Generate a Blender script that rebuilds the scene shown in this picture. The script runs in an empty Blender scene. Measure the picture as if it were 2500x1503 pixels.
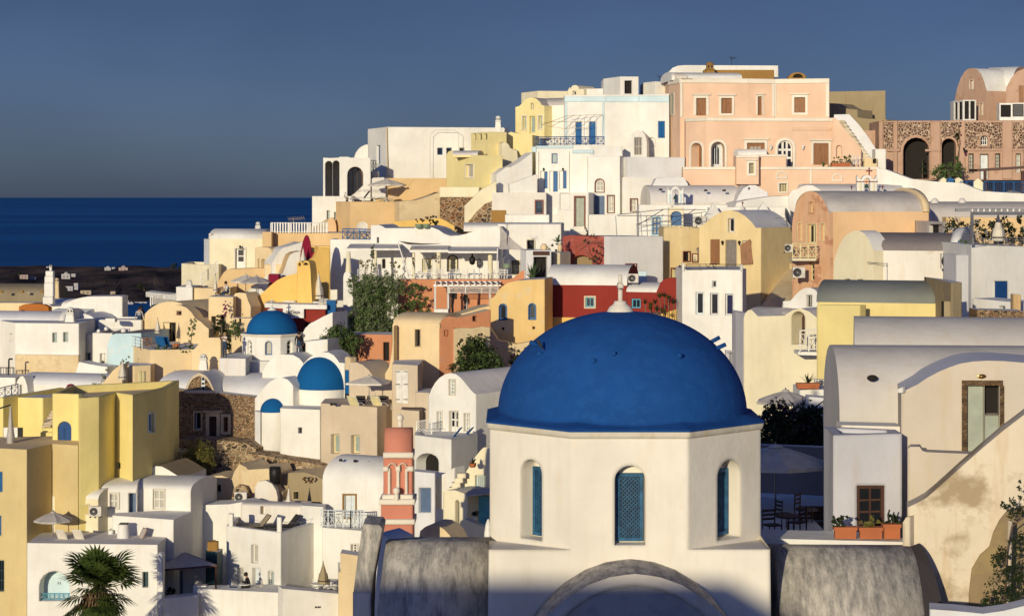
import bpy, bmesh, math, random
from mathutils import Vector, Matrix, geometry
R=math.radians
random.seed(7)
S=bpy.context.scene
COL=S.collection
# ---------------------------------------------------------------- camera
# photograph is 2500 x 1503; focal length 5000 of its pixels; sea horizon on row 481
F,CX,HY=5000.0,1250.0,481.0
cam=bpy.data.objects.new('camera',bpy.data.cameras.new('camera')); COL.objects.link(cam)
cam.data.sensor_width=36; cam.data.lens=72; cam.data.shift_y=-(751.5-HY)/2500
cam.rotation_euler=(R(90),0,0); cam.data.clip_start=1; cam.data.clip_end=500000
S.camera=cam
# ---------------------------------------------------------------- light
AZ,EL=R(17),R(10)      # sun behind the camera, to its left, low
world=bpy.data.worlds.new('World'); S.world=world; world.use_nodes=True
nt=world.node_tree; bg=nt.nodes['Background']
sky=nt.nodes.new('ShaderNodeTexSky'); sky.sky_type='NISHITA'; sky.sun_disc=False
sky.sun_elevation=EL; sky.sun_rotation=R(180)+AZ; sky.air_density=1.0; sky.dust_density=.7; sky.ozone_density=3.5; sky.altitude=100
hs=nt.nodes.new('ShaderNodeHueSaturation'); hs.inputs['Saturation'].default_value=1.0; hs.inputs['Value'].default_value=1.0
tn=nt.nodes.new('ShaderNodeMix'); tn.data_type='RGBA'; tn.blend_type='MULTIPLY'; tn.inputs['Factor'].default_value=1; tn.inputs['B'].default_value=(.80,.76,1.10,1)
tc=nt.nodes.new('ShaderNodeTexCoord'); mp=nt.nodes.new('ShaderNodeMapping'); mp.inputs['Scale'].default_value=(2.2,2.2,4.5)
nz=nt.nodes.new('ShaderNodeTexNoise'); nz.inputs['Scale'].default_value=1.6; nz.inputs['Detail'].default_value=4
rp=nt.nodes.new('ShaderNodeMapRange'); rp.inputs['From Min'].default_value=.3; rp.inputs['From Max'].default_value=.7; rp.inputs['To Min'].default_value=.82; rp.inputs['To Max'].default_value=1.14
m2=nt.nodes.new('ShaderNodeVectorMath'); m2.operation='SCALE'
L=nt.links.new
L(sky.outputs[0],hs.inputs['Color']); L(hs.outputs[0],tn.inputs['A']); L(tc.outputs['Generated'],mp.inputs[0]); L(mp.outputs[0],nz.inputs[0]); L(nz.outputs[0],rp.inputs[0])
# sky scaled darker ahead and brighter behind the camera, added to lift shade
dp=nt.nodes.new('ShaderNodeVectorMath'); dp.operation='DOT_PRODUCT'; dp.inputs[1].default_value=(.35,.93,.0)
r2=nt.nodes.new('ShaderNodeMapRange'); r2.interpolation_type='SMOOTHSTEP'; r2.inputs['From Min'].default_value=-.6; r2.inputs['From Max'].default_value=.75; r2.inputs['To Min'].default_value=1.3; r2.inputs['To Max'].default_value=.52
ml=nt.nodes.new('ShaderNodeMath'); ml.operation='MULTIPLY'; L(tc.outputs['Generated'],dp.inputs[0]); L(dp.outputs['Value'],r2.inputs[0]); L(r2.outputs[0],ml.inputs[0]); L(rp.outputs[0],ml.inputs[1])
sx=nt.nodes.new('ShaderNodeSeparateXYZ'); L(tc.outputs['Generated'],sx.inputs[0]); cr=nt.nodes.new('ShaderNodeValToRGB'); L(sx.outputs['Z'],cr.inputs[0])
for i_,(p_,c_) in enumerate(((0,(.90,1.18,2.4,1)),(.12,(.76,.72,1.10,1)))): cr.color_ramp.elements[i_].position=p_; cr.color_ramp.elements[i_].color=c_
e3=cr.color_ramp.elements.new(.4); e3.color=(.60,.74,1.5,1); L(cr.outputs[0],tn.inputs['B']); L(tn.outputs['Result'],m2.inputs[0]); L(ml.outputs[0],m2.inputs['Scale']); L(m2.outputs[0],bg.inputs[0])
bg.inputs[1].default_value=.06
sun=bpy.data.objects.new('sun',bpy.data.lights.new('sun','SUN')); COL.objects.link(sun)
sun.data.energy=3.6; sun.data.angle=R(.55); sun.data.color=(1,.89,.65)
ldir=Vector((math.sin(AZ)*math.cos(EL),math.cos(AZ)*math.cos(EL),-math.sin(EL)))
sun.rotation_euler=ldir.to_track_quat('-Z','Y').to_euler()
S.view_settings.view_transform='Standard'; S.view_settings.look='None'; S.view_settings.exposure=0.0; S.view_settings.gamma=1
S.cycles.max_bounces=6; S.cycles.diffuse_bounces=3
# ---------------------------------------------------------------- materials
def nodes(name):
    m=bpy.data.materials.new(name); m.use_nodes=True; t=m.node_tree; b=t.nodes['Principled BSDF']
    return m,t,b
def N(t,ty,**kw):
    n=t.nodes.new('ShaderNode'+ty)
    for k,v in kw.items():
        if k in n.inputs: n.inputs[k].default_value=v
        else: setattr(n,k,v)
    return n
def c4(c,k=1): return (min(c[0]*k,1),min(c[1]*k,1),min(c[2]*k,1),1)
def pos(t,scale=(1,1,1),loc=(0,0,0)):
    g=N(t,'NewGeometry'); m=N(t,'Mapping'); m.inputs['Scale'].default_value=scale; m.inputs['Location'].default_value=loc
    t.links.new(g.outputs['Position'],m.inputs[0]); return m.outputs[0]
def ramp(t,inp,stops):
    r=N(t,'ValToRGB'); e=r.color_ramp.elements
    while len(e)<len(stops): e.new(.5)
    for i,(p,c) in enumerate(stops): e[i].position=p; e[i].color=c if len(c)==4 else c4(c)
    t.links.new(inp,r.inputs[0]); return r.outputs[0]
def mixc(t,fac,a,b,mode='MIX'):
    m=N(t,'Mix',data_type='RGBA',blend_type=mode)
    for s,v in (('Factor',fac),('A',a),('B',b)):
        if hasattr(v,'is_output') or isinstance(v,bpy.types.NodeSocket): t.links.new(v,m.inputs[s] if s=='Factor' else m.inputs[6 if s=='A' else 7])
        else:
            if s=='Factor': m.inputs[0].default_value=v
            else: m.inputs[6 if s=='A' else 7].default_value=v
    return m.outputs[2]
def bump(t,b,h,st=.3,d=.02):
    n=N(t,'Bump'); n.inputs['Strength'].default_value=st; n.inputs['Distance'].default_value=d
    t.links.new(h,n.inputs['Height']); t.links.new(n.outputs[0],b.inputs['Normal'])
_seed=[0]
def plaster(name,c,stain=.12,sc=(.62,.5,.36),patch=0,pc=(.5,.42,.3),big=.35,bs=.35,pth=.56,dark=0,soft=.06):
    """limewashed plaster: hand-uneven tone, rain streaks, worn patches of its own colour"""
    m,t,b=nodes(name); b.inputs['Roughness'].default_value=.92; b.inputs['Specular IOR Level'].default_value=.15
    _seed[0]+=13; o=(_seed[0],_seed[0]*.7,0)
    n1=N(t,'TexNoise',Scale=big,Detail=5.0,Roughness=.6); t.links.new(pos(t,(1,1,1),o),n1.inputs[0])
    col=ramp(t,n1.outputs[0],[(.3,c4(c,.86)),(.7,c4(c,1.06))])
    n2=N(t,'TexNoise',Scale=1.6,Detail=6.0,Roughness=.65); t.links.new(pos(t,(1.5,1.5,.22),o),n2.inputs[0])
    f=ramp(t,n2.outputs[0],[(.5,(0,0,0,1)),(.78,(stain*3,)*3+(1,))])
    col=mixc(t,f,col,c4([c[i]*sc[i]*1.3 for i in range(3)]))
    if patch:
        n3=N(t,'TexNoise',Scale=patch,Detail=7.0,Roughness=.62); t.links.new(pos(t,(1,1,1.2),o),n3.inputs[0])
        f=ramp(t,n3.outputs[0],[(pth-.02,(0,0,0,1)),(pth+soft,(.85,)*3+(1,))]); col=mixc(t,f,col,c4(pc))
    if dark:
        n4=N(t,'TexNoise',Scale=2.6,Detail=9.0,Roughness=.75); t.links.new(pos(t,(1.6,.45,.45),o),n4.inputs[0])
        f=ramp(t,n4.outputs[0],[(.42,(0,0,0,1)),(.60,(dark,)*3+(1,))]); col=mixc(t,f,col,(.06,.065,.075,1))
    t.links.new(col,b.inputs['Base Color'])
    n5=N(t,'TexNoise',Scale=1.2,Detail=9.0,Roughness=.62); t.links.new(pos(t),n5.inputs[0]); bump(t,b,n5.outputs[0],bs,.10)
    bv=N(t,'Bevel'); bv.samples=3; bv.inputs['Radius'].default_value=.14; t.links.new(bv.outputs[0],b.inputs['Normal'].links[0].from_node.inputs['Normal'])
    return m
def flat(name,c,rough=.6,metal=0,var=.12,sc=3,spec=.3):
    m,t,b=nodes(name); b.inputs['Roughness'].default_value=rough; b.inputs['Metallic'].default_value=metal; b.inputs['Specular IOR Level'].default_value=spec
    n=N(t,'TexNoise',Scale=sc,Detail=4.0); t.links.new(pos(t),n.inputs[0])
    t.links.new(ramp(t,n.outputs[0],[(.3,c4(c,1-var)),(.7,c4(c,1+var))]),b.inputs['Base Color']); return m
def stone(name,cols,mortar,sc=3.2,edge=.07,sx=(1,1,1.5)):
    m,t,b=nodes(name); b.inputs['Roughness'].default_value=.95; b.inputs['Specular IOR Level'].default_value=.1
    g=pos(t,sx); nn=N(t,'TexNoise',Scale=2.0,Detail=3.0); t.links.new(g,nn.inputs[0])
    mx=N(t,'VectorMath',operation='MULTIPLY_ADD'); t.links.new(nn.outputs['Color'],mx.inputs[0]); mx.inputs[1].default_value=(.35,.35,.35); t.links.new(g,mx.inputs[2])
    v=N(t,'TexVoronoi',Scale=sc); t.links.new(mx.outputs[0],v.inputs['Vector'])
    e=N(t,'TexVoronoi',feature='DISTANCE_TO_EDGE',Scale=sc); t.links.new(mx.outputs[0],e.inputs['Vector'])
    sp=N(t,'SeparateColor'); t.links.new(v.outputs['Color'],sp.inputs[0])
    k=len(cols); col=ramp(t,sp.outputs[0],[(i/(k-1),c4(c)) for i,c in enumerate(cols)])
    n2=N(t,'TexNoise',Scale=9.0,Detail=5.0); t.links.new(pos(t),n2.inputs[0])
    col=mixc(t,.5,col,ramp(t,n2.outputs[0],[(.3,(.5,.5,.5,1)),(.7,(1.0,1.0,1.0,1))]),'MULTIPLY')
    f=ramp(t,e.outputs['Distance'],[(edge,(1,1,1,1)),(edge+.05,(0,0,0,1))])
    col=mixc(t,f,col,c4(mortar)); t.links.new(col,b.inputs['Base Color'])
    h=N(t,'Math',operation='MINIMUM'); t.links.new(e.outputs['Distance'],h.inputs[0]); h.inputs[1].default_value=.2; bump(t,b,h.outputs[0],.9,.25)
    return m
def wood(name,c):
    m,t,b=nodes(name); b.inputs['Roughness'].default_value=.65
    n=N(t,'TexNoise',Scale=5.0,Detail=5.0); t.links.new(pos(t,(3,3,.4)),n.inputs[0])
    t.links.new(ramp(t,n.outputs[0],[(.3,c4(c,.65)),(.7,c4(c,1.25))]),b.inputs['Base Color']); return m
def leafm(name,a,c2,tr=.25):
    m,t,b=nodes(name); b.inputs['Roughness'].default_value=.6; b.inputs['Specular IOR Level'].default_value=.25
    n=N(t,'TexNoise',Scale=2.5,Detail=6.0); t.links.new(pos(t),n.inputs[0])
    oi=N(t,'TexWhiteNoise',noise_dimensions='3D'); g=pos(t,(6,6,6)); fl=N(t,'VectorMath',operation='FLOOR'); t.links.new(g,fl.inputs[0]); t.links.new(fl.outputs[0],oi.inputs[0])
    c=mixc(t,.4,ramp(t,n.outputs[0],[(.32,c4(a)),(.68,c4(c2))]),ramp(t,oi.outputs[0],[(0,c4(a)),(1,c4(c2))]))
    t.links.new(c,b.inputs['Base Color'])
    tl=N(t,'BsdfTranslucent'); t.links.new(c,tl.inputs[0]); ms=N(t,'MixShader'); ms.inputs[0].default_value=tr
    t.links.new(b.outputs[0],ms.inputs[1]); t.links.new(tl.outputs[0],ms.inputs[2]); t.links.new(ms.outputs[0],t.nodes['Material Output'].inputs[0]); return m
def glassm(name,c,rough=.12):
    m,t,b=nodes(name); b.inputs['Base Color'].default_value=c4(c); b.inputs['Roughness'].default_value=rough; b.inputs['Specular IOR Level'].default_value=.5; return m
W=plaster('white_limewash',(.80,.775,.70),.12)
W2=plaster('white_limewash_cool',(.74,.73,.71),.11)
W3=plaster('white_limewash_worn',(.76,.71,.62),.16,patch=.5,pc=(.56,.47,.36),pth=.62)
CR=plaster('cream_plaster',(.80,.72,.50),.1)
YL=plaster('pale_yellow_plaster',(.82,.70,.34),.1)
YB=plaster('lemon_yellow_plaster',(.79,.66,.26),.10)
YO=plaster('ochre_yellow_plaster',(.80,.52,.15),.08)
YD=plaster('weathered_yellow_plaster',(.74,.52,.22),.16,patch=.9,pc=(.66,.52,.30),pth=.58)
TN=plaster('tan_plaster',(.70,.49,.25),.08)
TC=plaster('sand_plaster',(.77,.60,.35),.1)
BG=plaster('beige_render',(.62,.51,.37),.12,patch=1.4,pc=(.56,.46,.34),pth=.6)
PK=plaster('pink_plaster',(.80,.55,.38),.07)
PD=plaster('old_pink_plaster',(.52,.34,.24),.2,patch=.8,pc=(.42,.25,.16),pth=.58)
PE=plaster('peach_plaster',(.74,.49,.27),.1)
PW=plaster('flaking_peach_plaster',(.72,.44,.26),.25,patch=.9,pc=(.50,.24,.14),pth=.58)
OR=plaster('terracotta_plaster',(.60,.26,.13),.1,patch=.7,pc=(.52,.26,.15),pth=.62)
RD=plaster('oxblood_red_plaster',(.26,.036,.026),.05)
RS=plaster('streaked_red_plaster',(.32,.08,.06),.3,patch=2.0,pc=(.38,.13,.095),pth=.58)
BR=plaster('ochre_brown_plaster',(.34,.19,.055),.1)
OO=plaster('burnt_orange_plaster',(.42,.15,.035),.1)
GS=plaster('grey_roof_plaster',(.52,.48,.44),.15,big=.6)
GL=plaster('pale_grey_roof_plaster',(.70,.66,.61),.12,big=.5)
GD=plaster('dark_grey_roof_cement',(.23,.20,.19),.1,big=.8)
GG=plaster('grey_green_roof_cement',(.24,.25,.22),.1,patch=.7,pc=(.12,.15,.16),pth=.66)
MO=plaster('mottled_cement_roof',(.56,.51,.43),.3,patch=0,dark=.6,bs=.6,sc=(.5,.5,.5))
ST=plaster('stained_cream_plaster',(.72,.62,.46),.3,patch=.5,pc=(.34,.25,.14),pth=.515,bs=.5,soft=.09)
NW=plaster('near_limewash',(.60,.56,.50),.14,sc=(.7,.6,.45))  # dimmed limewash: darkening towards the frame edge is put into its colour
NF=plaster('near_cream_limewash',(.62,.54,.43),.18,sc=(.7,.6,.42),patch=.5,pc=(.62,.52,.38),pth=.6)  # cream version, with the same frame-edge darkening in its colour
RW=plaster('rough_cream_plaster',(.70,.56,.34),.2,patch=1.2,pc=(.58,.44,.26),pth=.56,bs=.7)
RG=plaster('ruined_grey_plaster',(.37,.29,.17),.2,patch=.5,pc=(.45,.33,.15),pth=.6,bs=.6)
OB=plaster('old_brown_render',(.27,.22,.14),.2,patch=.8,pc=(.36,.31,.22),pth=.6)
PB=plaster('pale_blue_limewash',(.52,.68,.72),.2,patch=.9,pc=(.60,.66,.64),pth=.6)
OL=plaster('olive_shade_plaster',(.30,.22,.12),.2,patch=1.,pc=(.33,.24,.11),pth=.55,bs=.7)  # olive tone carries the shade of the hollow on the stair wall
TR=plaster('white_trim',(.82,.74,.60),.04)
SB=plaster('pale_blue_trim',(.60,.74,.76),.03)
DB=plaster('dome_blue_paint',(.011,.072,.26),.12,sc=(1.2,.8,.7),patch=2.6,pc=(.013,.078,.268),pth=.52,bs=.45,big=1.2)
DB2=plaster('church_blue_paint',(.006,.10,.28),.04,sc=(1,.9,.8),bs=.2)
SR=stone('red_brown_rubble',[(.22,.09,.04),(.13,.08,.05),(.30,.16,.07),(.08,.06,.05)],(.42,.30,.18),2.6,.05)
SG=stone('tan_rubble',[(.30,.17,.08),(.12,.08,.05),(.42,.28,.15),(.05,.04,.035),(.24,.12,.06)],(.46,.35,.22),2.4,.06)
SD=stone('old_fieldstone',[(.26,.14,.07),(.11,.07,.045),(.40,.25,.13),(.05,.04,.03),(.30,.14,.07)],(.46,.33,.20),6.0,.05,(1,1,1.6))
SP=stone('inlaid_lava_stone',[(.12,.06,.04),(.16,.08,.05),(.07,.045,.04),(.18,.10,.07)],(.58,.42,.29),3.9,.075,(1.3,1.3,1))
GLS=glassm('dark_glass',(.012,.014,.018))
GLC=flat('curtained_pane',(.42,.40,.33),.5)
GLG=flat('grey_green_pane',(.30,.36,.33),.35)
DK=flat('dark_interior',(.018,.015,.013),.9)
BL=flat('blue_paint',(.012,.10,.27),.5); BLD=flat('deep_blue_paint',(.008,.055,.19),.5); TB=flat('turquoise_paint',(.08,.32,.42),.5)
BLW=flat('weathered_blue_paint',(.025,.095,.18),.65,var=.4,sc=7)
WH=flat('white_paint',(.74,.71,.64),.5); WHB=flat('cool_white_paint',(.62,.66,.66),.5)
CP=flat('cream_paint',(.70,.62,.34),.5); GP=flat('grey_green_paint',(.34,.37,.30),.55)
GB=flat('blue_grey_paint',(.10,.15,.24),.6); BK=flat('black_iron',(.02,.018,.018),.5,.3)
GM=flat('grey_metal',(.30,.29,.28),.4,.6); GMD=flat('dark_teal_metal',(.015,.045,.055),.5)
BW=wood('brown_wood',(.27,.12,.045)); DW=wood('dark_brown_wood',(.07,.025,.014)); RWD=wood('red_brown_frame',(.18,.05,.03)); GW=wood('weathered_grey_wood',(.22,.19,.16))
FC=flat('cream_canvas',(.66,.60,.49),.85); FG=flat('grey_canvas',(.46,.42,.38),.85); FM=flat('maroon_canvas',(.22,.012,.03),.8); FB=flat('blue_canvas',(.02,.10,.28),.8); FK=flat('charcoal_cloth',(.035,.033,.03),.9)
FT=flat('khaki_canvas',(.36,.29,.17),.85); TCt=flat('terracotta_pot',(.42,.13,.05),.8); GPt=flat('green_glazed_pot',(.18,.24,.15),.5)
LF=leafm('green_leaves',(.055,.10,.025),(.15,.21,.07)); LP=leafm('pale_leaves',(.06,.095,.03),(.31,.33,.18)); LD=leafm('dark_leaves',(.014,.024,.010),(.045,.06,.022)); LO=leafm('olive_leaves',(.11,.11,.025),(.26,.23,.06))
LM=leafm('magenta_flowers',(.18,.01,.09),(.34,.03,.18)); LQ=leafm('dusky_purple_flowers',(.05,.008,.05),(.11,.02,.10)); LA=leafm('agave_leaves',(.05,.09,.04),(.14,.19,.09)); LY=leafm('yellow_green_palm',(.018,.036,.010),(.085,.12,.022)); LR=leafm('dry_twigs',(.10,.05,.02),(.22,.12,.06)); LB=leafm('dead_palm_fronds',(.10,.055,.025),(.26,.17,.09))
BKk=wood('bark',(.14,.09,.05))
SK=flat('skin',(.42,.22,.14),.6); HRd=flat('dark_hair',(.02,.012,.008),.7); HRb=flat('blond_hair',(.30,.20,.09),.7)
# ---------------------------------------------------------------- geometry kit
def P(px,py,Y): return Vector(((px-CX)*Y/F,Y,(HY-py)*Y/F))
class MB:
    def __init__(s): s.v=[]; s.f=[]; s.s=[]
    def add(s,vs,fs,sm=False):
        o=len(s.v); s.v+=[Vector(v) for v in vs]; s.f+=[tuple(i+o for i in f) for f in fs]; s.s+=[sm]*len(fs); return s
    def box(s,c,d,rz=0,rx=0):
        M_=Matrix.Rotation(rz,3,'Z')@Matrix.Rotation(rx,3,'X'); c=Vector(c); x,y,z=[k/2 for k in d]
        vs=[c+M_@Vector(p) for p in ((-x,-y,-z),(x,-y,-z),(x,y,-z),(-x,y,-z),(-x,-y,z),(x,-y,z),(x,y,z),(-x,y,z))]
        return s.add(vs,[(0,3,2,1),(4,5,6,7),(0,1,5,4),(1,2,6,5),(2,3,7,6),(3,0,4,7)])
    def bar(s,a,b,r,n=6,r2=None):
        a=Vector(a); b=Vector(b); d=(b-a)
        if d.length<1e-6: return s
        q=d.to_track_quat('Z','Y'); r2=r if r2 is None else r2
        ring=lambda p,rr:[p+q@Vector((rr*math.cos(2*math.pi*i/n+.4),rr*math.sin(2*math.pi*i/n+.4),0)) for i in range(n)]
        fs=[(i,(i+1)%n,n+(i+1)%n,n+i) for i in range(n)]+[tuple(range(n-1,-1,-1)),tuple(range(n,2*n))]
        return s.add(ring(a,r)+ring(b,r2),fs,n>6)
    def tube(s,pts,r,n=6,r2=None):
        k=len(pts)-1
        for i in range(k):
            ra=r if r2 is None else r+(r2-r)*i/k; rb=r if r2 is None else r+(r2-r)*(i+1)/k
            s.bar(pts[i],pts[i+1],ra,n,rb)
        return s
    def lathe(s,c,prof,n=24,sm=True,a0=0,a1=2*math.pi,rz=0):
        c=Vector(c); full=abs(a1-a0-2*math.pi)<1e-6; k=n if full else n+1; vs=[];fs=[]
        for r,z in prof:
            for i in range(k):
                a=a0+(a1-a0)*i/n+rz; vs.append(c+Vector((r*math.cos(a),r*math.sin(a),z)))
        for j in range(len(prof)-1):
            for i in range(n):
                i2=(i+1)%k; fs.append((j*k+i,j*k+i2,(j+1)*k+i2,(j+1)*k+i))
        return s.add(vs,fs,sm)
    def prism(s,pts,vec,caps=True,sm=False):
        n=len(pts); vec=Vector(vec); vs=[Vector(p) for p in pts]+[Vector(p)+vec for p in pts]
        fs=[(i,(i+1)%n,n+(i+1)%n,n+i) for i in range(n)]
        s.add(vs,fs,sm)
        if caps:
            for o in (vs[:n],vs[n:]):
                t=geometry.tessellate_polygon([o]); s.add(o,[tuple(x) for x in t])
        return s
    def build(s,name,mat,parent=None,off=None,bev=0):
        if off is None:
            off=Vector((0,0,0)); q=parent
            while q is not None: off+=q.location; q=q.parent
        me=bpy.data.meshes.new(name); me.from_pydata([v-off for v in s.v],[],s.f); me.materials.append(mat)
        me.polygons.foreach_set('use_smooth',s.s); me.update()
        bm=bmesh.new(); bm.from_mesh(me)
        bmesh.ops.remove_doubles(bm,verts=bm.verts,dist=1e-4); bmesh.ops.recalc_face_normals(bm,faces=bm.faces); bm.to_mesh(me); bm.free()
        o=bpy.data.objects.new(name,me); COL.objects.link(o); o.parent=parent
        if bev:
            b=o.modifiers.new('bevel','BEVEL'); b.width=bev; b.segments=3; b.limit_method='ANGLE'; b.angle_limit=R(35)
        return o
def tag(o,label,cat,group=None,kind=None):
    if label: o['label']=label
    if cat: o['category']=cat
    if group: o['group']=group
    if kind: o['kind']=kind
    return o
def thing(name,label,cat,loc=(0,0,0),group=None):
    o=bpy.data.objects.new(name,None); o.empty_display_size=.3; COL.objects.link(o); o.location=Vector(loc); return tag(o,label,cat,group)
def solo(mb,name,mat,label,cat,group=None,loc=None,bev=0):
    if loc is None: loc=sum(mb.v,Vector())/len(mb.v); loc.z=min(v.z for v in mb.v)
    o=mb.build(name,mat,None,off=Vector(loc),bev=bev); o.location=loc; return tag(o,label,cat,group)
def dup(o,parent=None,loc=None,rz=None,label=None,top=True):
    c=o.copy(); COL.objects.link(c); c.parent=parent
    for ch in [q for q in bpy.data.objects if q.parent==o]: dup(ch,c,top=False)
    if top:
        if loc is not None: c.location=loc
        if rz is not None: c.rotation_euler=(0,0,rz)
        if label: c['label']=label
    return c
class Pl:
    """vertical plane through two plan points given as (pixel column, distance)"""
    def __init__(s,a,b):
        s.A=Vector(((a[0]-CX)*a[1]/F,a[1],0)); s.B=Vector(((b[0]-CX)*b[1]/F,b[1],0))
        s.L=(s.B-s.A).length; s.U=(s.B-s.A)/s.L; s.N=Vector((-s.U.y,s.U.x,0))
        if s.N.y<0: s.N=-s.N
    def uz(s,px,py):
        d=Vector(((px-CX)/F,1,(HY-py)/F)); t=s.A.dot(s.N)/(d.x*s.N.x+d.y*s.N.y); q=d*t
        return ((q-s.A).dot(s.U),q.z)
    def p3(s,u,z,n=0): return Vector((s.A.x+s.U.x*u+s.N.x*n,s.A.y+s.U.y*u+s.N.y*n,z))
    def at(s,px,py,n=0): u,z=s.uz(px,py); return s.p3(u,z,n)
class Sf(Pl):
    """same, from world points"""
    def __init__(s,a,b,N=None):
        s.A=Vector((a.x,a.y,0)); s.B=Vector((b.x,b.y,0)); s.L=(s.B-s.A).length; s.U=(s.B-s.A)/s.L
        s.N=Vector((-s.U.y,s.U.x,0))
        if N is not None and s.N.dot(N)<0: s.N=-s.N
def arc(x1,x2,yt,ys,n=10,a0=180,a1=0):
    cx=(x1+x2)/2; rx=(x2-x1)/2; ry=ys-yt
    return [(cx+rx*math.cos(R(a0+(a1-a0)*i/n)),ys-ry*math.sin(R(a0+(a1-a0)*i/n))) for i in range(n+1)]
def tess(mb,pl,outer,holes,n=0):
    L3=[[Vector((u,z,0)) for u,z in outer]]+[[Vector((u,z,0)) for u,z in h] for h in holes]
    tr=geometry.tessellate_polygon(L3); flatl=[q for l in L3 for q in l]
    mb.add([pl.p3(q.x,q.y,n) for q in flatl],[tuple(x) for x in tr])
def holepoly(pl,o):
    x1,y1,x2,y2=o[1:5]; arch=o[5].get('arch') if len(o)>5 else None
    if x1>x2: x1,x2=x2,x1
    if arch: 
        ry=(x2-x1)/2*(arch if isinstance(arch,float) else 1)
        pts=[(x1,y2)]+arc(x1,x2,y1,min(y1+ry,y2-1),8)+[(x2,y2)]
    else: pts=[(x1,y2),(x1,y1),(x2,y1),(x2,y2)]
    return [pl.uz(*p) for p in pts]
def inset(poly,d):
    us=[p[0] for p in poly]; zs=[p[1] for p in poly]; cu=(min(us)+max(us))/2; cz=(min(zs)+max(zs))/2
    ku=max(.1,1-2*d/max(1e-3,max(us)-min(us))); kz=max(.1,1-2*d/max(1e-3,max(zs)-min(zs)))
    return [(cu+(u-cu)*ku,cz+(z-cz)*kz) for u,z in poly]
def ring(mb,pl,a,b,n0,n1):
    """solid band between polygons a (outer) and b (inner), from offset n0 (front) to n1"""
    k=len(a)
    for i in range(k):
        j=(i+1)%k
        mb.add([pl.p3(*a[i],n0),pl.p3(*a[j],n0),pl.p3(*b[j],n0),pl.p3(*b[i],n0)],[(0,1,2,3)])
        mb.add([pl.p3(*b[i],n0),pl.p3(*b[j],n0),pl.p3(*b[j],n1),pl.p3(*b[i],n1)],[(0,1,2,3)])
        mb.add([pl.p3(*a[i],n0),pl.p3(*a[j],n0),pl.p3(*a[j],n1),pl.p3(*a[i],n1)],[(0,1,2,3)])
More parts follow.
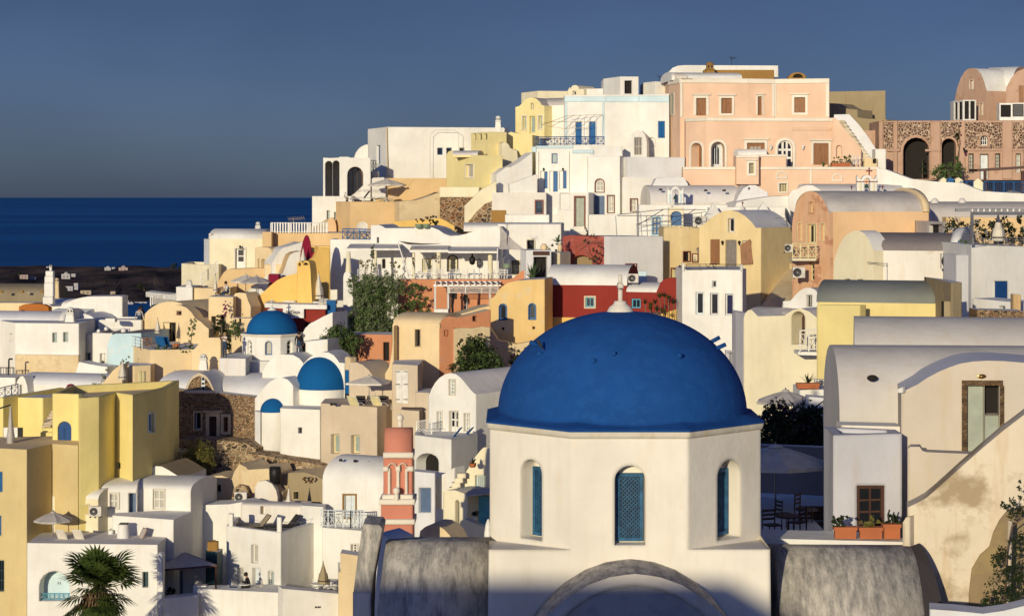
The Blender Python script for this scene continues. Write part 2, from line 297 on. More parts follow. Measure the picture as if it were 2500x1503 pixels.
def fill_opening(parent,pl,o,poly,rd,wallmb):
    kind=o[0]; op=o[5] if len(o)>5 else {}
    us=[p[0] for p in poly]; zs=[p[1] for p in poly]; u0,u1,z0,z1=min(us),max(us),min(zs),max(zs)
    fw=op.get('fw',max(.05,min(.12,(u1-u0)*.13))); c=op.get('c'); g=op.get('g',GLS); par=None
    k=len(poly)
    if kind in('niche',): tess(wallmb,pl,poly,[],rd); 
    elif kind in('win','dark','shut'):
        if kind=='dark': mb=MB(); tess(mb,pl,poly,[],rd-.003); par=mb.build(op.get('name','window'),c or DK,parent)
        elif kind=='win':
            mb=MB(); b=inset(poly,fw); ring(mb,pl,poly,b,rd-.06,rd)
            iu=[p[0] for p in b]; iz=[p[1] for p in b]; nx=op.get('nx',2); ny=op.get('ny',2); q=op.get('mw',.05)
            for i in range(1,nx):
                u=min(iu)+(max(iu)-min(iu))*i/nx; mb.prism([pl.p3(u-q/2,min(iz),rd-.055),pl.p3(u+q/2,min(iz),rd-.055),pl.p3(u+q/2,max(iz)-.0,rd-.055),pl.p3(u-q/2,max(iz),rd-.055)],pl.N*.04)
            for i in range(1,ny):
                z=min(iz)+(max(iz)-min(iz))*i/ny; mb.prism([pl.p3(min(iu),z-q/2,rd-.052),pl.p3(max(iu),z-q/2,rd-.052),pl.p3(max(iu),z+q/2,rd-.052),pl.p3(min(iu),z+q/2,rd-.052)],pl.N*.035)
            par=mb.build(op.get('name','window'),c or WH,parent); m2=MB(); tess(m2,pl,poly,[],rd-.003); m2.build('pane',g,par)
        else:
            mb=MB(); gp=.02; nl=op.get('n',2)
            tess(mb,pl,poly,[],rd-.003)
            for i in range(nl):
                a=u0+(u1-u0)*i/nl+gp; b=u0+(u1-u0)*(i+1)/nl-gp; zt=z1-(.0 if not op.get('arch') else (u1-u0)*.42)
                mb.prism([pl.p3(a,z0+gp,rd-.05),pl.p3(b,z0+gp,rd-.05),pl.p3(b,zt-gp,rd-.05),pl.p3(a,zt-gp,rd-.05)],pl.N*.045)
                for kk in range(3):
                    za=z0+(zt-z0)*(kk+.12)/3; zb=z0+(zt-z0)*(kk+.88)/3; w=(b-a)*.18
                    mb.prism([pl.p3(a+w,za,rd-.065),pl.p3(b-w,za,rd-.065),pl.p3(b-w,zb,rd-.065),pl.p3(a+w,zb,rd-.065)],pl.N*.014)
            par=mb.build(op.get('name','shutter'),c or BL,parent)
    elif kind=='door':
        mb=MB(); tess(mb,pl,poly,[],rd-.003); nl=op.get('n',1); zt=z1-(.0 if not op.get('arch') else (u1-u0)*.45); gl=MB()
        for i in range(nl):
            a=u0+(u1-u0)*i/nl+.02; b=u0+(u1-u0)*(i+1)/nl-.02
            mb.prism([pl.p3(a,z0,rd-.05),pl.p3(b,z0,rd-.05),pl.p3(b,zt-.02,rd-.05),pl.p3(a,zt-.02,rd-.05)],pl.N*.045)
            for kk,(p,q) in enumerate(((.06,.30),(.36,.60),(.66,.94))):
                za=z0+(zt-z0)*p; zb=z0+(zt-z0)*q; w=(b-a)*.2; tgt=gl if (kk>0 and op.get('glz')) else mb
                tgt.prism([pl.p3(a+w,za,rd-.066),pl.p3(b-w,za,rd-.066),pl.p3(b-w,zb,rd-.066),pl.p3(a+w,zb,rd-.066)],pl.N*.015)
        par=mb.build('door',c or WH,parent)
        if gl.v: gl.build('pane',GLS,par)
        if u1-u0>.9 or op.get('h'):
            h=MB(); hz=z0+(z1-z0)*.45; h.prism([pl.p3(u0+(u1-u0)*.8,hz,rd-.09),pl.p3(u0+(u1-u0)*.8+.05,hz,rd-.09),pl.p3(u0+(u1-u0)*.8+.05,hz+.14,rd-.09),pl.p3(u0+(u1-u0)*.8,hz+.14,rd-.09)],pl.N*.03); h.build('handle',BK,par)
    if op.get('t'):
        tw,tm=op['t'][:2]; tw=tw*pl.A.y/F; mb=MB(); out=inset(poly,-tw); zb=min(z for u,z in poly)
        if op.get('tb',1)==0: out=[(u,max(z,zb)) for u,z in out]
        ring(mb,pl,out,poly,-.05,.02)
        if op.get('hood'):
            hz=max(z for u,z in out); a=min(u for u,z in out)-tw*.6; b=max(u for u,z in out)+tw*.6
            mb.prism([pl.p3(a,hz+.005,-.14),pl.p3(b,hz+.005,-.14),pl.p3(b,hz+.14,-.14),pl.p3(a,hz+.14,-.14)],pl.N*.14)
        mb.build('surround',tm,par if par else parent)
    return par
def wallface(mb,parent,pl,outer,ops,rd0=.28):
    polys=[];fins=[]
    us=[u for u,z in outer]; zs=[z for u,z in outer]
    for o in ops:
        op=o[5] if len(o)>5 else {}
        poly=holepoly(pl,o); 
        lo,hi=min(us)+.02,max(us)-.02
        if op.get('prj'): lo=-1e9;hi=1e9
        poly=[(min(max(u,lo),hi),min(max(z,min(zs)+.02),max(zs)-.02)) for u,z in poly]
        rd=op.get('rd',rd0)
        if op.get('flush'):     # an applied frame or shutter, no hole
            fins.append((o,poly,-.03)); continue
        polys.append(poly); fins.append((o,poly,rd))
        k=len(poly)
        for i in range(k):
            j=(i+1)%k
            if op.get('void') is None: mb.add([pl.p3(*poly[i],0),pl.p3(*poly[j],0),pl.p3(*poly[j],rd),pl.p3(*poly[i],rd)],[(0,1,2,3)])
    tess(mb,pl,outer,polys)
    for o,poly,rd in fins: fill_opening(parent,pl,o,poly,rd,mb)
def zat(py,Y): return (HY-py)*Y/F
def flathouse(name,label,mat,plan,top,base,depth=6,par=.0,ops=None,roof=None,cat='house',back=None,root=None,coping=None,rd=.28,part='wall'):
    """flat-roofed mass; plan = visible corners left to right [(col,dist)..]; top row read at first corner (or list of (index,row))"""
    ops=ops or {}; i0=0
    if isinstance(top,tuple): i0,top=top
    zt=zat(top,plan[i0][1]); zb=zat(base,plan[0][1]); pts=[P(px,HY,Y) for px,Y in plan]
    bk=Vector((0,depth,0)) if back is None else Vector(back)
    if root is None:
        c=sum(pts,Vector())/len(pts); root=thing(name,label,cat,(c.x,c.y+depth/2,zb))
    mb=MB()
    for i in range(len(plan)-1):
        pl=Pl(plan[i],plan[i+1]); wallface(mb,root,pl,[(0,zb),(0,zt),(pl.L,zt),(pl.L,zb)],ops.get(i,[]),rd)
    foot=pts+[pts[-1]+bk,pts[0]+bk]; n=len(pts)
    for i in (n-1,n,n+1):
        a=foot[i]; b=foot[(i+1)%len(foot)]
        mb.add([(a.x,a.y,zb),(b.x,b.y,zb),(b.x,b.y,zt),(a.x,a.y,zt)],[(0,1,2,3)])
    rz=zt-par; rb=MB()
    if par:
        cx=sum(p.x for p in foot)/len(foot); cy=sum(p.y for p in foot)/len(foot); m=len(foot); inn=[]
        ar=sum(foot[i].x*foot[(i+1)%m].y-foot[(i+1)%m].x*foot[i].y for i in range(m)); sg=1 if ar>0 else -1; th=.28
        for i in range(m):
            p,q,r_=foot[i-1],foot[i],foot[(i+1)%m]; d1=(q-p).normalized(); d2=(r_-q).normalized()
            n1=Vector((-d1.y,d1.x,0))*sg; n2=Vector((-d2.y,d2.x,0))*sg; bb=(n1+n2); k=th/max(.3,1+n1.dot(n2)); inn.append(q+bb*k)
        for i in range(m):
            j=(i+1)%m; a,b,c,d=foot[i],foot[j],inn[j],inn[i]
            mb.add([(a.x,a.y,zt),(b.x,b.y,zt),(c.x,c.y,zt),(d.x,d.y,zt)],[(0,1,2,3)])
            mb.add([(d.x,d.y,zt),(c.x,c.y,zt),(c.x,c.y,rz),(d.x,d.y,rz)],[(0,1,2,3)])
        foot=inn
    t=geometry.tessellate_polygon([[Vector((p.x,p.y,0)) for p in foot]])
    rb.add([(p.x,p.y,rz) for p in foot],[tuple(x) for x in t])
    mb.build(part,mat,root); rb.build('roof',roof or W,root)
    if coping:
        cm,ch=coping; cb=MB(); pr=pts
        for i in range(len(plan)-1):
            a,b=pts[i],pts[i+1]; u=(b-a).normalized(); nn=Vector((u.y,-u.x,0)); 
            if nn.y>0: nn=-nn
            cb.prism([(a+nn*.08).xy.to_3d()+Vector((0,0,zt-ch)),(b+nn*.08).xy.to_3d()+Vector((0,0,zt-ch)),(b+nn*.08).xy.to_3d()+Vector((0,0,zt+.03)),(a+nn*.08).xy.to_3d()+Vector((0,0,zt+.03))],-nn*.3)
        cb.build('cornice',cm,root)
    return root
def gable(name,label,mat,A,B,top,base,depth=6,ops=None,roof=None,cat='house',root=None,side=None,sm=True,rd=.28,vec=None,sidemat=None,part='wall',lside=None):
    """front face with a free top outline (picture points, left to right), carried straight back by depth"""
    pl=Pl(A,B); zb=zat(base,A[1]); prof=[pl.uz(*p) for p in top]
    e=pl.N*depth if vec is None else Vector(vec)
    if root is None:
        c=(pl.A+pl.B)/2+e/2; root=thing(name,label,cat,(c.x,c.y,zb))
    mb=MB(); out=[(prof[0][0],zb)]+prof+[(prof[-1][0],zb)]
    wallface(mb,root,pl,out,ops or [],rd)
    tess(mb,pl,out,[],0)if False else None
    k=len(prof); f=[pl.p3(*p) for p in prof]
    # side walls and back
    for (u,z),ss in ((prof[0],lside),(prof[-1],side)):
        a=pl.p3(u,zb); c=a+e
        if ss:
            sp=Sf(a,c,Vector((-1,0,0)) if u==prof[-1][0] else Vector((1,0,0))); s2=MB(); wallface(s2 if sidemat else mb,root,sp,[(0,zb),(0,z),(sp.L,z),(sp.L,zb)],ss,rd)
            if sidemat: s2.build('side_wall',sidemat,root)
        else: mb.add([a,c,c+Vector((0,0,z-zb)),a+Vector((0,0,z-zb))],[(0,1,2,3)])
    tr=geometry.tessellate_polygon([[Vector((u,z,0)) for u,z in out]]); mb.add([pl.p3(*p)+e for p in out],[tuple(x) for x in tr])
    mb.build(part,mat,root)
    rb=MB(); rb.add(f+[p+e for p in f],[(i,i+1,k+i+1,k+i) for i in range(k-1)],sm); rb.build('roof',roof or mat,root)
    return root
def sidevault(name,label,mat,A,B,spring,crest,base,depth=4,ops=None,roof=None,cat='house',root=None,n=12,lip=0,lend=None,rend=None,full=1.0):
    """barrel vault running along A-B; spring/crest rows read at A (crest at its own distance)"""
    pl=Pl(A,B); zb=zat(base,A[1]); zs=zat(spring,A[1]); Yc=A[1]+pl.N.y*depth/2; zc=zat(crest,Yc)
    if root is None:
        c=(pl.A+pl.B)/2+pl.N*depth/2; root=thing(name,label,cat,(c.x,c.y,zb))
    mb=MB(); wallface(mb,root,pl,[(0,zb),(0,zs),(pl.L,zs),(pl.L,zb)],ops or [])
    pr=[(depth/2-depth/2*math.cos(math.pi*i/n),zs+(zc-zs)*math.sin(math.pi*i/n)**.9) for i in range(n+1)]
    for u in (0,pl.L):
        o=[pl.p3(u,zb,0)]+[pl.p3(u,z,d) for d,z in pr]+[pl.p3(u,zb,depth)]
        mb.add(o,[tuple(range(len(o)))])
    mb.add([pl.p3(0,zb,depth),pl.p3(pl.L,zb,depth),pl.p3(pl.L,zs,depth),pl.p3(0,zs,depth)],[(0,1,2,3)])
    mb.build('wall',mat,root)
    rb=MB(); a=[pl.p3(-lip,z,d) for d,z in pr]; b=[pl.p3(pl.L+lip,z,d) for d,z in pr]; k=len(a)
    rb.add(a+b,[(i,i+1,k+i+1,k+i) for i in range(k-1)],True)
    if lip: rb.add(a,[tuple(range(k))]); rb.add(b,[tuple(range(k))])
    rb.build('roof',roof or mat,root)
    for u,e in ((0,lend),(pl.L,rend)):
        if e:   # raised end arch
            em,eh,ew=e; eb=MB(); o=[(d,z) for d,z in pr]; ks=[(depth/2+(d-depth/2)*(1+2*eh/depth),zs+(z-zs)*(1+eh/(zc-zs))) for d,z in pr]
            for q in (0,ew): 
                uu=u+(q if u==0 else -q)
                for i in range(k-1):
                    eb.add([pl.p3(uu,o[i][1],o[i][0]),pl.p3(uu,o[i+1][1],o[i+1][0]),pl.p3(uu,ks[i+1][1],ks[i+1][0]),pl.p3(uu,ks[i][1],ks[i][0])],[(0,1,2,3)])
            u2=u+(ew if u==0 else -ew)
            for l in (o,ks): eb.add([pl.p3(u,z,d) for d,z in l]+[pl.p3(u2,z,d) for d,z in l],[(i,i+1,k+i+1,k+i) for i in range(k-1)],True)
            eb.build('end_arch',em,root)
    return root
# ---------------------------------------------------------------- props
def umbrella(label,loc,r,h,mat,nrib=8,group='open parasols',drop=.42,rz=.2,square=False):
    t=thing('parasol',label,'parasol',loc,group); loc=Vector(loc)
    MB().bar(loc,loc+Vector((0,0,h+.12)),.03,8).build('pole',GM,t)
    c=MB(); n=4 if square else nrib; k=6; top=loc+Vector((0,0,h)); vs=[top]; 
    m=n*2; rings=[]
    for j in range(1,k+1):
        f=j/k; rr=[]
        for i in range(m):
            a=2*math.pi*i/m+rz; s=1 if i%2==0 else (math.cos(math.pi/n)*(.985-.02*f))
            if square and i%2: s=math.cos(math.pi/4)
            rr.append(len(vs)); vs.append(top+Vector((r*f*s*math.cos(a),r*f*s*math.sin(a),-drop*f**1.25-(0.02 if i%2 else 0))))
        rings.append(rr)
    fs=[(0,rings[0][i],rings[0][(i+1)%m]) for i in range(m)]
    for j in range(k-1):
        for i in range(m): fs.append((rings[j][i],rings[j+1][i],rings[j+1][(i+1)%m],rings[j][(i+1)%m]))
    lo=len(vs)
    for i in range(m): vs.append(vs[rings[-1][i]]+Vector((0,0,-.10)))
    for i in range(m): fs.append((rings[-1][i],lo+i,lo+(i+1)%m,rings[-1][(i+1)%m]))
    c.add(vs,fs); c.lathe(top+Vector((0,0,-.02)),[(.22*r/1.5,-.02),(.12,.06),(.0,.09)],12,False); c.build('canopy',mat,t)
    rb=MB()
    for i in range(n):
        a=2*math.pi*i/n+rz; rb.bar(top+Vector((0,0,-.1)),top+Vector((r*.97*math.cos(a),r*.97*math.sin(a),-drop-.03)),.012,4); rb.bar(top+Vector((0,0,-.75)),top+Vector((r*.5*math.cos(a),r*.5*math.sin(a),-drop*.5-.06)),.01,4)
    rb.build('ribs',WH,t)
    MB().lathe(loc,[(0,.0),(.28,.0),(.28,.06),(.05,.09),(.04,.3)],16,False).build('base',GM,t)
    return t
def umbrella_shut(label,loc,h,mat,group='closed parasols',r=.24,pole=.35):
    t=thing('closed_parasol',label,'parasol',loc,group); loc=Vector(loc)
    MB().bar(loc,loc+Vector((0,0,h)),.025,6).build('pole',GM,t)
    c=MB(); n=16; pr=[(.0,1.0),(.05,.985),(.09,.9),(.6,.45),(.75,.42),(.9,.2),(1.0,.0)]; vs=[];fs=[]
    for f,z in pr:
        for i in range(n):
            a=2*math.pi*i/n; q=r*f*(1 if i%2 else .62); vs.append(loc+Vector((q*math.cos(a),q*math.sin(a),h*(pole+(1-pole)*z))))
    for j in range(len(pr)-1):
        for i in range(n): fs.append((j*n+i,j*n+(i+1)%n,(j+1)*n+(i+1)%n,(j+1)*n+i))
    c.add(vs,fs,True).build('canopy',mat,t)
    MB().lathe(loc+Vector((0,0,h*(pole+.12*(1-pole)))),[(r*.93,-.03),(r*.95,.0),(r*.93,.03)],12).build('strap',FK,t)
    MB().lathe(loc,[(0,.0),(.25,.0),(.25,.06),(.04,.1)],12,False).build('base',GM,t); return t
def chair(label,loc,rz,mat=WH,group='cafe chairs',seat=None,s=1):
    t=thing('chair',label,'chair',(0,0,0),group); 
    MB().box((0,0,.45),(.44,.42,.04)).build('seat',seat or mat,t)
    b=MB(); 
    for z in (.6,.72,.84): b.box((0,.21,z),(.40,.025,.06))
    b.build('backrest',mat,t)
    for x in (-.2,.2):
        MB().bar((x,-.19,0),(x,-.19,.44),.02,4).build('leg',mat,t); MB().bar((x,.22,0),(x,.2,.9),.02,4).build('leg',mat,t)
    t.location=loc; t.rotation_euler=(0,0,rz); t.scale=(s,s,s); return t
def table(label,loc,r=.4,h=.72,mat=WH,group='terrace tables',sq=False,top=None):
    t=thing('table',label,'table',loc,group); loc=Vector(loc)
    m=MB()
    if sq: m.box(loc+Vector((0,0,h)),(r*2,r*1.6,.04))
    else: m.lathe(loc+Vector((0,0,h)),[(0,-.02),(r,-.02),(r,.02),(0,.02)],20,False)
    m.build('tabletop',top or mat,t)
    if sq:
        for x in (-1,1):
            for y in (-1,1): MB().bar(loc+Vector((x*r*.9,y*r*.7,0)),loc+Vector((x*r*.9,y*r*.7,h-.02)),.02,4).build('leg',mat,t)
    else:
        MB().bar(loc,loc+Vector((0,0,h-.02)),.03,6).build('stem',mat,t); MB().lathe(loc,[(0,0),(.25,0),(.25,.03),(0,.04)],12,False).build('foot',mat,t)
    return t
def lounger(label,loc,rz,mat,fmat=WH,group='sun loungers',ba=45,arms=False):
    t=thing('sun_lounger',label,'sun lounger',(0,0,0),group); a=R(ba)
    MB().box((0,-.45,.32),(.60,1.15,.04)).build('seat',mat,t)
    b=MB(); c,s=math.cos(a),math.sin(a); y0,z0=.12,.33; L_=.78
    b.prism([(-.3,y0,z0),(.3,y0,z0),(.3,y0+L_*c,z0+L_*s),(-.3,y0+L_*c,z0+L_*s)],(0,.035*s,-.035*c)); b.build('backrest',mat,t)
    f=MB()
    for x in (-.33,.33): f.bar((x,-1.02,.30),(x,.14,.30),.025,5); f.bar((x,.12,.31),(x,.12+L_*c,.33+L_*s),.025,5)
    f.bar((-.33,.12+L_*c,.33+L_*s),(.33,.12+L_*c,.33+L_*s),.025,5)
    if arms:
        for x in (-.37,.37): f.tube([(x,.3,.55),(x,.0,.55),(x,-.3,.42),(x,-.5,.3)],.03,5)
    f.build('frame',fmat,t)
    for x in (-.3,.3):
        for y in (-.9,.1): MB().bar((x,y,0),(x,y,.3),.022,5).build('leg',fmat,t)
    t.location=loc; t.rotation_euler=(0,0,rz); return t
def ac_unit(label,loc,w=.85,h=.6,rz=0,d=.32,group='air conditioner outdoor units'):
    t=thing('air_conditioner',label,'air conditioner',(0,0,0),group)
    MB().box((0,0,h/2),(w,d,h)).build('casing',plainAC,t,bev=.02)
    MB().lathe((0,0,0),[(0,.0),(h*.4,.0)],20,False).build('x',BK,t) if 0 else None
    m=MB(); k=20; cx,cz=-w*.14,h*.5; rr=h*.39
    m.add([(cx+rr*math.cos(2*math.pi*i/k),-d/2-.004,cz+rr*math.sin(2*math.pi*i/k)) for i in range(k)],[tuple(range(k))]); m.build('fan_opening',BK,t)
    g=MB()
    for q in (.33,.66,1.0):
        for i in range(k):
            a,b=2*math.pi*i/k,2*math.pi*(i+1)/k; g.bar((cx+rr*q*math.cos(a),-d/2-.02,cz+rr*q*math.sin(a)),(cx+rr*q*math.cos(b),-d/2-.02,cz+rr*q*math.sin(b)),.008,4)
    g.build('grille',GM,t); MB().box((cx,-d/2-.012,cz),(.09,.02,.09)).build('hub',GM,t)
    for x in (-.3,.3): MB().box((x,0,-.04),(.05,d+.1,.08)).build('bracket',BK,t)
    t.location=loc; t.rotation_euler=(0,0,rz); return t
plainAC=flat('ac_white_enamel',(.58,.54,.47),.5)
def railing(name,label,mat,pts,h,style='x',group=None,n=None,r=.025,cat='railing',posts=True,pw=.04):
    """pts: world points along the foot of the railing"""
    pts=[Vector(p) for p in pts]; c=sum(pts,Vector())/len(pts); t=thing(name,label,cat,c,group)
    rl=MB(); inf=MB(); up=Vector((0,0,1)); pst=[]
    for a,b in zip(pts,pts[1:]):
        d=b-a; L_=d.length; k=n or max(1,round(L_/(h*1.05)))
        rl.bar(a+up*h,b+up*h,r*1.3,5); rl.bar(a+up*h*.1,b+up*h*.1,r,5)
        if style in('x','xs'): rl.bar(a+up*h*.82,b+up*h*.82,r*.8,4)
        for i in range(k+1): pst.append(a+d*i/k)
        for i in range(k):
            p,q=a+d*i/k,a+d*(i+1)/k
            if style in('x','xs'):
                inf.bar(p+up*h*.1,q+up*h*.82,r*.7,4); inf.bar(q+up*h*.1,p+up*h*.82,r*.7,4)
                m=(p+q)/2; 
                if style=='xs': inf.bar(m+up*h*.1,m+up*h*.82,r*.6,4)
            elif style=='bars':
                kk=max(2,round((q-p).length/.16))
                for j in range(kk): s=p+(q-p)*(j+.5)/kk; inf.bar(s+up*h*.1,s+up*h,r*.6,4)
            elif style=='picket':
                kk=max(2,round((q-p).length/.22)); dv=(q-p).normalized(); nn=Vector((-dv.y,dv.x,0))*.02
                for j in range(kk): s=p+(q-p)*(j+.5)/kk; inf.prism([s+dv*-.055+up*.0,s+dv*.055,s+dv*.055+up*h,s+up*(h+.06),s-dv*.055+up*h],nn)
            elif style=='wire':
                for z in (.4,.7): inf.bar(p+up*h*z,q+up*h*z,.01,4)
            elif style=='lattice':
                st=.17; L2=(q-p).length; dv=(q-p)/L2; w=h*.9
                k2=int((L2+w)/st)
                for j in range(k2+1):
                    for sg in (1,-1):
                        x0=j*st-w if sg==1 else j*st; x1=x0+w*sg; z0,z1=h*.1,h*1.0
                        xa,xb,za,zb=x0,x1,z0,z1
                        for lim,side in ((0,-1),(L2,1)):
                            for _ in (0,1):
                                if (xa-lim)*side>0 and xb!=xa: za=za+(zb-za)*(lim-xa)/(xb-xa); xa=lim
                                xa,xb,za,zb=xb,xa,zb,za
                        if abs(xa-xb)>.02: inf.bar(p+dv*xa+up*za,p+dv*xb+up*zb,.014,4)
    rl.build('rail',mat,t)
    if inf.v: inf.build('infill',mat,t)
    if posts:
        for p in pst: MB().box(p+up*h*.5,(pw*1.4,pw*1.4,h+.02)).build('post',mat,t)
    return t
def pot(label,loc,r=.25,h=.4,mat=None,plant='bush',lm=None,ph=.6,group='potted plants',box=None):
    t=thing('potted_plant',label,'potted plant',loc,group); loc=Vector(loc); mat=mat or TCt
    if box: MB().box(loc+Vector((0,0,h/2)),(box,r*1.6,h)).box(loc+Vector((0,0,h-.03)),(box+.06,r*1.6+.06,.09)).build('pot',mat,t)
    else: MB().lathe(loc,[(0,0),(r*.65,0),(r,h*.55),(r*.85,h*.9),(r,h*.92),(r,h),(r*.8,h),(0,h*.94)],18).build('pot',mat,t)
    top=loc+Vector((0,0,h*.92)); spikes(top,ph,lm or LA,t,9 if plant=='agave' else 16,.05 if plant=='agave' else .03) if plant in('agave','spike') else crown([(top+Vector((0,0,ph*.5)),((box or r*2)*.5,r*1.1,ph*.55))],lm or LF,t,220,.05)
    return t
def spikes(o,L_,mat,parent,n=12,w=.05,name='leaves',spread=1.0):
    m=MB(); rnd=random.Random(int(o.x*77+o.z*31))
    for i in range(n):
        a=2.4*i+rnd.random(); el=R(rnd.uniform(25,82)); d=Vector((math.cos(a)*math.cos(el)*spread,math.sin(a)*math.cos(el)*spread,math.sin(el))); s=Vector((-math.sin(a),math.cos(a),0))
        l=L_*rnd.uniform(.7,1.1); p=[o+d*l*f+Vector((0,0,-.12*l*f*f)) for f in (0,.35,.7,1)]; ws=[w*.7,w,w*.6,.003]
        vs=[]; 
        for q,ww in zip(p,ws): vs+=[q-s*ww,q+s*ww]
        m.add(vs,[(0,1,3,2),(2,3,5,4),(4,5,7,6)])
    return m.build(name,mat,parent)
def crown(blobs,mat,parent,n,sz,name='leaves',seed=1,clump=.35,second=None,frac=.1):
    """leaf quads packed in clumps through the crown's volume"""
    rnd=random.Random(seed+int(abs(blobs[0][0].x)*10)); m=MB(); m2=MB(); tot=sum(b[1][0]*b[1][1]*b[1][2] for b in blobs)
    for c,rad in blobs:
        k=int(n*rad[0]*rad[1]*rad[2]/tot); nc=max(4,k//22); rad=Vector(rad)
        for j in range(nc):
            while True:
                d=Vector([rnd.uniform(-1,1) for _ in range(3)])
                if .25<d.length<1: break
            d*=rnd.uniform(.85,1.08)**.5
            cc=c+Vector((d.x*rad.x,d.y*rad.y,d.z*rad.z)); cs=clump*min(rad)*rnd.uniform(.4,1.1); tgt=m2 if second and rnd.random()<frac else m
            for i in range(22):
                p=cc+Vector([rnd.gauss(0,.5) for _ in range(3)])*cs; q=sz*rnd.uniform(.6,1.3)
                u=Vector([rnd.uniform(-1,1) for _ in range(3)]).normalized(); v=u.cross(Vector([rnd.uniform(-1,1) for _ in range(3)])).normalized()*.55
                tgt.add([p-u*q,p+v*q,p+u*q,p-v*q],[(0,1,2,3)])
    o=m.build(name,mat,parent)
    if second and m2.v: m2.build('flowers',second,parent)
    return o
def bush(name,label,cat,blobs,mat,n,sz,stems,group=None,second=None,frac=.1,sm=None,clump=.35,seed=1):
    t=thing(name,label,cat,stems[0][0][0],group); s=MB()
    for pts,r0,r1 in stems: s.tube([Vector(p) for p in pts],r0 or .06,5,r1 or .015)
    s.build('trunk',sm or BKk,t); crown(blobs,mat,t,n,sz,second=second,frac=frac,clump=clump,seed=seed); return t
def lamp(label,loc,mat=None,s=1,group='wall lanterns'):
    t=thing('wall_lamp',label,'lamp',loc,group); p=Vector(loc)
    MB().bar(p,p+Vector((0,-.12,.02))*s,.015,5).build('arm',BK,t)
    MB().lathe(p+Vector((0,-.14*s,-.16*s)),[(.03*s,0),(.07*s,.14*s),(.09*s,.15*s),(.02*s,.22*s),(0,.23*s)],8,False).build('lantern',mat or BK,t); return t
def antenna(label,loc,h,L_=.9,rz=0,mat=None,n=7):
    t=thing('antenna',label,'antenna',loc); p=Vector(loc); mat=mat or GM
    MB().bar(p,p+Vector((0,0,h)),.02,5).build('mast',mat,t); m=MB(); d=Vector((math.cos(rz),math.sin(rz),.06)); q=p+Vector((0,0,h-.06)); s=Vector((-math.sin(rz)*.3,math.cos(rz)*.3,.16))
    m.bar(q-d*L_*.3,q+d*L_*.7,.015,4)
    for i in range(n): c=q+d*L_*(-.3+i/(n-1)); m.bar(c-s,c+s,.009,4)
    m.build('elements',mat,t); return t
def chimney(label,loc,w,h,mat,group='whitewashed chimneys',cap=.25,holes=True,taper=.75):
    t=thing('chimney',label,'chimney',loc,group); p=Vector(loc); a=w/2; b=a*taper
    m=MB(); m.add([p+Vector(q) for q in ((-a,-a,0),(a,-a,0),(a,a,0),(-a,a,0),(-b,-b,h),(b,-b,h),(b,b,h),(-b,b,h))],[(0,1,5,4),(1,2,6,5),(2,3,7,6),(3,0,4,7),(4,5,6,7)]); m.build('stack',mat,t,bev=.03)
    MB().box(p+Vector((0,0,h+.06)),(b*2.3,b*2.3,.12)).box(p+Vector((0,0,h+.12+cap/2)),(b*1.7,b*1.7,cap)).lathe(p+Vector((0,0,h+.12+cap)),[(b*1.1,0),(b*.7,b*.5),(0,b*.7)],12).build('cap',mat,t)
    if holes:
        k=MB()
        for s in (-1,1): k.box(p+Vector((s*b*.4,-b*.86,h+.12+cap*.5)),(b*.45,.02,cap*.6))
        k.build('flue_opening',BK,t)
    return t
def person(label,joints,R_,mats,loc,cat='person',hair=None,skinfrom=None):
    """one continuous skinned body; joints: name->(x,y,z) ; edges by JE"""
    t=thing('person',label,cat,loc); names=list(joints); me=bpy.data.meshes.new('b'); E=[(names.index(a),names.index(b)) for a,b in JE if a in names and b in names]
    me.from_pydata([joints[n] for n in names],E,[]); o=bpy.data.objects.new('body',me); COL.objects.link(o)
    sk=o.modifiers.new('s','SKIN'); sub=o.modifiers.new('u','SUBSURF'); sub.levels=1; sub.render_levels=1
    bm=bmesh.new(); bm.from_mesh(me); ly=bm.verts.layers.skin.verify(); bm.verts.ensure_lookup_table()
    for i,n in enumerate(names): r=JR.get(n.rstrip('LR') if n[-1] in 'LR' else n,.05); bm.verts[i][ly].radius=(r if isinstance(r,tuple) else (r,r)); bm.verts[i][ly].use_root=(n=='pelvis')
    bm.to_mesh(me); bm.free()
    dg=bpy.context.evaluated_depsgraph_get(); m2=bpy.data.meshes.new_from_object(o.evaluated_get(dg)); o.modifiers.clear(); o.data=m2; o.name='body'
    m2.materials.clear()
    for m in mats: m2.materials.append(m)      # 0 skin 1 top 2 trousers 3 shoes
    for p in m2.polygons:
        c=p.center; best=min(names,key=lambda n:(Vector(joints[n])-c).length); k=best.rstrip('LR')
        p.material_index={'head':0,'neck':0,'crown':0,'hand':0,'nose':0,'foot':3,'toe':3,'ankle':2,'knee':2,'pelvis':2,'hip':2,'elbow':1 if not skinfrom else 0,'wrist':0 if skinfrom else 1}.get(k,1); p.use_smooth=True
    o.parent=t; h=joints['head']
    hm=MB(); hv=Vector(h)
    if hair: hm.lathe(hv+Vector((0,.02,-.02)),[(.112,-.05),(.122,.04),(.10,.11),(.05,.15),(0,.16)],12); hm.build('hair',hair,t,off=Vector((0,0,0)))
    return t
JE=[('pelvis','chest'),('chest','neck'),('neck','head'),('head','crown'),('chest','shoulderL'),('shoulderL','elbowL'),('elbowL','wristL'),('wristL','handL'),('chest','shoulderR'),('shoulderR','elbowR'),('elbowR','wristR'),('wristR','handR'),('pelvis','hipL'),('hipL','kneeL'),('kneeL','ankleL'),('ankleL','toeL'),('pelvis','hipR'),('hipR','kneeR'),('kneeR','ankleR'),('ankleR','toeR'),('head','nose')]
JR={'pelvis':(.14,.11),'chest':(.16,.11),'neck':.055,'head':(.085,.10),'crown':.07,'nose':.03,'shoulder':.07,'elbow':.045,'wrist':.03,'hand':.035,'hip':.09,'knee':.06,'ankle':.045,'toe':.04}
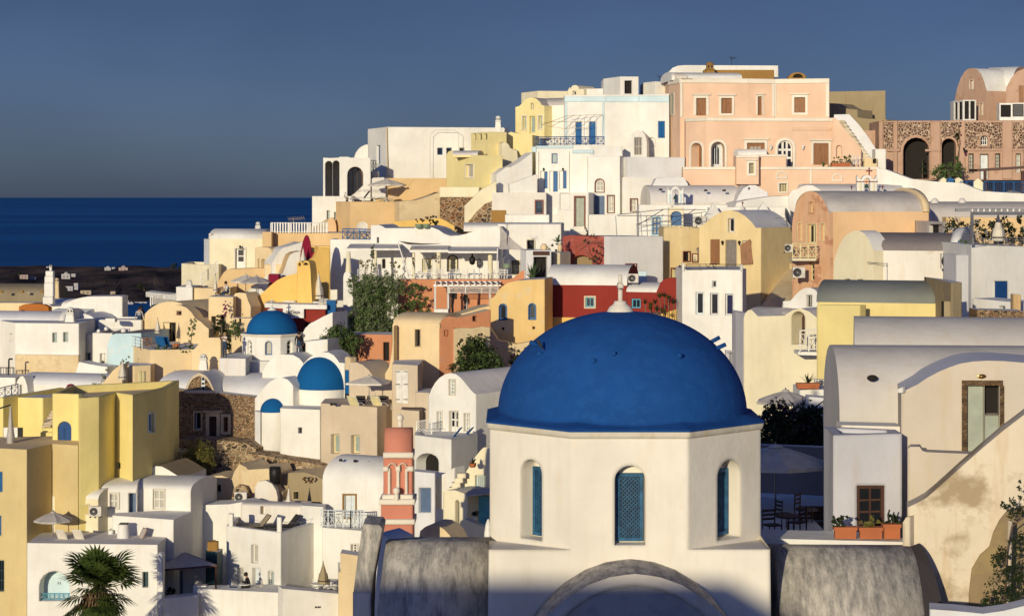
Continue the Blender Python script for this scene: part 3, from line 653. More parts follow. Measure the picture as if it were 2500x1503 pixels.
def pose(kind):
    j={'pelvis':(0,0,.95),'chest':(0,0,1.32),'neck':(0,0,1.50),'head':(0,-.01,1.62),'crown':(0,0,1.70),'nose':(0,-.11,1.60)}
    for s,n in ((-1,'L'),(1,'R')):
        j['shoulder'+n]=(s*.19,0,1.42); j['elbow'+n]=(s*.26,.02,1.14); j['wrist'+n]=(s*.27,-.08,.90); j['hand'+n]=(s*.27,-.11,.80)
        j['hip'+n]=(s*.10,0,.88); j['knee'+n]=(s*.12,-.03,.48); j['ankle'+n]=(s*.12,.02,.08); j['toe'+n]=(s*.13,-.12,.04)
    if kind=='photo':
        j['elbowL']=(-.30,-.22,1.40); j['wristL']=(-.14,-.34,1.56); j['handL']=(-.09,-.33,1.62); j['elbowR']=(.27,-.2,1.2); j['wristR']=(.12,-.32,1.42); j['handR']=(.07,-.33,1.5)
    if kind=='phone':
        j['elbowL']=(-.26,-.18,1.25); j['wristL']=(-.12,-.36,1.42); j['handL']=(-.06,-.38,1.47); j['elbowR']=(.26,-.18,1.2); j['wristR']=(.10,-.36,1.38); j['handR']=(.05,-.38,1.43)
    if kind=='sit':
        for n,s in (('L',-1),('R',1)):
            j['knee'+n]=(s*.14,-.46,.5); j['ankle'+n]=(s*.14,-.42,.10); j['toe'+n]=(s*.14,-.56,.05); j['hip'+n]=(s*.10,-.05,.50)
        d=-.43
        for k in ('pelvis','chest','neck','head','crown','nose','shoulderL','shoulderR','elbowL','elbowR','wristL','wristR','handL','handR'):
            x,y,z=j[k]; lean=max(0,(z-.95))*-.35; j[k]=(x,y+lean,z+d)
        for n,s in (('L',-1),('R',1)): j['elbow'+n]=(s*.25,-.22,.72); j['wrist'+n]=(s*.14,-.42,.78); j['hand'+n]=(s*.08,-.48,.80)
        x,y,z=j['nose']; j['nose']=(x,y-.0,z-.04)
    return j
# ---------------------------------------------------------------- sea, far land, hillside
def lerp_tab(tab,x):
    if x<=tab[0][0]: return tab[0][1]
    for (a,b),(c,d) in zip(tab,tab[1:]):
        if x<=c: return b+(d-b)*(x-a)/(c-a)
    return tab[-1][1]
GB1=[(-60,-1.8),(2,-1.8),(10,-5),(40,-15),(60,-16.5),(80,-22),(108,-28),(120,-27),(135,-20.5),(150,-13.5),(165,-8.6),(178,-5),(188,0.6),(205,3.4)]
GB2=[(-60,-1.8),(2,-1.8),(10,-5),(40,-15),(60,-14),(75,-15),(95,-13.5),(120,-12),(143,-8.5),(160,-4.6),(178,-1.5),(190,1.6),(205,4)]
RG1=[(-400,790),(300,790),(440,760),(520,660),(700,620),(790,520),(900,450),(1200,420),(3000,390)]
RY=[(-400,168),(450,170),(640,186),(900,207),(3000,222)]
def ground(x,Y):
    px=CX+x*F/max(Y,12); w=min(1,max(0,(px-1680)/260)); w=w*w*(3-2*w)
    z=lerp_tab(GB1,Y)*(1-w)+lerp_tab(GB2,Y)*w
    if Y>100: z=min(z,(HY-lerp_tab(RG1,px))*Y/F)
    ry=lerp_tab(RY,px)
    if Y>ry: z=min(z,(HY-lerp_tab(RG1,px))*ry/F)-(Y-ry)*.62
    return max(z,-118)
m=MB(); xs=[-1000]+[(i*28-400) for i in range(118)]+[3600]; ys=[-60,-20,0,6,12,20]+[24+i*3.2 for i in range(64)]+[232+i*12 for i in range(14)]
for Y in ys:
    for px in xs:
        x=(px-CX)*max(Y,14)/F; m.v.append(Vector((x,Y,ground(x,Y)+.25*math.sin(px*.13+Y*.7))))
k=len(xs); m.f=[(j*k+i,j*k+i+1,(j+1)*k+i+1,(j+1)*k+i) for j in range(len(ys)-1) for i in range(k-1)]; m.s=[True]*len(m.f)
tag(m.build('hillside',RW),'hillside under the village','terrain',kind='structure')
def water():
    mt,t,b=nodes('sea_water'); b.inputs['Roughness'].default_value=.65; b.inputs['Specular IOR Level'].default_value=.12
    n=N(t,'TexNoise',Scale=1.0,Detail=5.0,Roughness=.6); t.links.new(pos(t,(.00012,.0018,1)),n.inputs[0])
    n2=N(t,'TexNoise',Scale=1.0,Detail=3.0); t.links.new(pos(t,(.00006,.00035,1),(9,3,0)),n2.inputs[0])
    c=ramp(t,n.outputs[0],[(.35,(.003,.075,.24)),(.62,(.007,.125,.36))]); c=mixc(t,.5,c,ramp(t,n2.outputs[0],[(.4,(.003,.065,.21)),(.60,(.022,.17,.42))]))
    t.links.new(c,b.inputs['Base Color'])
    n3=N(t,'TexNoise',Scale=1.0,Detail=4.0); t.links.new(pos(t,(.01,.05,.01)),n3.inputs[0]); bump(t,b,n3.outputs[0],.35,3.0)
    return mt
m=MB(); m.add([(-160000,-2000,-100),(160000,-2000,-100),(160000,320000,-100),(-160000,320000,-100)],[(0,1,2,3)])
tag(m.build('sea',water()),'deep blue sea reaching the horizon','sea',kind='structure')
rnd=random.Random(3); m=MB(); NX,NY=110,60
def landh(px,v):
    s=math.sin(px*.021)*1.2+math.sin(px*.057+v*9)*.9+math.sin(px*.013+v*5)*1.6
    return (4.0+s*.6)*min(1,v*9)*(1 if v<.93 else (1-v)/.07*.9+.1)
def landY(px,v):
    y0=lerp_tab([(200,1480),(285,1560),(298,1915),(375,1915),(390,1600),(900,1600)],px)+28*math.sin(px*.02)+22*math.sin(px*.053); y1=2960-(px-100)*.25; return y0+(y1-y0)*v
for j in range(NY+1):
    v=j/NY
    for i in range(NX+1):
        px=-250+i*13; Y=landY(px,v); m.v.append(Vector(((px-CX)*Y/F,Y,-101.2+landh(px,v)*1.15+rnd.uniform(0,.7)*(v>.05))))
m.f=[(j*(NX+1)+i,j*(NX+1)+i+1,(j+1)*(NX+1)+i+1,(j+1)*(NX+1)+i) for j in range(NY) for i in range(NX)]; m.s=[False]*len(m.f)
def landm():
    mt,t,b=nodes('dry_headland'); b.inputs['Roughness'].default_value=1; b.inputs['Specular IOR Level'].default_value=0
    n=N(t,'TexNoise',Scale=1.0,Detail=8.0,Roughness=.72); t.links.new(pos(t,(.012,.004,.05)),n.inputs[0])
    t.links.new(ramp(t,n.outputs[0],[(.38,(.028,.028,.03)),(.5,(.085,.064,.058)),(.66,(.17,.12,.095))]),b.inputs['Base Color']); return mt
tag(m.build('far_headland',landm()),'dark scrubby headland beyond the village','terrain',kind='structure')
def landp(px,py):
    best=None
    for j in range(60):
        v=j/59; Y=landY(px,v); z=-101.2+landh(px,v)*1.15; row=HY-z*F/Y
        if best is None or abs(row-py)<best[0]: best=(abs(row-py),Y,z)
    return best[1],best[2]
FARW=flat('far_white',(.40,.38,.37),.9); FARP=flat('far_pink',(.36,.27,.24),.9); FARC=flat('far_cream',(.38,.31,.22),.9)
for px,py,w,h,mt,lab,vl in [(162,675,21,13,FARW,'white domed chapel with side wings on the dark headland',1),(180,671,11,8,FARW,'small white block beside the domed chapel on the headland',0),
    (264,656,15,8,FARW,'white twin-arched cottage on the skyline of the headland',1),(278,656,8,7,FARW,'low white annex right of the twin-arched cottage on the skyline',0),(302,657,22,8,FARP,'pinkish cottage with two arches on the skyline of the headland',1),
    (60,676,20,11,FARP,'small pink house with dark openings at the left of the headland',0),(79,679,18,6,FARW,'long low white wall beside the pink house on the headland',0),
    (170,703,19,12,FARW,'white house with a blue shutter low on the headland',0),(187,700,10,17,FARW,'taller white wing with blue windows low on the headland',0),(211,713,26,10,FARC,'cream flat-roofed house with one window low on the headland',0),
    (277,714,12,7,FARC,'tiny cream hut above the white vaulted roof on the headland shore',0),(312,738,9,10,FARW,'white boathouse by the inlet',0),(321,742,11,6,FARW,'blue-domed boathouse by the inlet',1),(345,738,30,4,FARW,'long white quay building by the inlet',0),(120,652,12,3,FARW,'white strip of buildings on the skyline of the headland',0)]:
    Y,z=landp(px,py+h*.5); wm=w*Y/F; hm=h*Y/F; x=(px-CX)*Y/F; t=thing('far_house',lab,'house',(x,Y,z),'houses scattered on the far headland')
    b=MB(); b.box((x,Y,z+hm/2-1),(wm,7,hm+2))
    if vl: b.lathe((x,Y,z+hm-.1),[(wm*.3,0),(wm*.24,wm*.14),(wm*.1,wm*.22),(0,wm*.25)],12)
    b.build('wall',mt,t)
    for i in range(2 if w>12 else 1):
        MB().box((x+wm*(.2-.4*i if w>12 else .05),Y-3.55,z+hm*.5),(wm*.1,.1,hm*.32)).build('window',BLD if 'blue' in lab else DK,t)
for ti,(px,py,r) in enumerate([(46,672,6),(30,676,4),(255,688,5),(340,706,9),(352,712,7),(418,656,6),(427,655,8),(438,657,5),(232,742,9),(158,733,10),(322,716,4),(365,725,8),(210,690,4),(130,690,6),(380,690,3)]):
    Y,z=landp(px,py); rr=r*Y/F; x=(px-CX)*Y/F; t=thing('far_tree','dark rounded tree on the far headland, '+['left of the small pink house','in front of the small pink house','above the shuttered house','largest of the middle clump','right of the middle clump','leftmost of the skyline clump','tallest of the skyline clump','rightmost of the skyline clump','beside the inlet','by the tall chimney','above the boathouses','right of the boathouses','beside the low white house','between the pink house and the chapel','on the slope below the skyline clump'][ti],'tree',(x,Y,z),'dark trees on the far headland')
    MB().bar((x,Y,z-1),(x,Y,z+rr),.4,5).build('trunk',BKk,t); crown([(Vector((x,Y,z+rr*.8)),(rr,rr,rr*.8))],LD,t,220,rr*.2,name='crown')
# ================================================================ TOP ROW
H,G,V=flathouse,gable,sidevault
t=H('white_house','long plain white skyline house with a drainpipe and three small square windows',W,[(898,197),(944,191),(1240,193)],(1,310),470,9,.4,
 {0:[('shut',919,355,928,400,{'c':GB,'n':1})],1:[('win',1068,361,1081,378,{'c':BL,'nx':1,'ny':1}),('win',1090,361,1103,378,{'c':BL,'nx':1,'ny':1}),('win',1122,361,1134,378,{'c':GP,'nx':1,'ny':1})]})
MB().tube([P(944,311,190.9),P(946,420,190.8),P(950,432,190.6)],.06,6).build('drainpipe',TC,t)
MB().tube([P(1050,434,190.9),P(1050,330,190.9),P(1062,318,190.9),P(1110,318,191),P(1120,326,191),P(1120,434,191)],.02,5).build('conduit',W,t)
railing('balcony_railing','black wrought iron balcony railing on the white skyline house',BK,[P(884,418,188.5),P(918,417,188.5)],.95,'x','balcony railings',n=5)
H('balcony_slab','white corner balcony slab under the black iron railing',W,[(882,189.2),(922,188)],418,440,2.2,0,cat='balcony')
chimney('white chimney with a round hole standing on the end of the long white house',P(1216,323,190),.62,.95,W,cap=.3)
t=G('arcade_house','white seaward skyline arcade with two tall slender arches and one wide arch',W,(789,185),(905,185.4),[(789,385),(805,386),(827,385),(829,383),(850,383),(855,385),(905,385)],490,4.5,
 [('open',794,393,812,479,{'arch':1.,'rd':.9}),('open',812.5,392,829,479,{'arch':1.,'rd':.9}),('win',848,407,887,479,{'arch':1.,'rd':1.6,'c':DW,'nx':3,'ny':1,'g':GLS})],roof=W)
t=thing('vault_roof','smooth white vaulted roof seen edge-on left of the long white house',W and 'roof',P(900,400,199)); m=MB(); m.prism([P(a,b,199) for a,b in [(862,392)]+arc(864,940,352,392,12)+[(940,392)]],(0,6,0),True,False); m.build('vault',W,t)
G('white_house','plain white seaward block with two slit windows above the picket fence',W,(762,183),(860,183),[(762,479),(860,479)],640,5,[('win',798,514,805,545,{'c':GP,'nx':1,'ny':3,'g':GLG}),('win',816,518,822,535,{'c':GP,'nx':1,'ny':3,'g':GLG})])
# tan terraces
H('tan_terrace_house','tan terrace block with a sand-coloured left side above the blue railing',TN,[(820,182),(855,179),(1090,180.5)],492,640,4,.25,roof=TN)
G('tan_wall','upper tan retaining wall with a ramped edge behind the sunbeds',TN,(853,186),(1092,187.4),[(853,482),(862,474),(880,468),(940,466),(941,435),(1092,435)],520,2,cat='wall')
G('white_parapet','sweeping white parapet curving up to the skyline house',W,(852,185.2),(942,186),[(852,488),(862,477),(878,462),(895,446),(912,434),(938,433),(942,468)],482,.6,cat='wall')
G('tan_wall','small tan wing wall with a diagonal edge right of the grey parasol',TN,(960,183.5),(1092,184),[(960,492),(985,470),(1013,436),(1092,436)],520,.5,cat='wall')
G('rough_wall','rough cream patched wall below the yellow cube house',RW,(975,177.5),(1082,178.5),[(975,492),(1016,489),(1050,478),(1073,469),(1078,520),(1082,540)],620,2,cat='wall')
G('stone_wall','reddish rubble stone wall under the cream parapet',SR,(1074,176.5),(1158,176),[(1074,478),(1110,480),(1158,481)],560,1,cat='wall')
G('white_parapet','cream parapet capping the reddish rubble wall',CR,(1073,176.3),(1170,176),[(1073,457),(1170,457)],481,1.2,cat='wall')
G('stair_wall','cream stepped stair wall sweeping down in front of the rubble walls',CR,(1134,174.6),(1212,174.8),[(1134,503),(1175,463),(1196,452),(1205,445),(1212,440)],560,.8,cat='wall')
G('stone_wall','grey and brown rubble stone wall tucked right of the cream stairs',SG,(1140,174),(1206,174),[(1140,545),(1165,515),(1185,497),(1206,488)],575,1,cat='wall')
G('yellow_wall','low golden wall with a curved end below the rough cream wall',YO,(960,172),(1110,172),[(960,541),(1015,537),(1075,533),(1090,540),(1110,552)],600,.6,cat='wall')
# yellow blocks
t=H('yellow_house','tall pale yellow block with small slit vents beside the long white house',YL,[(1150,185),(1193,181.5),(1237,182.5)],(1,322),480,6,.2,{0:[('dark',1156,327,1162,341,{'rd':.2}),('dark',1169,327,1176,341,{'rd':.2}),('dark',1182,327,1189,341,{'rd':.2})]},roof=CR)
G('yellow_cube_house','low pale yellow vaulted cube with a blank cream window',YL,(1090,182.5),(1166,177.5),[(1090,378),(1094,371),(1100,368),(1110,369),(1117,375),(1120,379),(1166,379)],470,2.5,[('win',1137,402,1156,434,{'c':TR,'nx':1,'ny':1,'g':GLC,'t':(2,TR)})],roof=GL)
V('vault_roof','grey barrel roof of the low yellow cube',YL,(1104,178.9),(1166,178.5),379,368,384,3,roof=GL,cat='roof')
for i,(a,b,c) in enumerate([(1169,396,460),(1176,399,452),(1186,400,425)]): G('buttress','%s slender cream buttress against the tall yellow block'%['tallest','middle','shortest'][i],CR,(a,180-i*.2),(a+5,180-i*.2),[(a,b)]+[(a+5,b)],c,.8,cat='buttress')
G('cream_wall','cream wall with a curved top stepping down right of the tall yellow block',CR,(1225,181),(1265,181.5),[(1225,350),(1232,347),(1241,352),(1246,362),(1262,368),(1265,395)],450,2,cat='wall')
G('cream_wall','pale yellow wall below the gabled yellow house',YL,(1236,184.5),(1300,184),[(1236,328),(1247,322),(1258,325),(1300,330)],450,3,cat='wall')
G('white_wall','white ramped wall climbing to the pale blue trimmed house',W,(1212,176.5),(1300,177.5),[(1212,425),(1235,409),(1246,408),(1270,395),(1300,372)],560,2,cat='wall')
G('white_wall','low white ramp parapet left of the blue doors',W,(1244,175.6),(1312,176),[(1244,449),(1260,444),(1288,433),(1312,425)],560,.7,cat='wall')
# yellow gabled house
t=G('yellow_house','pale yellow house with a curved gable and grey-green glass doors on the skyline',YL,(1258,190),(1329,188),[(1258,262),(1268,259),(1275,252),(1280,245),(1290,240),(1300,238.5),(1309,241),(1317,248),(1323,257),(1329,258)],340,5,
 [('win',1276,284,1284.5,317,{'nx':1,'ny':1,'g':GLG,'c':CP,'t':(2.5,TR)}),('win',1293,284,1306,325,{'nx':1,'ny':1,'g':GLG,'c':CP}),('win',1315,283,1323.5,315,{'nx':1,'ny':1,'g':GLG,'c':CP,'t':(2.5,TR)}),('win',1296,252,1302,267,{'nx':1,'ny':2})],roof=GS)
V('white_house','white side wing with a grey vaulted roof behind the yellow gable',W,(1322,189.4),(1384,188.4),258,240,360,4,roof=GS)
H('yellow_house','cream parapet house with a flat top behind the yellow gable',CR,[(1273,199),(1313,195.5),(1390,196)],(1,222),300,6,.2,roof=CR)
G('cream_house','cream arched stair head with a small round window on the skyline',CR,(1386,194),(1426,193),[(1386,222),(1391,213)]+arc(1393,1414,208,218,6)+[(1419,217),(1426,218)],260,3,[('win',1398,222,1406,232,{'arch':1.,'nx':1,'ny':1})],roof=CR)
H('white_house','low white parapet block between the cream arch and the roof cabin',W,[(1424,193.5),(1476,193)],217,260,5,.2)
H('white_house','white rooftop cabin with a dark open doorway on the skyline',W,[(1473,192),(1514,188.5),(1559,188.7)],(1,187),260,5,.1,{1:[('dark',1525,197,1543,229,{'rd':.4})]})
H('white_house','small white roof block next to the pink mansion on the skyline',W,[(1571,190),(1599,188),(1645,189)],(1,199),260,5,.1)
# white house with blue trim
t=H('white_house','large white house with pale blue trim bands and tall blue shutters under the skyline',W,[(1378,186.2),(1478,184.6),(1560,185),(1634,183)],(0,233),480,7,.4,
 {0:[('door',1405,298,1420,353,{'c':BL,'n':1,'rd':.12}),('door',1438,297,1454,353,{'c':BL,'n':1,'rd':.12})],
  2:[('niche',1580,336,1600,358.5,{'arch':1.,'rd':.25}),('shut',1606,296,1623,337,{'c':BL,'n':2,'rd':.1,'h':1})]})
for (a,b,y0,y1) in (((1378,186.2),(1478,184.6),236,249),((1478,184.6),(1560,185),235,250),((1560,185),(1634,183),234,250)):
    pl=Pl(a,b); m=MB(); m.prism([pl.at(a[0]+.5,y1,-.03),pl.at(b[0]-.1,y1,-.03),pl.at(b[0]-.1,y0,-.03),pl.at(a[0]+.5,y0,-.03)],pl.N*.025); m.build('trim_band',SB,t)
pl=Pl((1378,186.2),(1478,184.6))
for a in (1380,1471): m=MB(); m.prism([pl.at(a,340,-.035),pl.at(a+5,340,-.035),pl.at(a+5,249,-.035),pl.at(a,249,-.035)],pl.N*.03); m.build('trim_band',SB,t)
G('white_house','small arched white stair housing with a black and white door below the large white house',W,(1520,181.5),(1580,181.2),[(1520,372),(1532,345),(1540,330),(1548,322),(1557,318),(1566,319),(1574,327),(1578,340),(1580,352)],400,2.5,[('win',1549,336,1567,379,{'nx':4,'ny':2,'c':TR,'fw':.06})])
railing('balcony_railing','long deep blue balcony railing with crossed panels below the wire pergola',BLD,[P(1308,355,179.0),P(1475,354,178.6)],.72,'xs','balcony railings',n=11,r=.03)
t=thing('wire_pergola','bare wire pergola frame over the blue balcony','pergola',P(1400,355,180)); m=MB()
pA=[P(x,y,184.3) for x,y in ((1385,283),(1402,281),(1419,281),(1436,280.5),(1453,280),(1471,279.5))]; pB=[P(x,y,179.4) for x,y in ((1324,305),(1345,309),(1380,315),(1395,313),(1415,313),(1433,313))]
for a,b in zip(pA,pB): m.bar(a,b,.02,4)
m.bar(pA[0],pA[-1],.02,4); m.tube([P(1322,300,179.6)]+pB,.022,4); m.tube([P(1326,300,179.6),P(1360,297,181),P(1385,298,182.4),P(1440,297,182.4)],.02,4)
m.build('rafters',TC,t)
for x in (1318,1358,1388,1434): MB().bar(P(x,300 if x<1330 else 311,179.4),P(x,352,179.4),.02,5).build('post',GM,t)
# lower white house with blue doors
t=H('white_house','white house with three narrow blue doors and a blue framed window under the blue balcony',W,[(1308,178.3),(1440,177.9),(1520,178.6)],(0,356),600,6,0,
 {0:[('win',1347,375,1361,399,{'c':BL,'nx':1,'ny':1,'g':GLG,'rd':.15}),('niche',1320,418,1327.6,461,{'rd':.1}),('door',1329,419,1336.5,460,{'c':BL,'rd':.15}),('niche',1342,418,1349.8,467,{'rd':.1}),('door',1351,418,1361.5,468,{'c':BL,'rd':.15}),('niche',1366,417,1373.6,462,{'rd':.1}),('door',1375,417,1383,460,{'c':BL,'rd':.15})]})
pl=Pl((1308,178.3),(1440,177.9))
for a,b,c,d in ((1298,372,1310,358),(1309,363,1400,356),(1397,375,1449,366)): m=MB(); m.prism([pl.at(a,b,-.04),pl.at(c,b,-.04),pl.at(c,d,-.04),pl.at(a,d,-.04)],pl.N*.035); m.build('trim_band',SB,t)
for x,y in ((1315,370),(1390,370),(1434,385)): MB().bar(pl.at(x,y,-.06),pl.at(x,468,-.06),.035,5).build('drainpipe',TR,t)
for i,x in enumerate((1327,1374)): lamp('dark wall lantern above the %s narrow blue door of the white house'%['left','right'][i],pl.at(x,412,0),s=1.2)
H('white_house','broad white house wall with a red-framed arched window',W,[(1434,176.9),(1514,176.2),(1521,177.2)],(1,381),620,5,.1,{0:[('win',1454,438,1474,468,{'arch':1.0,'nx':2,'ny':2,'c':WH,'g':GLC,'t':(2.5,RWD),'rd':.3}),('shut',1451,478,1476,524,{'c':GB,'n':1,'flush':1}),('win',1484,478,1499,518,{'nx':2,'ny':3,'c':WH,'g':GLC,'t':(2.5,RWD),'rd':.3})]})
t=H('white_house','pale grey-white parapet block below the pink mansion terrace',W2,[(1512,178),(1532,176.6),(1672,178.5)],(1,383),440,5,.4,roof=W)
H('white_house','white wall with one small brown-framed window under the parapet block',W,[(1519,176.2),(1605,176.6)],433,640,5,0,{0:[('win',1539.5,486,1555.5,515,{'nx':2,'ny':2,'c':WH,'g':GLC,'t':(2.,RWD),'rd':.3})]})
t=H('white_house','long white terrace wall with a tall weathered green door in a red-brown frame',W,[(1330,174.5),(1437,173.6),(1449,174.6)],470,620,4,.0,{0:[('door',1405,482,1426,553,{'c':GP,'n':2,'rd':.3,'t':(4,RWD)}),('niche',1367,472,1391,512,{'rd':.08}),('dark',1352,506,1362,524,{'c':GM,'flush':1,'name':'meter_box'})]})
for k in range(3): H('stair','%s white step below the tall weathered green door'%['top','middle','bottom'][k],W3,[(1400-k*7,172.9-k*.5),(1427+k*3,172.9-k*.5)],553+k*6,620,.9,0,cat='step')
H('white_house','bright white house end with a crimson-framed window and flaking plaster',W3,[(1201,173.6),(1334,172.6)],470,620,5,0,{0:[('win',1309,491,1324,520,{'nx':2,'ny':2,'c':BLW,'t':(3.5,RWD),'rd':.2})]})
H('white_wall','very long white terrace wall below the arched red-framed window',W,[(1437,171.6),(1640,172)],524,640,2,0,cat='wall')
# pink mansion
t=H('pink_mansion','large pink mansion with white cornices, upper storey with brown shutters',PK,[(1632,184.2),(1660,180.3),(1826,180.9),(1892,181.6),(2025,180.6)],(1,192),430,9,.1,
 {0:[('win',1636,228,1646,281,{'c':TR,'nx':1,'ny':1,'g':GLC,'t':(1.5,TR),'rd':.06})],
  1:[('door',1700,240,1724,282,{'c':BW,'n':1,'t':(7,TR),'hood':1,'tb':0}),('shut',1761,240,1787,277,{'c':BW,'n':2,'t':(6,TR),'hood':1})],
  2:[('shut',1850,236,1861,281,{'c':BW,'n':1,'t':(4,TR),'hood':1,'tb':0})],
  3:[('shut',1939.5,238,1966,275,{'c':BW,'n':2,'t':(6.5,TR),'hood':1})]},roof=W,coping=(TR,1.1*.36))
for a,b in ((1658,1667),):
    pl=Pl((1660,180.3),(1826,180.9)); m=MB(); m.prism([pl.at(a+2.3,286,-.05),pl.at(b,286,-.05),pl.at(b,196,-.05),pl.at(a+2.3,196,-.05)],pl.N*.045); m.build('pilaster',TR,t)
pl=Pl((1892,181.6),(2025,180.6))
for a,b in ((1883,1896),(2016,2024.8)): m=MB(); m.prism([pl.at(max(a,1892.2),286,-.05),pl.at(b,286,-.05),pl.at(b,196,-.05),pl.at(max(a,1892.2),196,-.05)],pl.N*.045); m.build('pilaster',TR,t)
pl=Pl((1826,180.9),(1892,181.6)); m=MB(); m.prism([pl.at(1884,286,-.05),pl.at(1891.8,286,-.05),pl.at(1891.8,196,-.05),pl.at(1884,196,-.05)],pl.N*.045); m.build('pilaster',TR,t)
G('arched_parapet','small curved white gable cap over the left end of the pink mansion',TR,(1632,184),(1664,179.9),[(1632,194)]+arc(1634,1652,179,194,8)+[(1664,192)],198,1.0,cat='parapet')
V('vault_roof','low white vaulted roof over the left part of the pink mansion',W,(1640,182),(1812,182.6),190,178,196,6,roof=W,cat='roof')
G('white_house','long white roof block with a rounded left shoulder on top of the pink mansion',W,(1628,193),(1900,193),[(1628,181),(1634,176),(1642,166),(1655,161),(1672,159.5),(1900,160.5)],240,7)
H('brown_parapet','ochre-brown parapet wall on the roof of the pink mansion',BR,[(1718,189.5),(1890,189.5)],171,230,1,0,cat='parapet')
chimney('squat ochre double-flue chimney in front of the brown roof parapet',P(1733,181,188.5),1.0,.35,BR,cap=.4)
G('arched_skylight','ochre arched roof hatch peeking over the right cornice of the pink mansion',BR,(1925,188),(1968,188),[(1925,186)]+arc(1928,1966,177,186,8)+[(1968,186)],200,1,[('dark',1936,181,1960,190,{'arch':.6})],cat='roof hatch')
t=H('pink_terrace_storey','lower pink mansion storey with two arches, an iron-work door and a brown double door',PK,[(1674,178.9),(1724,176.8),(2037,177.6)],(1,288),420,4,0,
 {0:[('win',1687,349,1714,409,{'arch':1.,'rd':1.0,'c':BW,'nx':3,'ny':1,'fw':.25,'t':(6,TR),'tb':0})],
  1:[('win',1736,346,1769,409,{'arch':1.,'rd':1.1,'c':WHB,'nx':3,'ny':1,'g':GLS,'t':(6,TR),'tb':0,'fw':.3}),('win',1824,349,1867,372,{'c':BW,'nx':3,'ny':1,'t':(7,TR),'hood':1,'tb':0,'fw':.3,'g':GLC}),
     ('win',1899,343,1935,408,{'arch':1.,'c':WH,'nx':3,'ny':3,'t':(7,TR),'tb':0,'fw':.1,'mw':.18}),('shut',1986,350,2023,402,{'c':BW,'n':2,'t':(6,TR),'hood':1,'tb':0,'rd':.1})]},roof=TR,coping=(TR,.28))
pl=Pl((1724,176.8),(2037,177.6)); m=MB(); m.prism([pl.at(1933,319,-.03),pl.at(2030,319,-.03),pl.at(2030,312,-.03),pl.at(1933,312,-.03)],pl.N*.028); m.build('panel',PK,t)
for i,x in enumerate((1881,1959)): lamp('white wall lantern %s of the iron-work arched door on the pink mansion'%['left','right'][i],pl.at(x,357,-.02),mat=WH,s=1.9)
G('stair_wall','pink flank wall with a white sloping coping beside the mansion stairs',PK,(2033,177),(2103,176.6),[(2033,287),(2040,288),(2070,325),(2098,358),(2103,368)],420,.35,[('niche',2042,355,2055,386,{'arch':1.,'rd':.3})],roof=TR,cat='stair wall')
G('stair_wall','white outer stair parapet rising right of the pink mansion',W2,(2036,180),(2142,179.2),[(2036,280),(2073,279),(2100,308),(2122,338),(2137,362),(2142,366)],430,.35,cat='stair wall')
H('gate_pier','white pier at the foot of the mansion stairs',W,[(2137,176.4),(2163,176.2)],364,430,1.5,0,cat='pier')
t=thing('stair','worn stone steps between the pink flank wall and the white stair parapet','stair',P(2110,400,178)); m=MB()
for k in range(14): a=P(2117-k*5.8,402-k*8.2,177.6+k*.12); m.box((a.x,a.y+.4,a.z-.6),(1.4,1.6,1.3))
m.build('steps',ST,t)
G('grey_wall','small tan shed front beside the stair foot on the pink terrace',TC,(2110,176),(2142,176),[(2110,387),(2142,387)],415,.4,[('dark',2131,386,2140,399,{'arch':1.})],cat='wall')
# terrace walls in front
t=H('pink_terrace_wall','long pink retaining wall with white coping under the mansion terrace',PK,[(1667,174.6),(1983,174.0),(2147,174.4)],(1,408),520,1.2,0,
 {0:[('win',1903,448,1921,468,{'nx':4,'ny':4,'c':CP,'t':(4,TR),'mw':.04,'fw':.05})],1:[]},roof=TR,cat='retaining wall',coping=(TR,.22))
for x,y,w in ((1908,418,29),(2044,424,27)):
    pl=Pl((1667,174.6),(1983,174.0)) if x<1983 else Pl((1983,174.0),(2147,174.4)); o=[pl.uz(*p) for p in [(x-w/2,y+19)]+arc(x-w/2,x+w/2,y-w*.05,y+w*.5,8)+[(x+w/2,y+19)]]
    m=MB(); ring(m,pl,o,inset(o,.16),-.06,.02); m.build('blind_arch',TR,t)
pl=Pl((1667,174.6),(1983,174.0)); m=MB(); m.prism([pl.at(1977,470,-.05),pl.at(1982.5,470,-.05),pl.at(1982.5,409,-.05),pl.at(1977,409,-.05)],pl.N*.045); m.build('pilaster',TR,t)
t=H('pink_annex','small pink gatehouse with a white surround window rising from the pink terrace wall',PK,[(1797,173.6),(1853,173.4)],380,450,2,0,{0:[('win',1829,398,1841,424,{'nx':3,'ny':4,'c':CP,'t':(6,TR),'hood':1,'mw':.03,'fw':.05})]},roof=TR,coping=(TR,.2))
H('pink_annex','low dusky pink wall block right of the small pink gatehouse',PK,[(1853,174.3),(1920,174.1)],378,412,2,0,cat='wall',coping=(TR,.18),roof=TR)
V('vault_roof','little white vaulted roof behind the small pink gatehouse',W,(1802,175.2),(1872,175.6),377,364,400,1.6,roof=W,cat='roof')
pot('leafy vine spilling from a planter at the foot of the mansion stairs',P(2052,407,174.9),.5,.3,TCt,'bush',LF,.6,box=1.6)
crown([(P(2045,400,174.8),(1.3,.4,.35)),(P(2070,392,175),(.6,.4,.4))],LF,tag(thing('trailing_shrub','green trailing shrub on the pink terrace coping','shrub',P(2050,407,174.8)),None,None),420,.09)
railing('stair_railing','white crossed railing at the foot of the mansion stairs',WH,[P(2080,402,175),P(2098,402,175)],.75,'x','balcony railings',n=2)
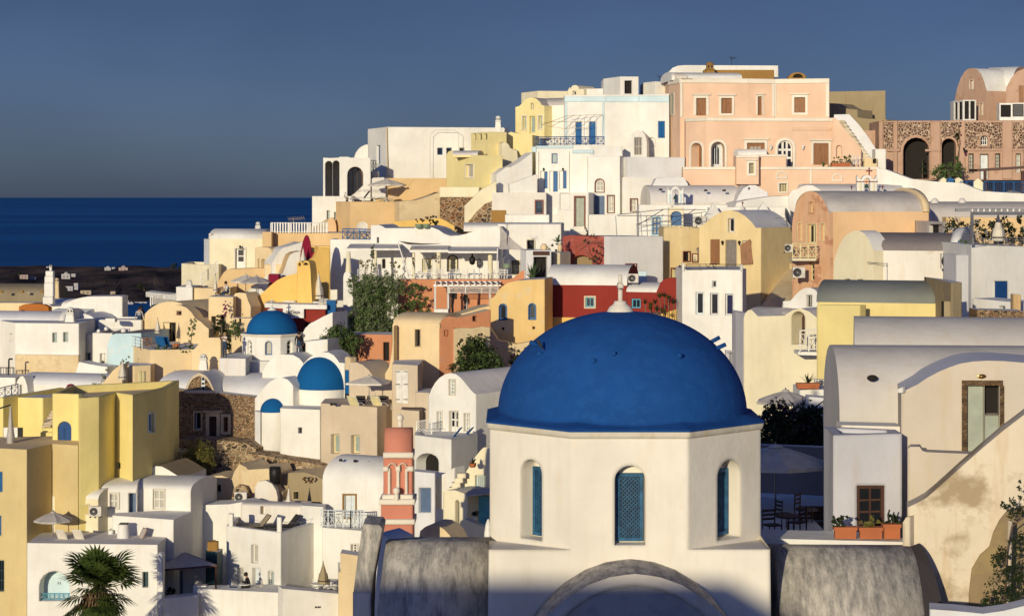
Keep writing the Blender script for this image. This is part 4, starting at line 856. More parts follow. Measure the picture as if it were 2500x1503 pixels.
# right background
t=H('ruined_house','weathered grey and ochre windowless block behind the mansion stairs',RG,[(2020,196),(2162,194)],224,320,8,.15,roof=BR)
G('ruined_wall','lower tan ruined wall with a curved top behind the mansion stairs',RG,(2022,192),(2100,190),[(2022,252),(2045,253),(2060,262),(2070,266),(2093,268),(2094,290),(2100,300)],330,3,cat='wall')
G('ruined_wall','shaded earth-grey wall between the stairs and the stone arcade',RG,(2085,189),(2166,187),[(2085,286),(2120,290),(2165,292)],420,3,cat='wall')
H('pink_wall','low old pink wall with a cream ledge left of the stone arcade',PD,[(2100,184.5),(2150,184)],319,420,1.5,0,cat='wall',roof=CR)
def stonearc():
    t=H('stone_arcade_house','old pink house front with lava stone panels and two dark arches',PD,[(2146,182.2),(2200,181.2),(2500,180)],(0,296),440,5,.1,
     {1:[('dark',2205,336,2269,437,{'arch':1.,'rd':1.6}),('dark',2299,338,2334,437,{'arch':1.,'rd':1.6}),('win',2365,375,2377,423,{'nx':2,'ny':5,'g':GLC,'c':BK,'mw':.03}),('door',2393,376,2413,437,{'c':WHB,'n':2}),('win',2430,375,2442,412,{'nx':2,'ny':4,'g':GLC,'c':BK,'mw':.03}),('win',2394,331,2412,355,{'arch':1.,'nx':3,'ny':2,'t':(4,PD)}),('win',2480,375,2492,420,{'nx':1,'ny':4,'g':GLC,'c':WHB})]},roof=PD,rd=.6)
    pl=Pl((2200,181.2),(2500,180)); pl0=Pl((2146,182.2),(2200,181.2))
    for p_,a,b in ((pl0,2158,2181),(pl0,2193,2199.8),(pl,2200.2,2271),(pl,2297,2341),(pl,2357,2446),(pl,2473,2499)):
        y0=299; y1=363; hs=[]
        if a==2200.2: hs=[[pl.uz(*q) for q in [(2203,364.5)]+arc(2203,2270.5,331,364,10)+[(2270.5,364.5)]]]
        poly=[p_.uz(a,y1),p_.uz(a,y0),p_.uz(b,y0),p_.uz(b,y1)]
        m=MB()
        if a==2200.2: poly=[p_.uz(*q) for q in [(a,y1),(a,y0),(b,y0),(b,y1-8)]+[(x,y) for x,y in reversed(arc(2201,2270.5,329,362,10))][1:]]
        elif a==2297: poly=[p_.uz(*q) for q in [(a,y1-4),(a,y0),(b,y0),(b,y1)]+[(x,y) for x,y in reversed(arc(2298,2338,333,356,8))]]
        if a==2357: tess(m,p_,poly,[inset([p_.uz(*q) for q in [(2388,359)]+arc(2388,2418,325,345,8)+[(2418,359)]],.02)],-.02)
        else: tess(m,p_,poly,[],-.02)
        m.build('stone_panel',SP,t)
    for p_,a,b in ((pl0,2147,2157),(pl0,2182,2192),(pl,2272,2295),(pl,2342,2356),(pl,2447,2471)):
        m=MB(); m.prism([p_.at(a,437,-.16),p_.at(b,437,-.16),p_.at(b,295,-.16),p_.at(a,295,-.16)],p_.N*.15); m.build('pilaster',PD,t)
    m=MB(); m.prism([pl.at(2340,369,-.1),pl.at(2499,369,-.1),pl.at(2499,364,-.1),pl.at(2340,364,-.1)],pl.N*.09); m.build('ledge',PD,t)
    for a in (2168,2258): 
        p_=pl0 if a<2200 else pl
        m=MB(); m.prism([p_.at(a,370,-.24),p_.at(a+38 if a>2200 else a+31,370,-.24),p_.at(a+38 if a>2200 else a+31,364.5,-.24),p_.at(a,364.5,-.24)],p_.N*.2); m.build('capital',PD,t)
stonearc()
t=G('old_pink_house','tall old pink vaulted house with a high arched gable on the right skyline',PD,(2331,192),(2409,188),[(2331,245),(2333,232),(2338,212),(2346,190),(2354,176),(2364,168),(2374,166.5),(2386,170),(2396,182),(2403,200),(2409,222)],330,7,[('win',2368,196,2376,217,{'nx':1,'ny':1,'g':GLG,'t':(1.5,TR)}),('win',2392,253,2399,280,{'nx':1,'ny':1,'g':GLG,'t':(1.5,TR)})],roof=W)
V('old_pink_house','white cross vault joining the two old pink gables on the right skyline',PD,(2396,190.5),(2470,189),222,165,330,6,roof=W)
t=G('old_pink_house','second old pink arched gable at the right edge of the skyline',PD,(2455,187),(2560,186),[(2455,225),(2458,212),(2468,192),(2482,176),(2500,168),(2530,180),(2560,225)],330,7,[('dark',2488,210,2499,250,{'rd':.1,'c':BW})],roof=W)
t=H('glazed_porch','white framed glazed porch in front of the old pink gable',WH,[(2327,188.6),(2351,186.4),(2383,186.6)],(1,244),300,1.2,0,{0:[('dark',2330,250,2337,292),('dark',2340,249,2349,292)],1:[('dark',2355,247,2366,291),('dark',2369,247,2380,291)]},rd=.1,cat='porch')
t=H('glazed_porch','white canopy and dark lattice screen by the second pink gable',WH,[(2440,185.6),(2500,185)],252,300,1.0,0,{0:[('dark',2443,256,2468,286),('win',2472,254,2499,285,{'nx':1,'ny':9,'c':BK,'g':GLS})]},rd=.1,cat='porch')
G('cream_wall','long cream and white terrace wall sweeping down to the right below the stone arcade',W,(2140,172.6),(2520,168),[(2140,412),(2163,414),(2200,428),(2225,437),(2280,443),(2350,447),(2375,458),(2400,467),(2450,470),(2520,474)],560,1.5,cat='wall')
for i,(x,w,mt) in enumerate(((2304,18,CR),(2321,22,BL),(2340,22,CR))): G('peaked_capping','small pointed %s capping on the terrace wall'%['cream','blue','second cream'][i],mt,(x-w/2,172),(x+w/2,172),[(x-w/2,443),(x-w/2,440),(x,433),(x+w/2,440),(x+w/2,443)],446,.7,cat='capping')
G('gate_pier','pointed cream pier at the end of the blue fence',CR,(2376,171),(2400,170.8),[(2376,444),(2388,435),(2400,445)],500,.7,cat='pier')
railing('fence','bright blue bar fence under the dark timber pergola',BL,[P(2345,456,171.3),P(2376,456,171)],.45,'bars','blue bar fences',n=2)
railing('fence','long blue bar fence at the right edge beneath the dark pergola',BL,[P(2402,471,170.4),P(2500,472,169.5)],.95,'bars','blue bar fences',n=4)
t=thing('dark_pergola','dark timber pergola with a deep roof edge by the blue fence','pergola',P(2450,470,172)); m=MB(); a,b=P(2386,419,171),P(2512,411,170); m.prism([a,b,b+Vector((0,0,.22)),a+Vector((0,0,.22))],(0,3,0)); m.build('roof',DW,t)
for x in (2405,2496): MB().box(P(x,445,171),(.22,.22,1.9)).build('post',DW,t)
pl=Pl((2060,177),(2100,177))
bush('shrub','large green shrub in front of the stone arcade arches','shrub',[(P(2315,418,177),(1.5,1,.75)),(P(2290,425,177),(.9,.8,.4)),(P(2345,400,178),(.5,.6,.9))],LF,1400,.10,[([P(2318,437,177),P(2316,420,177)],0,0)])
bush('climbing_plant','thin flowering climber on the stone arcade pier','climbing plant',[(P(2341,310,180.3),(.28,.2,.5)),(P(2338,330,180.3),(.35,.2,.6)),(P(2352,372,180),(.3,.2,.5))],LD,420,.08,[([P(2336,400,180.3),P(2344,350,180.2),P(2339,300,180.3)],0,0)],second=LM,frac=.2)
bush('cactus','tall dark columnar cactus inside the large stone arch','cactus',[(P(2252,405,181),(.25,.25,1.0))],LD,260,.09,[([P(2252,436,181),P(2252,390,181)],0,0)])
antenna('thin television antenna on the roof of the pink mansion',P(1786,160,194),.75,.6,.3,BK); antenna('stubby aerial behind the white rooftop cabin',P(1610,199,192),.5,.6,.2,BK,5)
# ================================================================ MIDDLE, LEFT OF CENTRE
t=V('white_house','white vaulted house with a glazed white door at the seaward end of the village',CR,(511,168),(642,167.4),583,558,700,4.2,[('door',575,607,598,656,{'c':WH,'glz':1,'n':1,'t':(4,TR),'tb':0})],roof=W,lip=.06)
H('white_wall','narrow shaded seaward flank of the white vaulted house',W2,[(498,171),(512,168.2)],583,700,3,0,cat='wall')
ac_unit('air conditioner on the roof edge of the seaward vaulted house',P(523,581,168.3),.85,.38)
lamp('black lantern above the glazed door of the seaward house',P(587,601,167.4),s=1.3)
H('cream_wall','low cream terrace wall stepping down at the seaward end',CR,[(443,169),(503,166),(535,166.4)],643,760,5,.2,cat='wall')
H('tan_pillar','tan block with two small vents beside the picket fence',TN,[(641,166.8),(663,166.2)],566,700,2,0,cat='pillar')
chimney('small white double-pot chimney on the seaward vaulted roof',P(630,558,170),.5,.12,W,cap=.2)
H('tan_wall','long ochre terrace wall carrying the white picket fence',TN,[(660,167.6),(806,166.6),(905,167)],568,760,5,0,cat='wall')
railing('picket_fence','white picket fence on the ochre terrace wall',WH,[P(661,568,167.3),P(800,568,166.4)],.8,'picket',n=3,cat='fence')
antenna('rusty television antenna behind the picket fence',P(716,568,168),1.2,1.3,.35,TC,9)
G('buttress','rounded pinkish buttress against the tan terrace block',PE,(797,181),(821,181),[(797,600)]+arc(797,821,531,560,8)+[(821,600)],640,1,cat='buttress')
H('yellow_wall','golden-yellow back wall behind the maroon arch',YO,[(740,164.5),(806,163.6)],600,780,1.5,0,cat='wall')
railing('balcony_railing','blue crossed railing at the left of the white restaurant roof',BL,[P(836,584,165.8),P(905,586,165.2)],.85,'x','balcony railings',n=5,r=.035)
H('white_house','white two-storey wall left of the restaurant terrace',W,[(806,163.2),(908,162)],584,800,5,.1,roof=W)
t=thing('satellite_dish','white satellite dish behind the blue crossed railing','satellite dish',P(885,572,167)); m=MB(); q=P(885,556,167); m.lathe((0,0,0),[(0,0),(.25,.04),(.48,.14)],18); m.v=[q+Matrix.Rotation(R(70),3,'X')@v for v in m.v]; m.build('dish',FC,t); MB().bar(P(885,572,167.2),q,.03,6).build('mast',GM,t)
# white draped roofs and maroon arch
G('white_roof','white sloping roof sweep with a thin tan rim left of the maroon arch',W,(664,159.5),(742,160.5),[(664,642),(668,636),(676,622),(683,611),(692,604),(706,601),(722,596),(737,591),(742,592)],680,2.2,cat='roof')
G('white_roof','second white sweep lower in front of the maroon arch',W,(690,157.6),(735,158),[(690,668),(697,650),(702,634),(708,622),(718,616),(735,613)],690,2,cat='roof',roof=TN)
G('maroon_arch','tall maroon pointed arch panel behind the cream parasol',plaster('maroon_plaster',(.22,.012,.035),.05),(731,157),(760,157),[(731,640),(735,610),(739,590),(744,577),(748,573.5),(753,577),(757,590),(760,612)],680,.3,cat='arch')
G('maroon_wall','maroon inner face of the curved yellow wall right of the pointed arch',bpy.data.materials['maroon_plaster'],(752,156.6),(776,156.8),[(757,640),(759,626),(762,618),(768,614),(772,618),(775,630)],680,.25,cat='wall')
G('yellow_wall','curved yellow wing with a vine right of the maroon arch',YO,(755,155.9),(806,156.5),[(755,640),(768,628),(776,612),(777,602),(786,606),(806,606)],780,1.0,cat='wall')
H('maroon_wall','low maroon planter wall above the sweeping yellow parapet',bpy.data.materials['maroon_plaster'],[(656,156),(681,155.7)],669,720,1.2,0,cat='wall')
G('tan_house','small tan house front with a slit and a pointed arch window',TC,(623,162.5),(667,161),[(623,605),(626,603),(655,604),(661,608),(665,620),(667,640)],740,3,[('dark',629,632,632.5,661,{'c':OL}),('dark',637,632,647,672,{'arch':1.6,'c':OL})])
H('tan_wall','pale tan parapet with a rounded shoulder above the grey parasol',TC,[(645,160),(690,159.4)],645,740,2,.1,cat='wall')
G('tan_wall','broad tan terrace wall behind the two open parasols',TN,(530,161.5),(660,161),[(530,695),(537,680),(546,665),(556,657),(623,655),(660,655)],760,2,cat='wall')
G('white_wall','white triangular ramp wall between the open parasols',W,(600,159.6),(655,159.8),[(600,714),(620,697),(640,682),(655,670)],740,.5,cat='wall')
railing('stair_railing','white stair railing climbing at the seaward cream wall',WH,[P(489,700,163),P(508,684,163.3),P(531,664,163.6)],.9,'bars','balcony railings',n=1)
H('cream_wall','cream terrace block with a white pierced gate below the stair railing',TC,[(468,159),(562,157.4)],702,800,4,.1,cat='wall')
H('white_pergola','long white lattice-sided pergola roof at the seaward end',WH,[(356,166),(432,160)],712,724,2.5,0,cat='pergola')
railing('lattice_screen','white lattice screen under the seaward pergola roof',WH,[P(372,745,164.2),P(430,741,160.6)],.75,'lattice',n=1,cat='screen',r=.02)
MB().bar(P(368,724,165),P(368,790,165),.07,5).build('post',WH,thing('pergola_post','white corner post of the seaward lattice pergola','post',P(368,790,165)))
H('white_wall','white block below the seaward pergola',W,[(430,159.5),(470,158.6)],700,800,4,0,cat='wall')
chimney('tiny white chimney slab on the seaward cream terrace',P(462,700,159.5),.5,.2,W,cap=.1,holes=False)
def ysweep():
    t=G('yellow_wall','sweeping golden parapet wall rising to a twin-flue chimney',YO,(608,151.2),(729,150.8),[(608,745),(613,738),(622,727),(632,721),(645,711),(660,697),(675,685),(690,677),(708,671),(729,666)],900,.8,cat='wall',roof=W)
    t=G('yellow_chimney','golden chimney pier with a scalloped twin-flue top',YO,(725,150),(758,149.6),[(725,660)]+arc(725,739,637,645,6)+arc(739,756,636,645,6)+[(758,660),(760,700),(762,740)],900,1.0,[('dark',729,641,734,649,{'arch':1.,'rd':.2}),('dark',741,641,752,647,{'arch':1.,'rd':.2})],cat='chimney')
    G('yellow_wall','golden wall right of the twin-flue chimney',YO,(756,151),(778,151),[(756,700),(770,735),(778,738)],900,1,cat='wall')
    G('yellow_house','golden terrace wall falling away below the sweeping parapet',YO,(574,152.2),(614,151.6),[(574,716),(590,714),(600,722),(604,745),(614,740)],900,2,cat='wall',roof=TC)
ysweep()
t=H('cafe_house','oxblood red cafe wall under a white fascia with a white sign board',RD,[(647,148.2),(688,146.6),(795,145.6)],748,900,5,.0,{1:[('dark',745,786,790,802,{'c':DK})]},roof=W)
H('white_fascia','white roof fascia over the oxblood red cafe wall',W,[(646,147.8),(688,146.2),(798,145.2)],739,750,4,.1,cat='fascia')
pl=Pl((688,146.2),(798,145.2)); t=thing('sign_board','white sign board with black lettering on the oxblood wall','sign',pl.at(716,776,-.1)); m=MB(); m.prism([pl.at(691,776,-.02),pl.at(742,776,-.02),pl.at(742,751,-.02),pl.at(691,751,-.02)],pl.N*.1); m.build('board',WH,t)
def text(s,loc,size,mat,parent,rz=0,name='lettering',rx=90,align='CENTER'):
    cu=bpy.data.curves.new(name,'FONT'); cu.body=s; cu.size=size; cu.extrude=.004; cu.align_x=align; cu.materials.append(mat); o=bpy.data.objects.new(name,cu); COL.objects.link(o)
    dg=bpy.context.evaluated_depsgraph_get(); me=bpy.data.meshes.new_from_object(o.evaluated_get(dg)); bpy.data.objects.remove(o); off=Vector((0,0,0)); q=parent
    while q is not None: off+=q.location; q=q.parent
    o=bpy.data.objects.new(name,me); COL.objects.link(o); o.parent=parent; o.location=Vector(loc)-off; o.rotation_euler=(R(rx),0,rz); return o
az=math.atan2(pl.U.y,pl.U.x)
text('OIIDAIA',pl.at(716.5,765.5,-.14),.30,FK,t,az)
for x0,x1,y,n in ((707,722,757.5,4),(701,729,768.6,9),(700,732,771.6,8)):
    m=MB()
    for k in range(n): m.prism([pl.at(x0+(x1-x0)*k/n,y,-.14),pl.at(x0+(x1-x0)*(k+.75)/n,y,-.14),pl.at(x0+(x1-x0)*(k+.75)/n,y-.9,-.14),pl.at(x0+(x1-x0)*k/n,y-.9,-.14)],pl.N*.01)
    m.build('lettering',FK if y>760 else GM,t)
V('white_roof','white vaulted roof shoulder sweeping down right of the oxblood cafe',W,(742,145),(806,144),820,780,900,4,roof=W,cat='roof')
G('white_wall','bright white sloping wall right of the oxblood cafe',W,(738,143.2),(812,142.4),[(738,815),(745,801),(757,790),(770,783),(790,772),(812,762)],900,2.5,cat='wall')
H('blue_kiosk','small blue painted kiosk wall at the right of the cafe',BL,[(797,146),(819,145.6)],733,765,1,0,cat='kiosk')
G('white_house','white house block with a dark doorway left of the vine',W,(724,139.4),(800,138.6),[(724,835),(800,828)],920,3,[('dark',733,837,746,863,{'rd':.3,'name':'doorway'})])
H('white_wall','tall white wall strip below the tapered cream column left of the vine',W,[(818,153),(862,151.5)],733,900,3,0,cat='wall')
# restaurant
W_=G('restaurant_house','lumpy white restaurant roofline above the terrace',W,(905,157.2),(1222,156.2),[(905,550),(925,549),(935,553),(940,557),(1010,557),(1022,553),(1040,552),(1058,556),(1072,562),(1085,571),(1100,576),(1120,575),(1140,570),(1165,562),(1190,556),(1210,553),(1222,553)],800,7,
  [('dark',920.5,579,925,593,{'rd':.3}),('niche',884.5-0,0,0,0)][:1]+[('win',1031,632,1055,664,{'nx':3,'ny':1,'c':CP,'g':GLC}),('dark',933,632,941,655),('win',1094,625,1116,660,{'arch':1.,'nx':2,'ny':3,'c':CP,'g':GLC,'t':(3,BK)})])
V('white_roof','smooth white barrel hump on the restaurant roof',W,(1132,160),(1216,160),556,543,565,4,roof=W,cat='roof')
for i,(a,b,y0,y1,Y,dp,lb) in enumerate(((846,975,604,611,153.5,3.6,'left thatched-edge white pergola roof of the restaurant'),(1000,1095,607,616,153.3,3,'middle white pergola roof of the restaurant'),(1094,1214,611,618,152.6,3.4,'right white pergola roof of the restaurant'))):
    t=thing('pergola_roof',lb,'pergola',P((a+b)/2,y1,Y),'restaurant pergola roofs'); m=MB(); A_,B_=P(a,y1,Y),P(b,y1,Y); hh=(y1-y0)*Y/F*.62
    m.prism([A_,B_,B_+Vector((0,0,hh)),A_+Vector((0,0,hh))],(0,.12,0)); m.build('fascia',WH,t); m=MB(); up=Vector((0,dp,.12)); m.prism([A_+Vector((0,.1,hh-.02)),B_+Vector((0,.1,hh-.02)),B_+up+Vector((0,0,hh+.1)),A_+up+Vector((0,0,hh+.1))],(0,0,.05)); m.build('deck',GL,t)
for i,(x,w) in enumerate(((917,7),(1010,7),(1071,11),(1197,12))):
    MB().lathe(P(x,690,153.6),[(w*.0155,0),(w*.0153,2.4)],14).build('column',CR,thing('column','round cream column, number %s from the left, under the restaurant pergolas'%['one','two','three','four'][i] if 0 else ['slim cream column beside the leafy stem','slim cream column behind the leaning pole','stout cream column in the middle of the terrace','broad white column at the right of the terrace'][i],'column',P(x,690,153.6),'restaurant columns'))
for i,(a,b,c,d) in enumerate(((971,591,1000,682),(1215,606,1212,682))): MB().bar(P(a,b,151.5),P(c,d,151.2),.05,6).build('pole',WH,thing('pole',['leaning white mast holding the left shade sail','upright white mast holding the right shade sail'][i],'pole',P(c,d,151.2),'shade sail masts'))
def sail(label,pts):
    a,b,c=[Vector(p) for p in pts]; m=MB(); n=8; idx={}
    for i in range(n+1):
        for j in range(n+1-i):
            u,v=i/n,j/n; w=1-u-v; p=a*w+b*u+c*v; sg=4*(u*v+v*w+u*w)/1.33; cen=(a+b+c)/3; e=1-.14*4*max(u*v*(1-w)**0,v*w,u*w)*(1 if min(u,v,w)<.01 else .5); p=cen+(p-cen)*e+Vector((0,.15,-.1))*sg; idx[i,j]=len(m.v); m.v.append(p)
    for i in range(n):
        for j in range(n-i):
            m.f.append((idx[i,j],idx[i+1,j],idx[i,j+1])); m.s.append(True)
            if j<n-i-1: m.f.append((idx[i+1,j],idx[i+1,j+1],idx[i,j+1])); m.s.append(True)
    solo(m,'shade_sail',FG,label,'shade sail','white shade sails')
sail('white triangular shade sail hanging over the right end of the restaurant',[P(1220,550,151.5),P(1217,608,151.2),P(1284,611,152)]); sail('white shade sail stretched flat over the restaurant wall',[P(972,588,151.5),P(1082,594,155),P(1000,597,154.5)])
MB().lathe(P(851,668,151),[(.24,0),(.13,1.62),(.0,1.64)],14).build('column',CR,thing('chimney','tall tapered cream chimney left of the restaurant','chimney',P(851,668,151)))
G('white_pier','white rounded pier below the tapered cream chimney',W,(838,150.6),(862,150.6),[(838,680)]+arc(839,856,663,672,8)+[(859,680),(862,700)],860,1,cat='pier')
G('terracotta_wall','long terracotta terrace wall under the restaurant, curling up at the right',OR,(972,149.8),(1288,149),[(972,682),(1240,682),(1252,679),(1262,671),(1273,662),(1287,657)],900,1.0,cat='retaining wall')
G('restaurant_floor','restaurant terrace floor slab',GL,(850,154),(1288,153.2),[(850,690),(1288,690)],700,4,cat='terrace')
V('white_house','tall white vaulted house with a framed dark door right of the shade sail',W,(1215,158.4),(1370,158),548,543,800,4,[('win',1288,586,1304,611,{'nx':2,'ny':3,'c':BK,'t':(3,CR)}),('win',1250,636,1268,670,{'nx':2,'ny':3,'c':BK,'t':(2,CR)})],roof=W)
H('white_wall','low white roof parapet with patio clutter above the shade sail',W,[(1233,163),(1341,162)],524,560,4,.1,cat='wall')
H('brown_screen','brown perforated screen on the roof terrace below the white house',BR,[(1200,164.6),(1236,164.2)],513,545,.15,0,cat='screen')
t=H('gateway','white gateway block with a dark sign board over a shaded doorway',W2,[(1271,150.2),(1284,148.5),(1346,148.8)],(1,611),800,2.4,.0,{1:[('dark',1303,627,1336,682,{'rd':.5,'name':'doorway'})]},cat='gateway')
pl=Pl((1284,148.5),(1346,148.8)); MB().prism([pl.at(1301,623,-.08),pl.at(1341,623,-.08),pl.at(1341,613,-.08),pl.at(1301,613,-.08)],pl.N*.07).build('sign_board',DW,t)
H('white_wall','pale cream wall between the gateway and the red rock wall',CR,[(1346,151),(1367,150),(1393,152)],616,800,2,0,cat='wall')
G('red_rock_wall','streaky red plastered rock wall with a dark arched recess',RS,(1373,153.5),(1490,152.5),[(1373,580),(1378,576),(1395,574),(1430,576),(1478,577),(1484,585),(1487,598),(1490,640)],800,2.5,[('dark',1393,623,1446,662,{'arch':.8,'rd':.6,'c':OL})],cat='wall')
G('white_house','plain shaded white block right of the red rock wall',W2,(1488,152),(1620,154.5),[(1488,577),(1619,577)],800,5,[('dark',1528,645,1553,668,{'t':(2,RD)})])
H('blue_box','small pale blue cupboard against the plain white block',SB,[(1555,151),(1579,150.8)],662,700,.6,0,cat='cupboard')
# red / yellow block
t=V('red_house','oxblood red house wall under a wide white barrel roof',RD,(1334,143.2),(1531,142),695,645,778,5.5,[('win',1430,726,1451,749,{'nx':2,'ny':1,'c':TB,'t':(4,ST),'rd':.15})],roof=W)
H('yellow_wall','golden base wall under the red house left of the great dome',YO,[(1332,143.0),(1532,141.8)],774,1000,5,0,cat='wall')
H('red_pilaster','dark red edge strip where the old yellow house meets the red house',bpy.data.materials['maroon_plaster'],[(1331,142.6),(1337,142.5)],681,900,.3,0,cat='pilaster')
t=V('red_house','smaller oxblood red house wing with a low white vault and turquoise window',RD,(1529,141),(1606,140),712,688,760,3.5,[('win',1542,729,1564,752,{'nx':2,'ny':1,'c':TB,'rd':.12})],roof=W)
G('red_house','oxblood red wall with a slanted top joining the white three-window house',RD,(1598,139.2),(1668,138),[(1598,735),(1603,712),(1612,690),(1622,681),(1634,678),(1668,680)],762,3)
G('yellow_wall','golden base wall below the slanted red wall',YO,(1524,138.6),(1668,137.8),[(1524,772),(1600,770),(1668,750)],1000,3,cat='wall')
ac_unit('white latticed air conditioner box beside the red house vault',P(1546,690,141),.7,.62)
t=G('old_yellow_house','weathered yellow house with two blue framed arched windows and a scalloped top',YD,(1195,139.2),(1333,138.6),[(1195,728),(1203,727),(1208,722),(1215,711),(1226,699),(1240,690),(1262,685),(1290,683),(1330,681)],1000,4,
 [('win',1219,742,1236.5,780,{'arch':1.,'nx':1,'ny':1,'c':BL,'fw':.09,'t':(1.5,BL)}),('win',1291,741,1307.5,779,{'arch':1.,'nx':1,'ny':1,'c':BL,'fw':.09,'t':(1.5,BL)}),('dark',1225,799,1231,805,{'rd':.3}),('dark',1300,797,1306,803,{'rd':.3})],roof=GL)
for i,(a,b,c,d) in enumerate(((1195,822,1335,930),)): G('worn_wall','crumbling pale base wall of the weathered yellow house',RW,(1194,137.6),(1335,137.2),[(1194,798),(1215,830),(1260,840),(1335,826)],1000,1,[],cat='wall')
G('worn_wall','flaking cream wall with a dark archway under the terracotta house',RW,(1109,132.6),(1197,133.6),[(1109,803),(1125,800),(1150,801),(1175,797),(1197,799)],1000,.3,[('dark',1140,832,1193,925,{'arch':1.,'rd':.25,'name':'archway','c':DK})],cat='wall')
t=G('terracotta_house','terracotta house with a wavy tan roof edge and two small square windows',OR,(1072,132.5),(1198,134.0),[(1072,800),(1074,788),(1080,779),(1088,774),(1098,772),(1115,775),(1135,772),(1160,766),(1198,756)],1000,1.0,[('dark',1154,771,1165,784,{'c':DW})],roof=TC)
H('terracotta_wall','terracotta wall leg with one small black window right of the peach house',OR,[(1072.5,132.35),(1109,132.75)],801,1000,.1,0,{0:[('dark',1085,806,1094.5,820)]},cat='wall')
G('tan_roof','tan rolling roof behind the terracotta and peach houses',PE if 0 else TC,(1070,139),(1197,139.6),[(1070,768),(1090,768),(1110,770),(1140,762),(1170,752),(1197,746)],800,2.5,cat='roof')
t=G('peach_house','smooth peach house with a rounded tan roof and flared foot',TC,(958,133.6),(1074,132.4),[(958,792),(962,789)]+[(1070,789),(1074,792)],1000,4,[('win',1014,804,1026,845,{'nx':1,'ny':1,'c':BK,'g':GLS,'rd':.4,'t':(2,TC)})])
V('tan_roof','curved tan vault over the smooth peach house',PE if 0 else TC,(960,133.7),(1074,132.5),790,761,795,4.2,roof=PE if 0 else TC,cat='roof')
G('peach_buttress','peach flared foot of the peach house',TC,(940,132.6),(962,132.5),[(940,912),(950,895),(956,865),(959,830),(961,800),(962,795)],1000,1,cat='buttress')
H('beige_house','small beige block with white boarded shutter doors and black hinges',BG,[(957,128.8),(1020,127.6),(1027,129.5)],888,1100,3,0,{0:[('shut',969,903,998,983,{'c':WH,'n':2,'flush':1})]})
pl=Pl((957,128.8),(1020,127.6))
for i,y in enumerate((907,938,975)):
    m=MB()
    for a,b in ((969,979),(988,998)): m.prism([pl.at(a,y,-.14),pl.at(b,y,-.14),pl.at(b,y-1.6,-.14),pl.at(a,y-1.6,-.14)],pl.N*.03)
    solo(m,'hinge',BK,'%s pair of black strap hinges on the white shutter doors'%['top','middle','bottom'][i],'hinge','black strap hinges')
H('beige_wall','beige terrace wall right of the white shutter doors',BG,[(1014,127),(1048,126.6)],957,1200,3,0,cat='wall')
# pergola with people
t=thing('white_pergola','white lattice pergola over the two dark-dressed visitors','pergola',P(1140,760,146)); m=MB()
A_,B_=P(1058,699,146.5),P(1222,699,145.8); m.prism([A_,B_,B_+Vector((0,0,.14)),A_+Vector((0,0,.14))],(0,.15,0)); m.prism([A_+Vector((0,3,.1)),B_+Vector((0,3,.1)),B_+Vector((0,3,.24)),A_+Vector((0,3,.24))],(0,.15,0)); m.build('beam',WH,t)
for k in range(12):
    a=A_+(B_-A_)*(k+.3)/12; m=MB(); m.prism([a+Vector((0,-.4,.14)),a+Vector((.09,-.4,.14)),a+Vector((.09,-.4,.26)),a+Vector((0,-.4,.26))],(0,4,0)); m.build('rafter',WH,t)
for x in (1062,1094,1138,1196): MB().bar(P(x,699,146.2),P(x,770,146.2),.08,4).build('post',WH,t)
railing('lattice_screen','white lattice frieze hanging under the pergola beam',WH,[P(1097,716,146),P(1216,716,145.7)],.42,'lattice',n=3,cat='screen',r=.018)
H('dark_recess','shaded terracotta back wall of the lattice pergola',OR,[(1060,149.4),(1240,148.9)],690,900,.4,0,cat='wall')
H('terrace_table','little white ledge with pierced apron under the lattice pergola',WH,[(1060,145.5),(1094,145.3)],754,765,.7,0,cat='ledge')
# old street level behind the vine
H('terracotta_wall','shadowy terracotta wall with a dark doorway under the vine',OR,[(850,143.5),(958,142.6)],815,960,3,0,{0:[('dark',936,835,950,880,{'name':'doorway'})]},cat='wall')
# ================================================================ RIGHT OF CENTRE
MP=bpy.data.materials['maroon_plaster']
# chapel roofs in front of the pink wall
V('chapel_roof','long lumpy grey-white chapel vault with round drain holes below the pink wall',W3,(1588,170.6),(1805,171.4),494,452,600,5,roof=GL,cat='chapel')
G('white_roof','white rounded hip joining the chapel vault to the parapet block',W2,(1580,172.6),(1680,172.8),[(1585,470),(1595,450),(1602,436),(1620,433),(1668,433),(1680,450)],520,1.5,cat='roof')
m=MB()
for x,y in ((1613,465),(1723,467),(1768,467)): m.lathe(P(x,y,170.3),[(0,0),(.17,0),(.13,.14),(0,.16)],10)
solo(m,'drain_hole',BK,'three round black drain spouts in the grey-white chapel vault','drain')
G('white_roof','pale rounded end dome of the chapel vault with a square black hole',W2,(1795,170.2),(1875,170.6),[(1795,500),(1803,478),(1815,460),(1830,452),(1845,452),(1860,462),(1872,468),(1875,470)],560,3,[('dark',1827,458,1832,463)],cat='roof',roof=GL)
G('white_roof','sagging grey-white roof below the small pink window',W,(1790,168.4),(1930,169.4),[(1790,520),(1798,495),(1830,487),(1880,480),(1928,478)],560,3,cat='roof',roof=GL)
G('white_house','white chapel end block left of the old peach house',W,(1925,167.4),(2020,167),[(1925,478),(1934,464),(1945,463),(1955,456),(1968,452),(1985,453),(2000,462),(2012,476),(2018,480)],700,4,roof=GL)
V('chapel_roof','grey chapel vault behind the red-crossed bell gable',W2,(1972,170),(2210,170.6),478,449,560,5,roof=GL,cat='chapel')
H('white_wall','long low white chapel wall with a plain coping behind the wire canopy',W,[(1640,166.4),(1777,166)],500,700,4,.1,cat='wall')
H('white_wall','cream painted chapel wall with stepped roof corners above the yellow house',W,[(1730,164.8),(1930,164.2)],506,700,3,0,cat='wall')
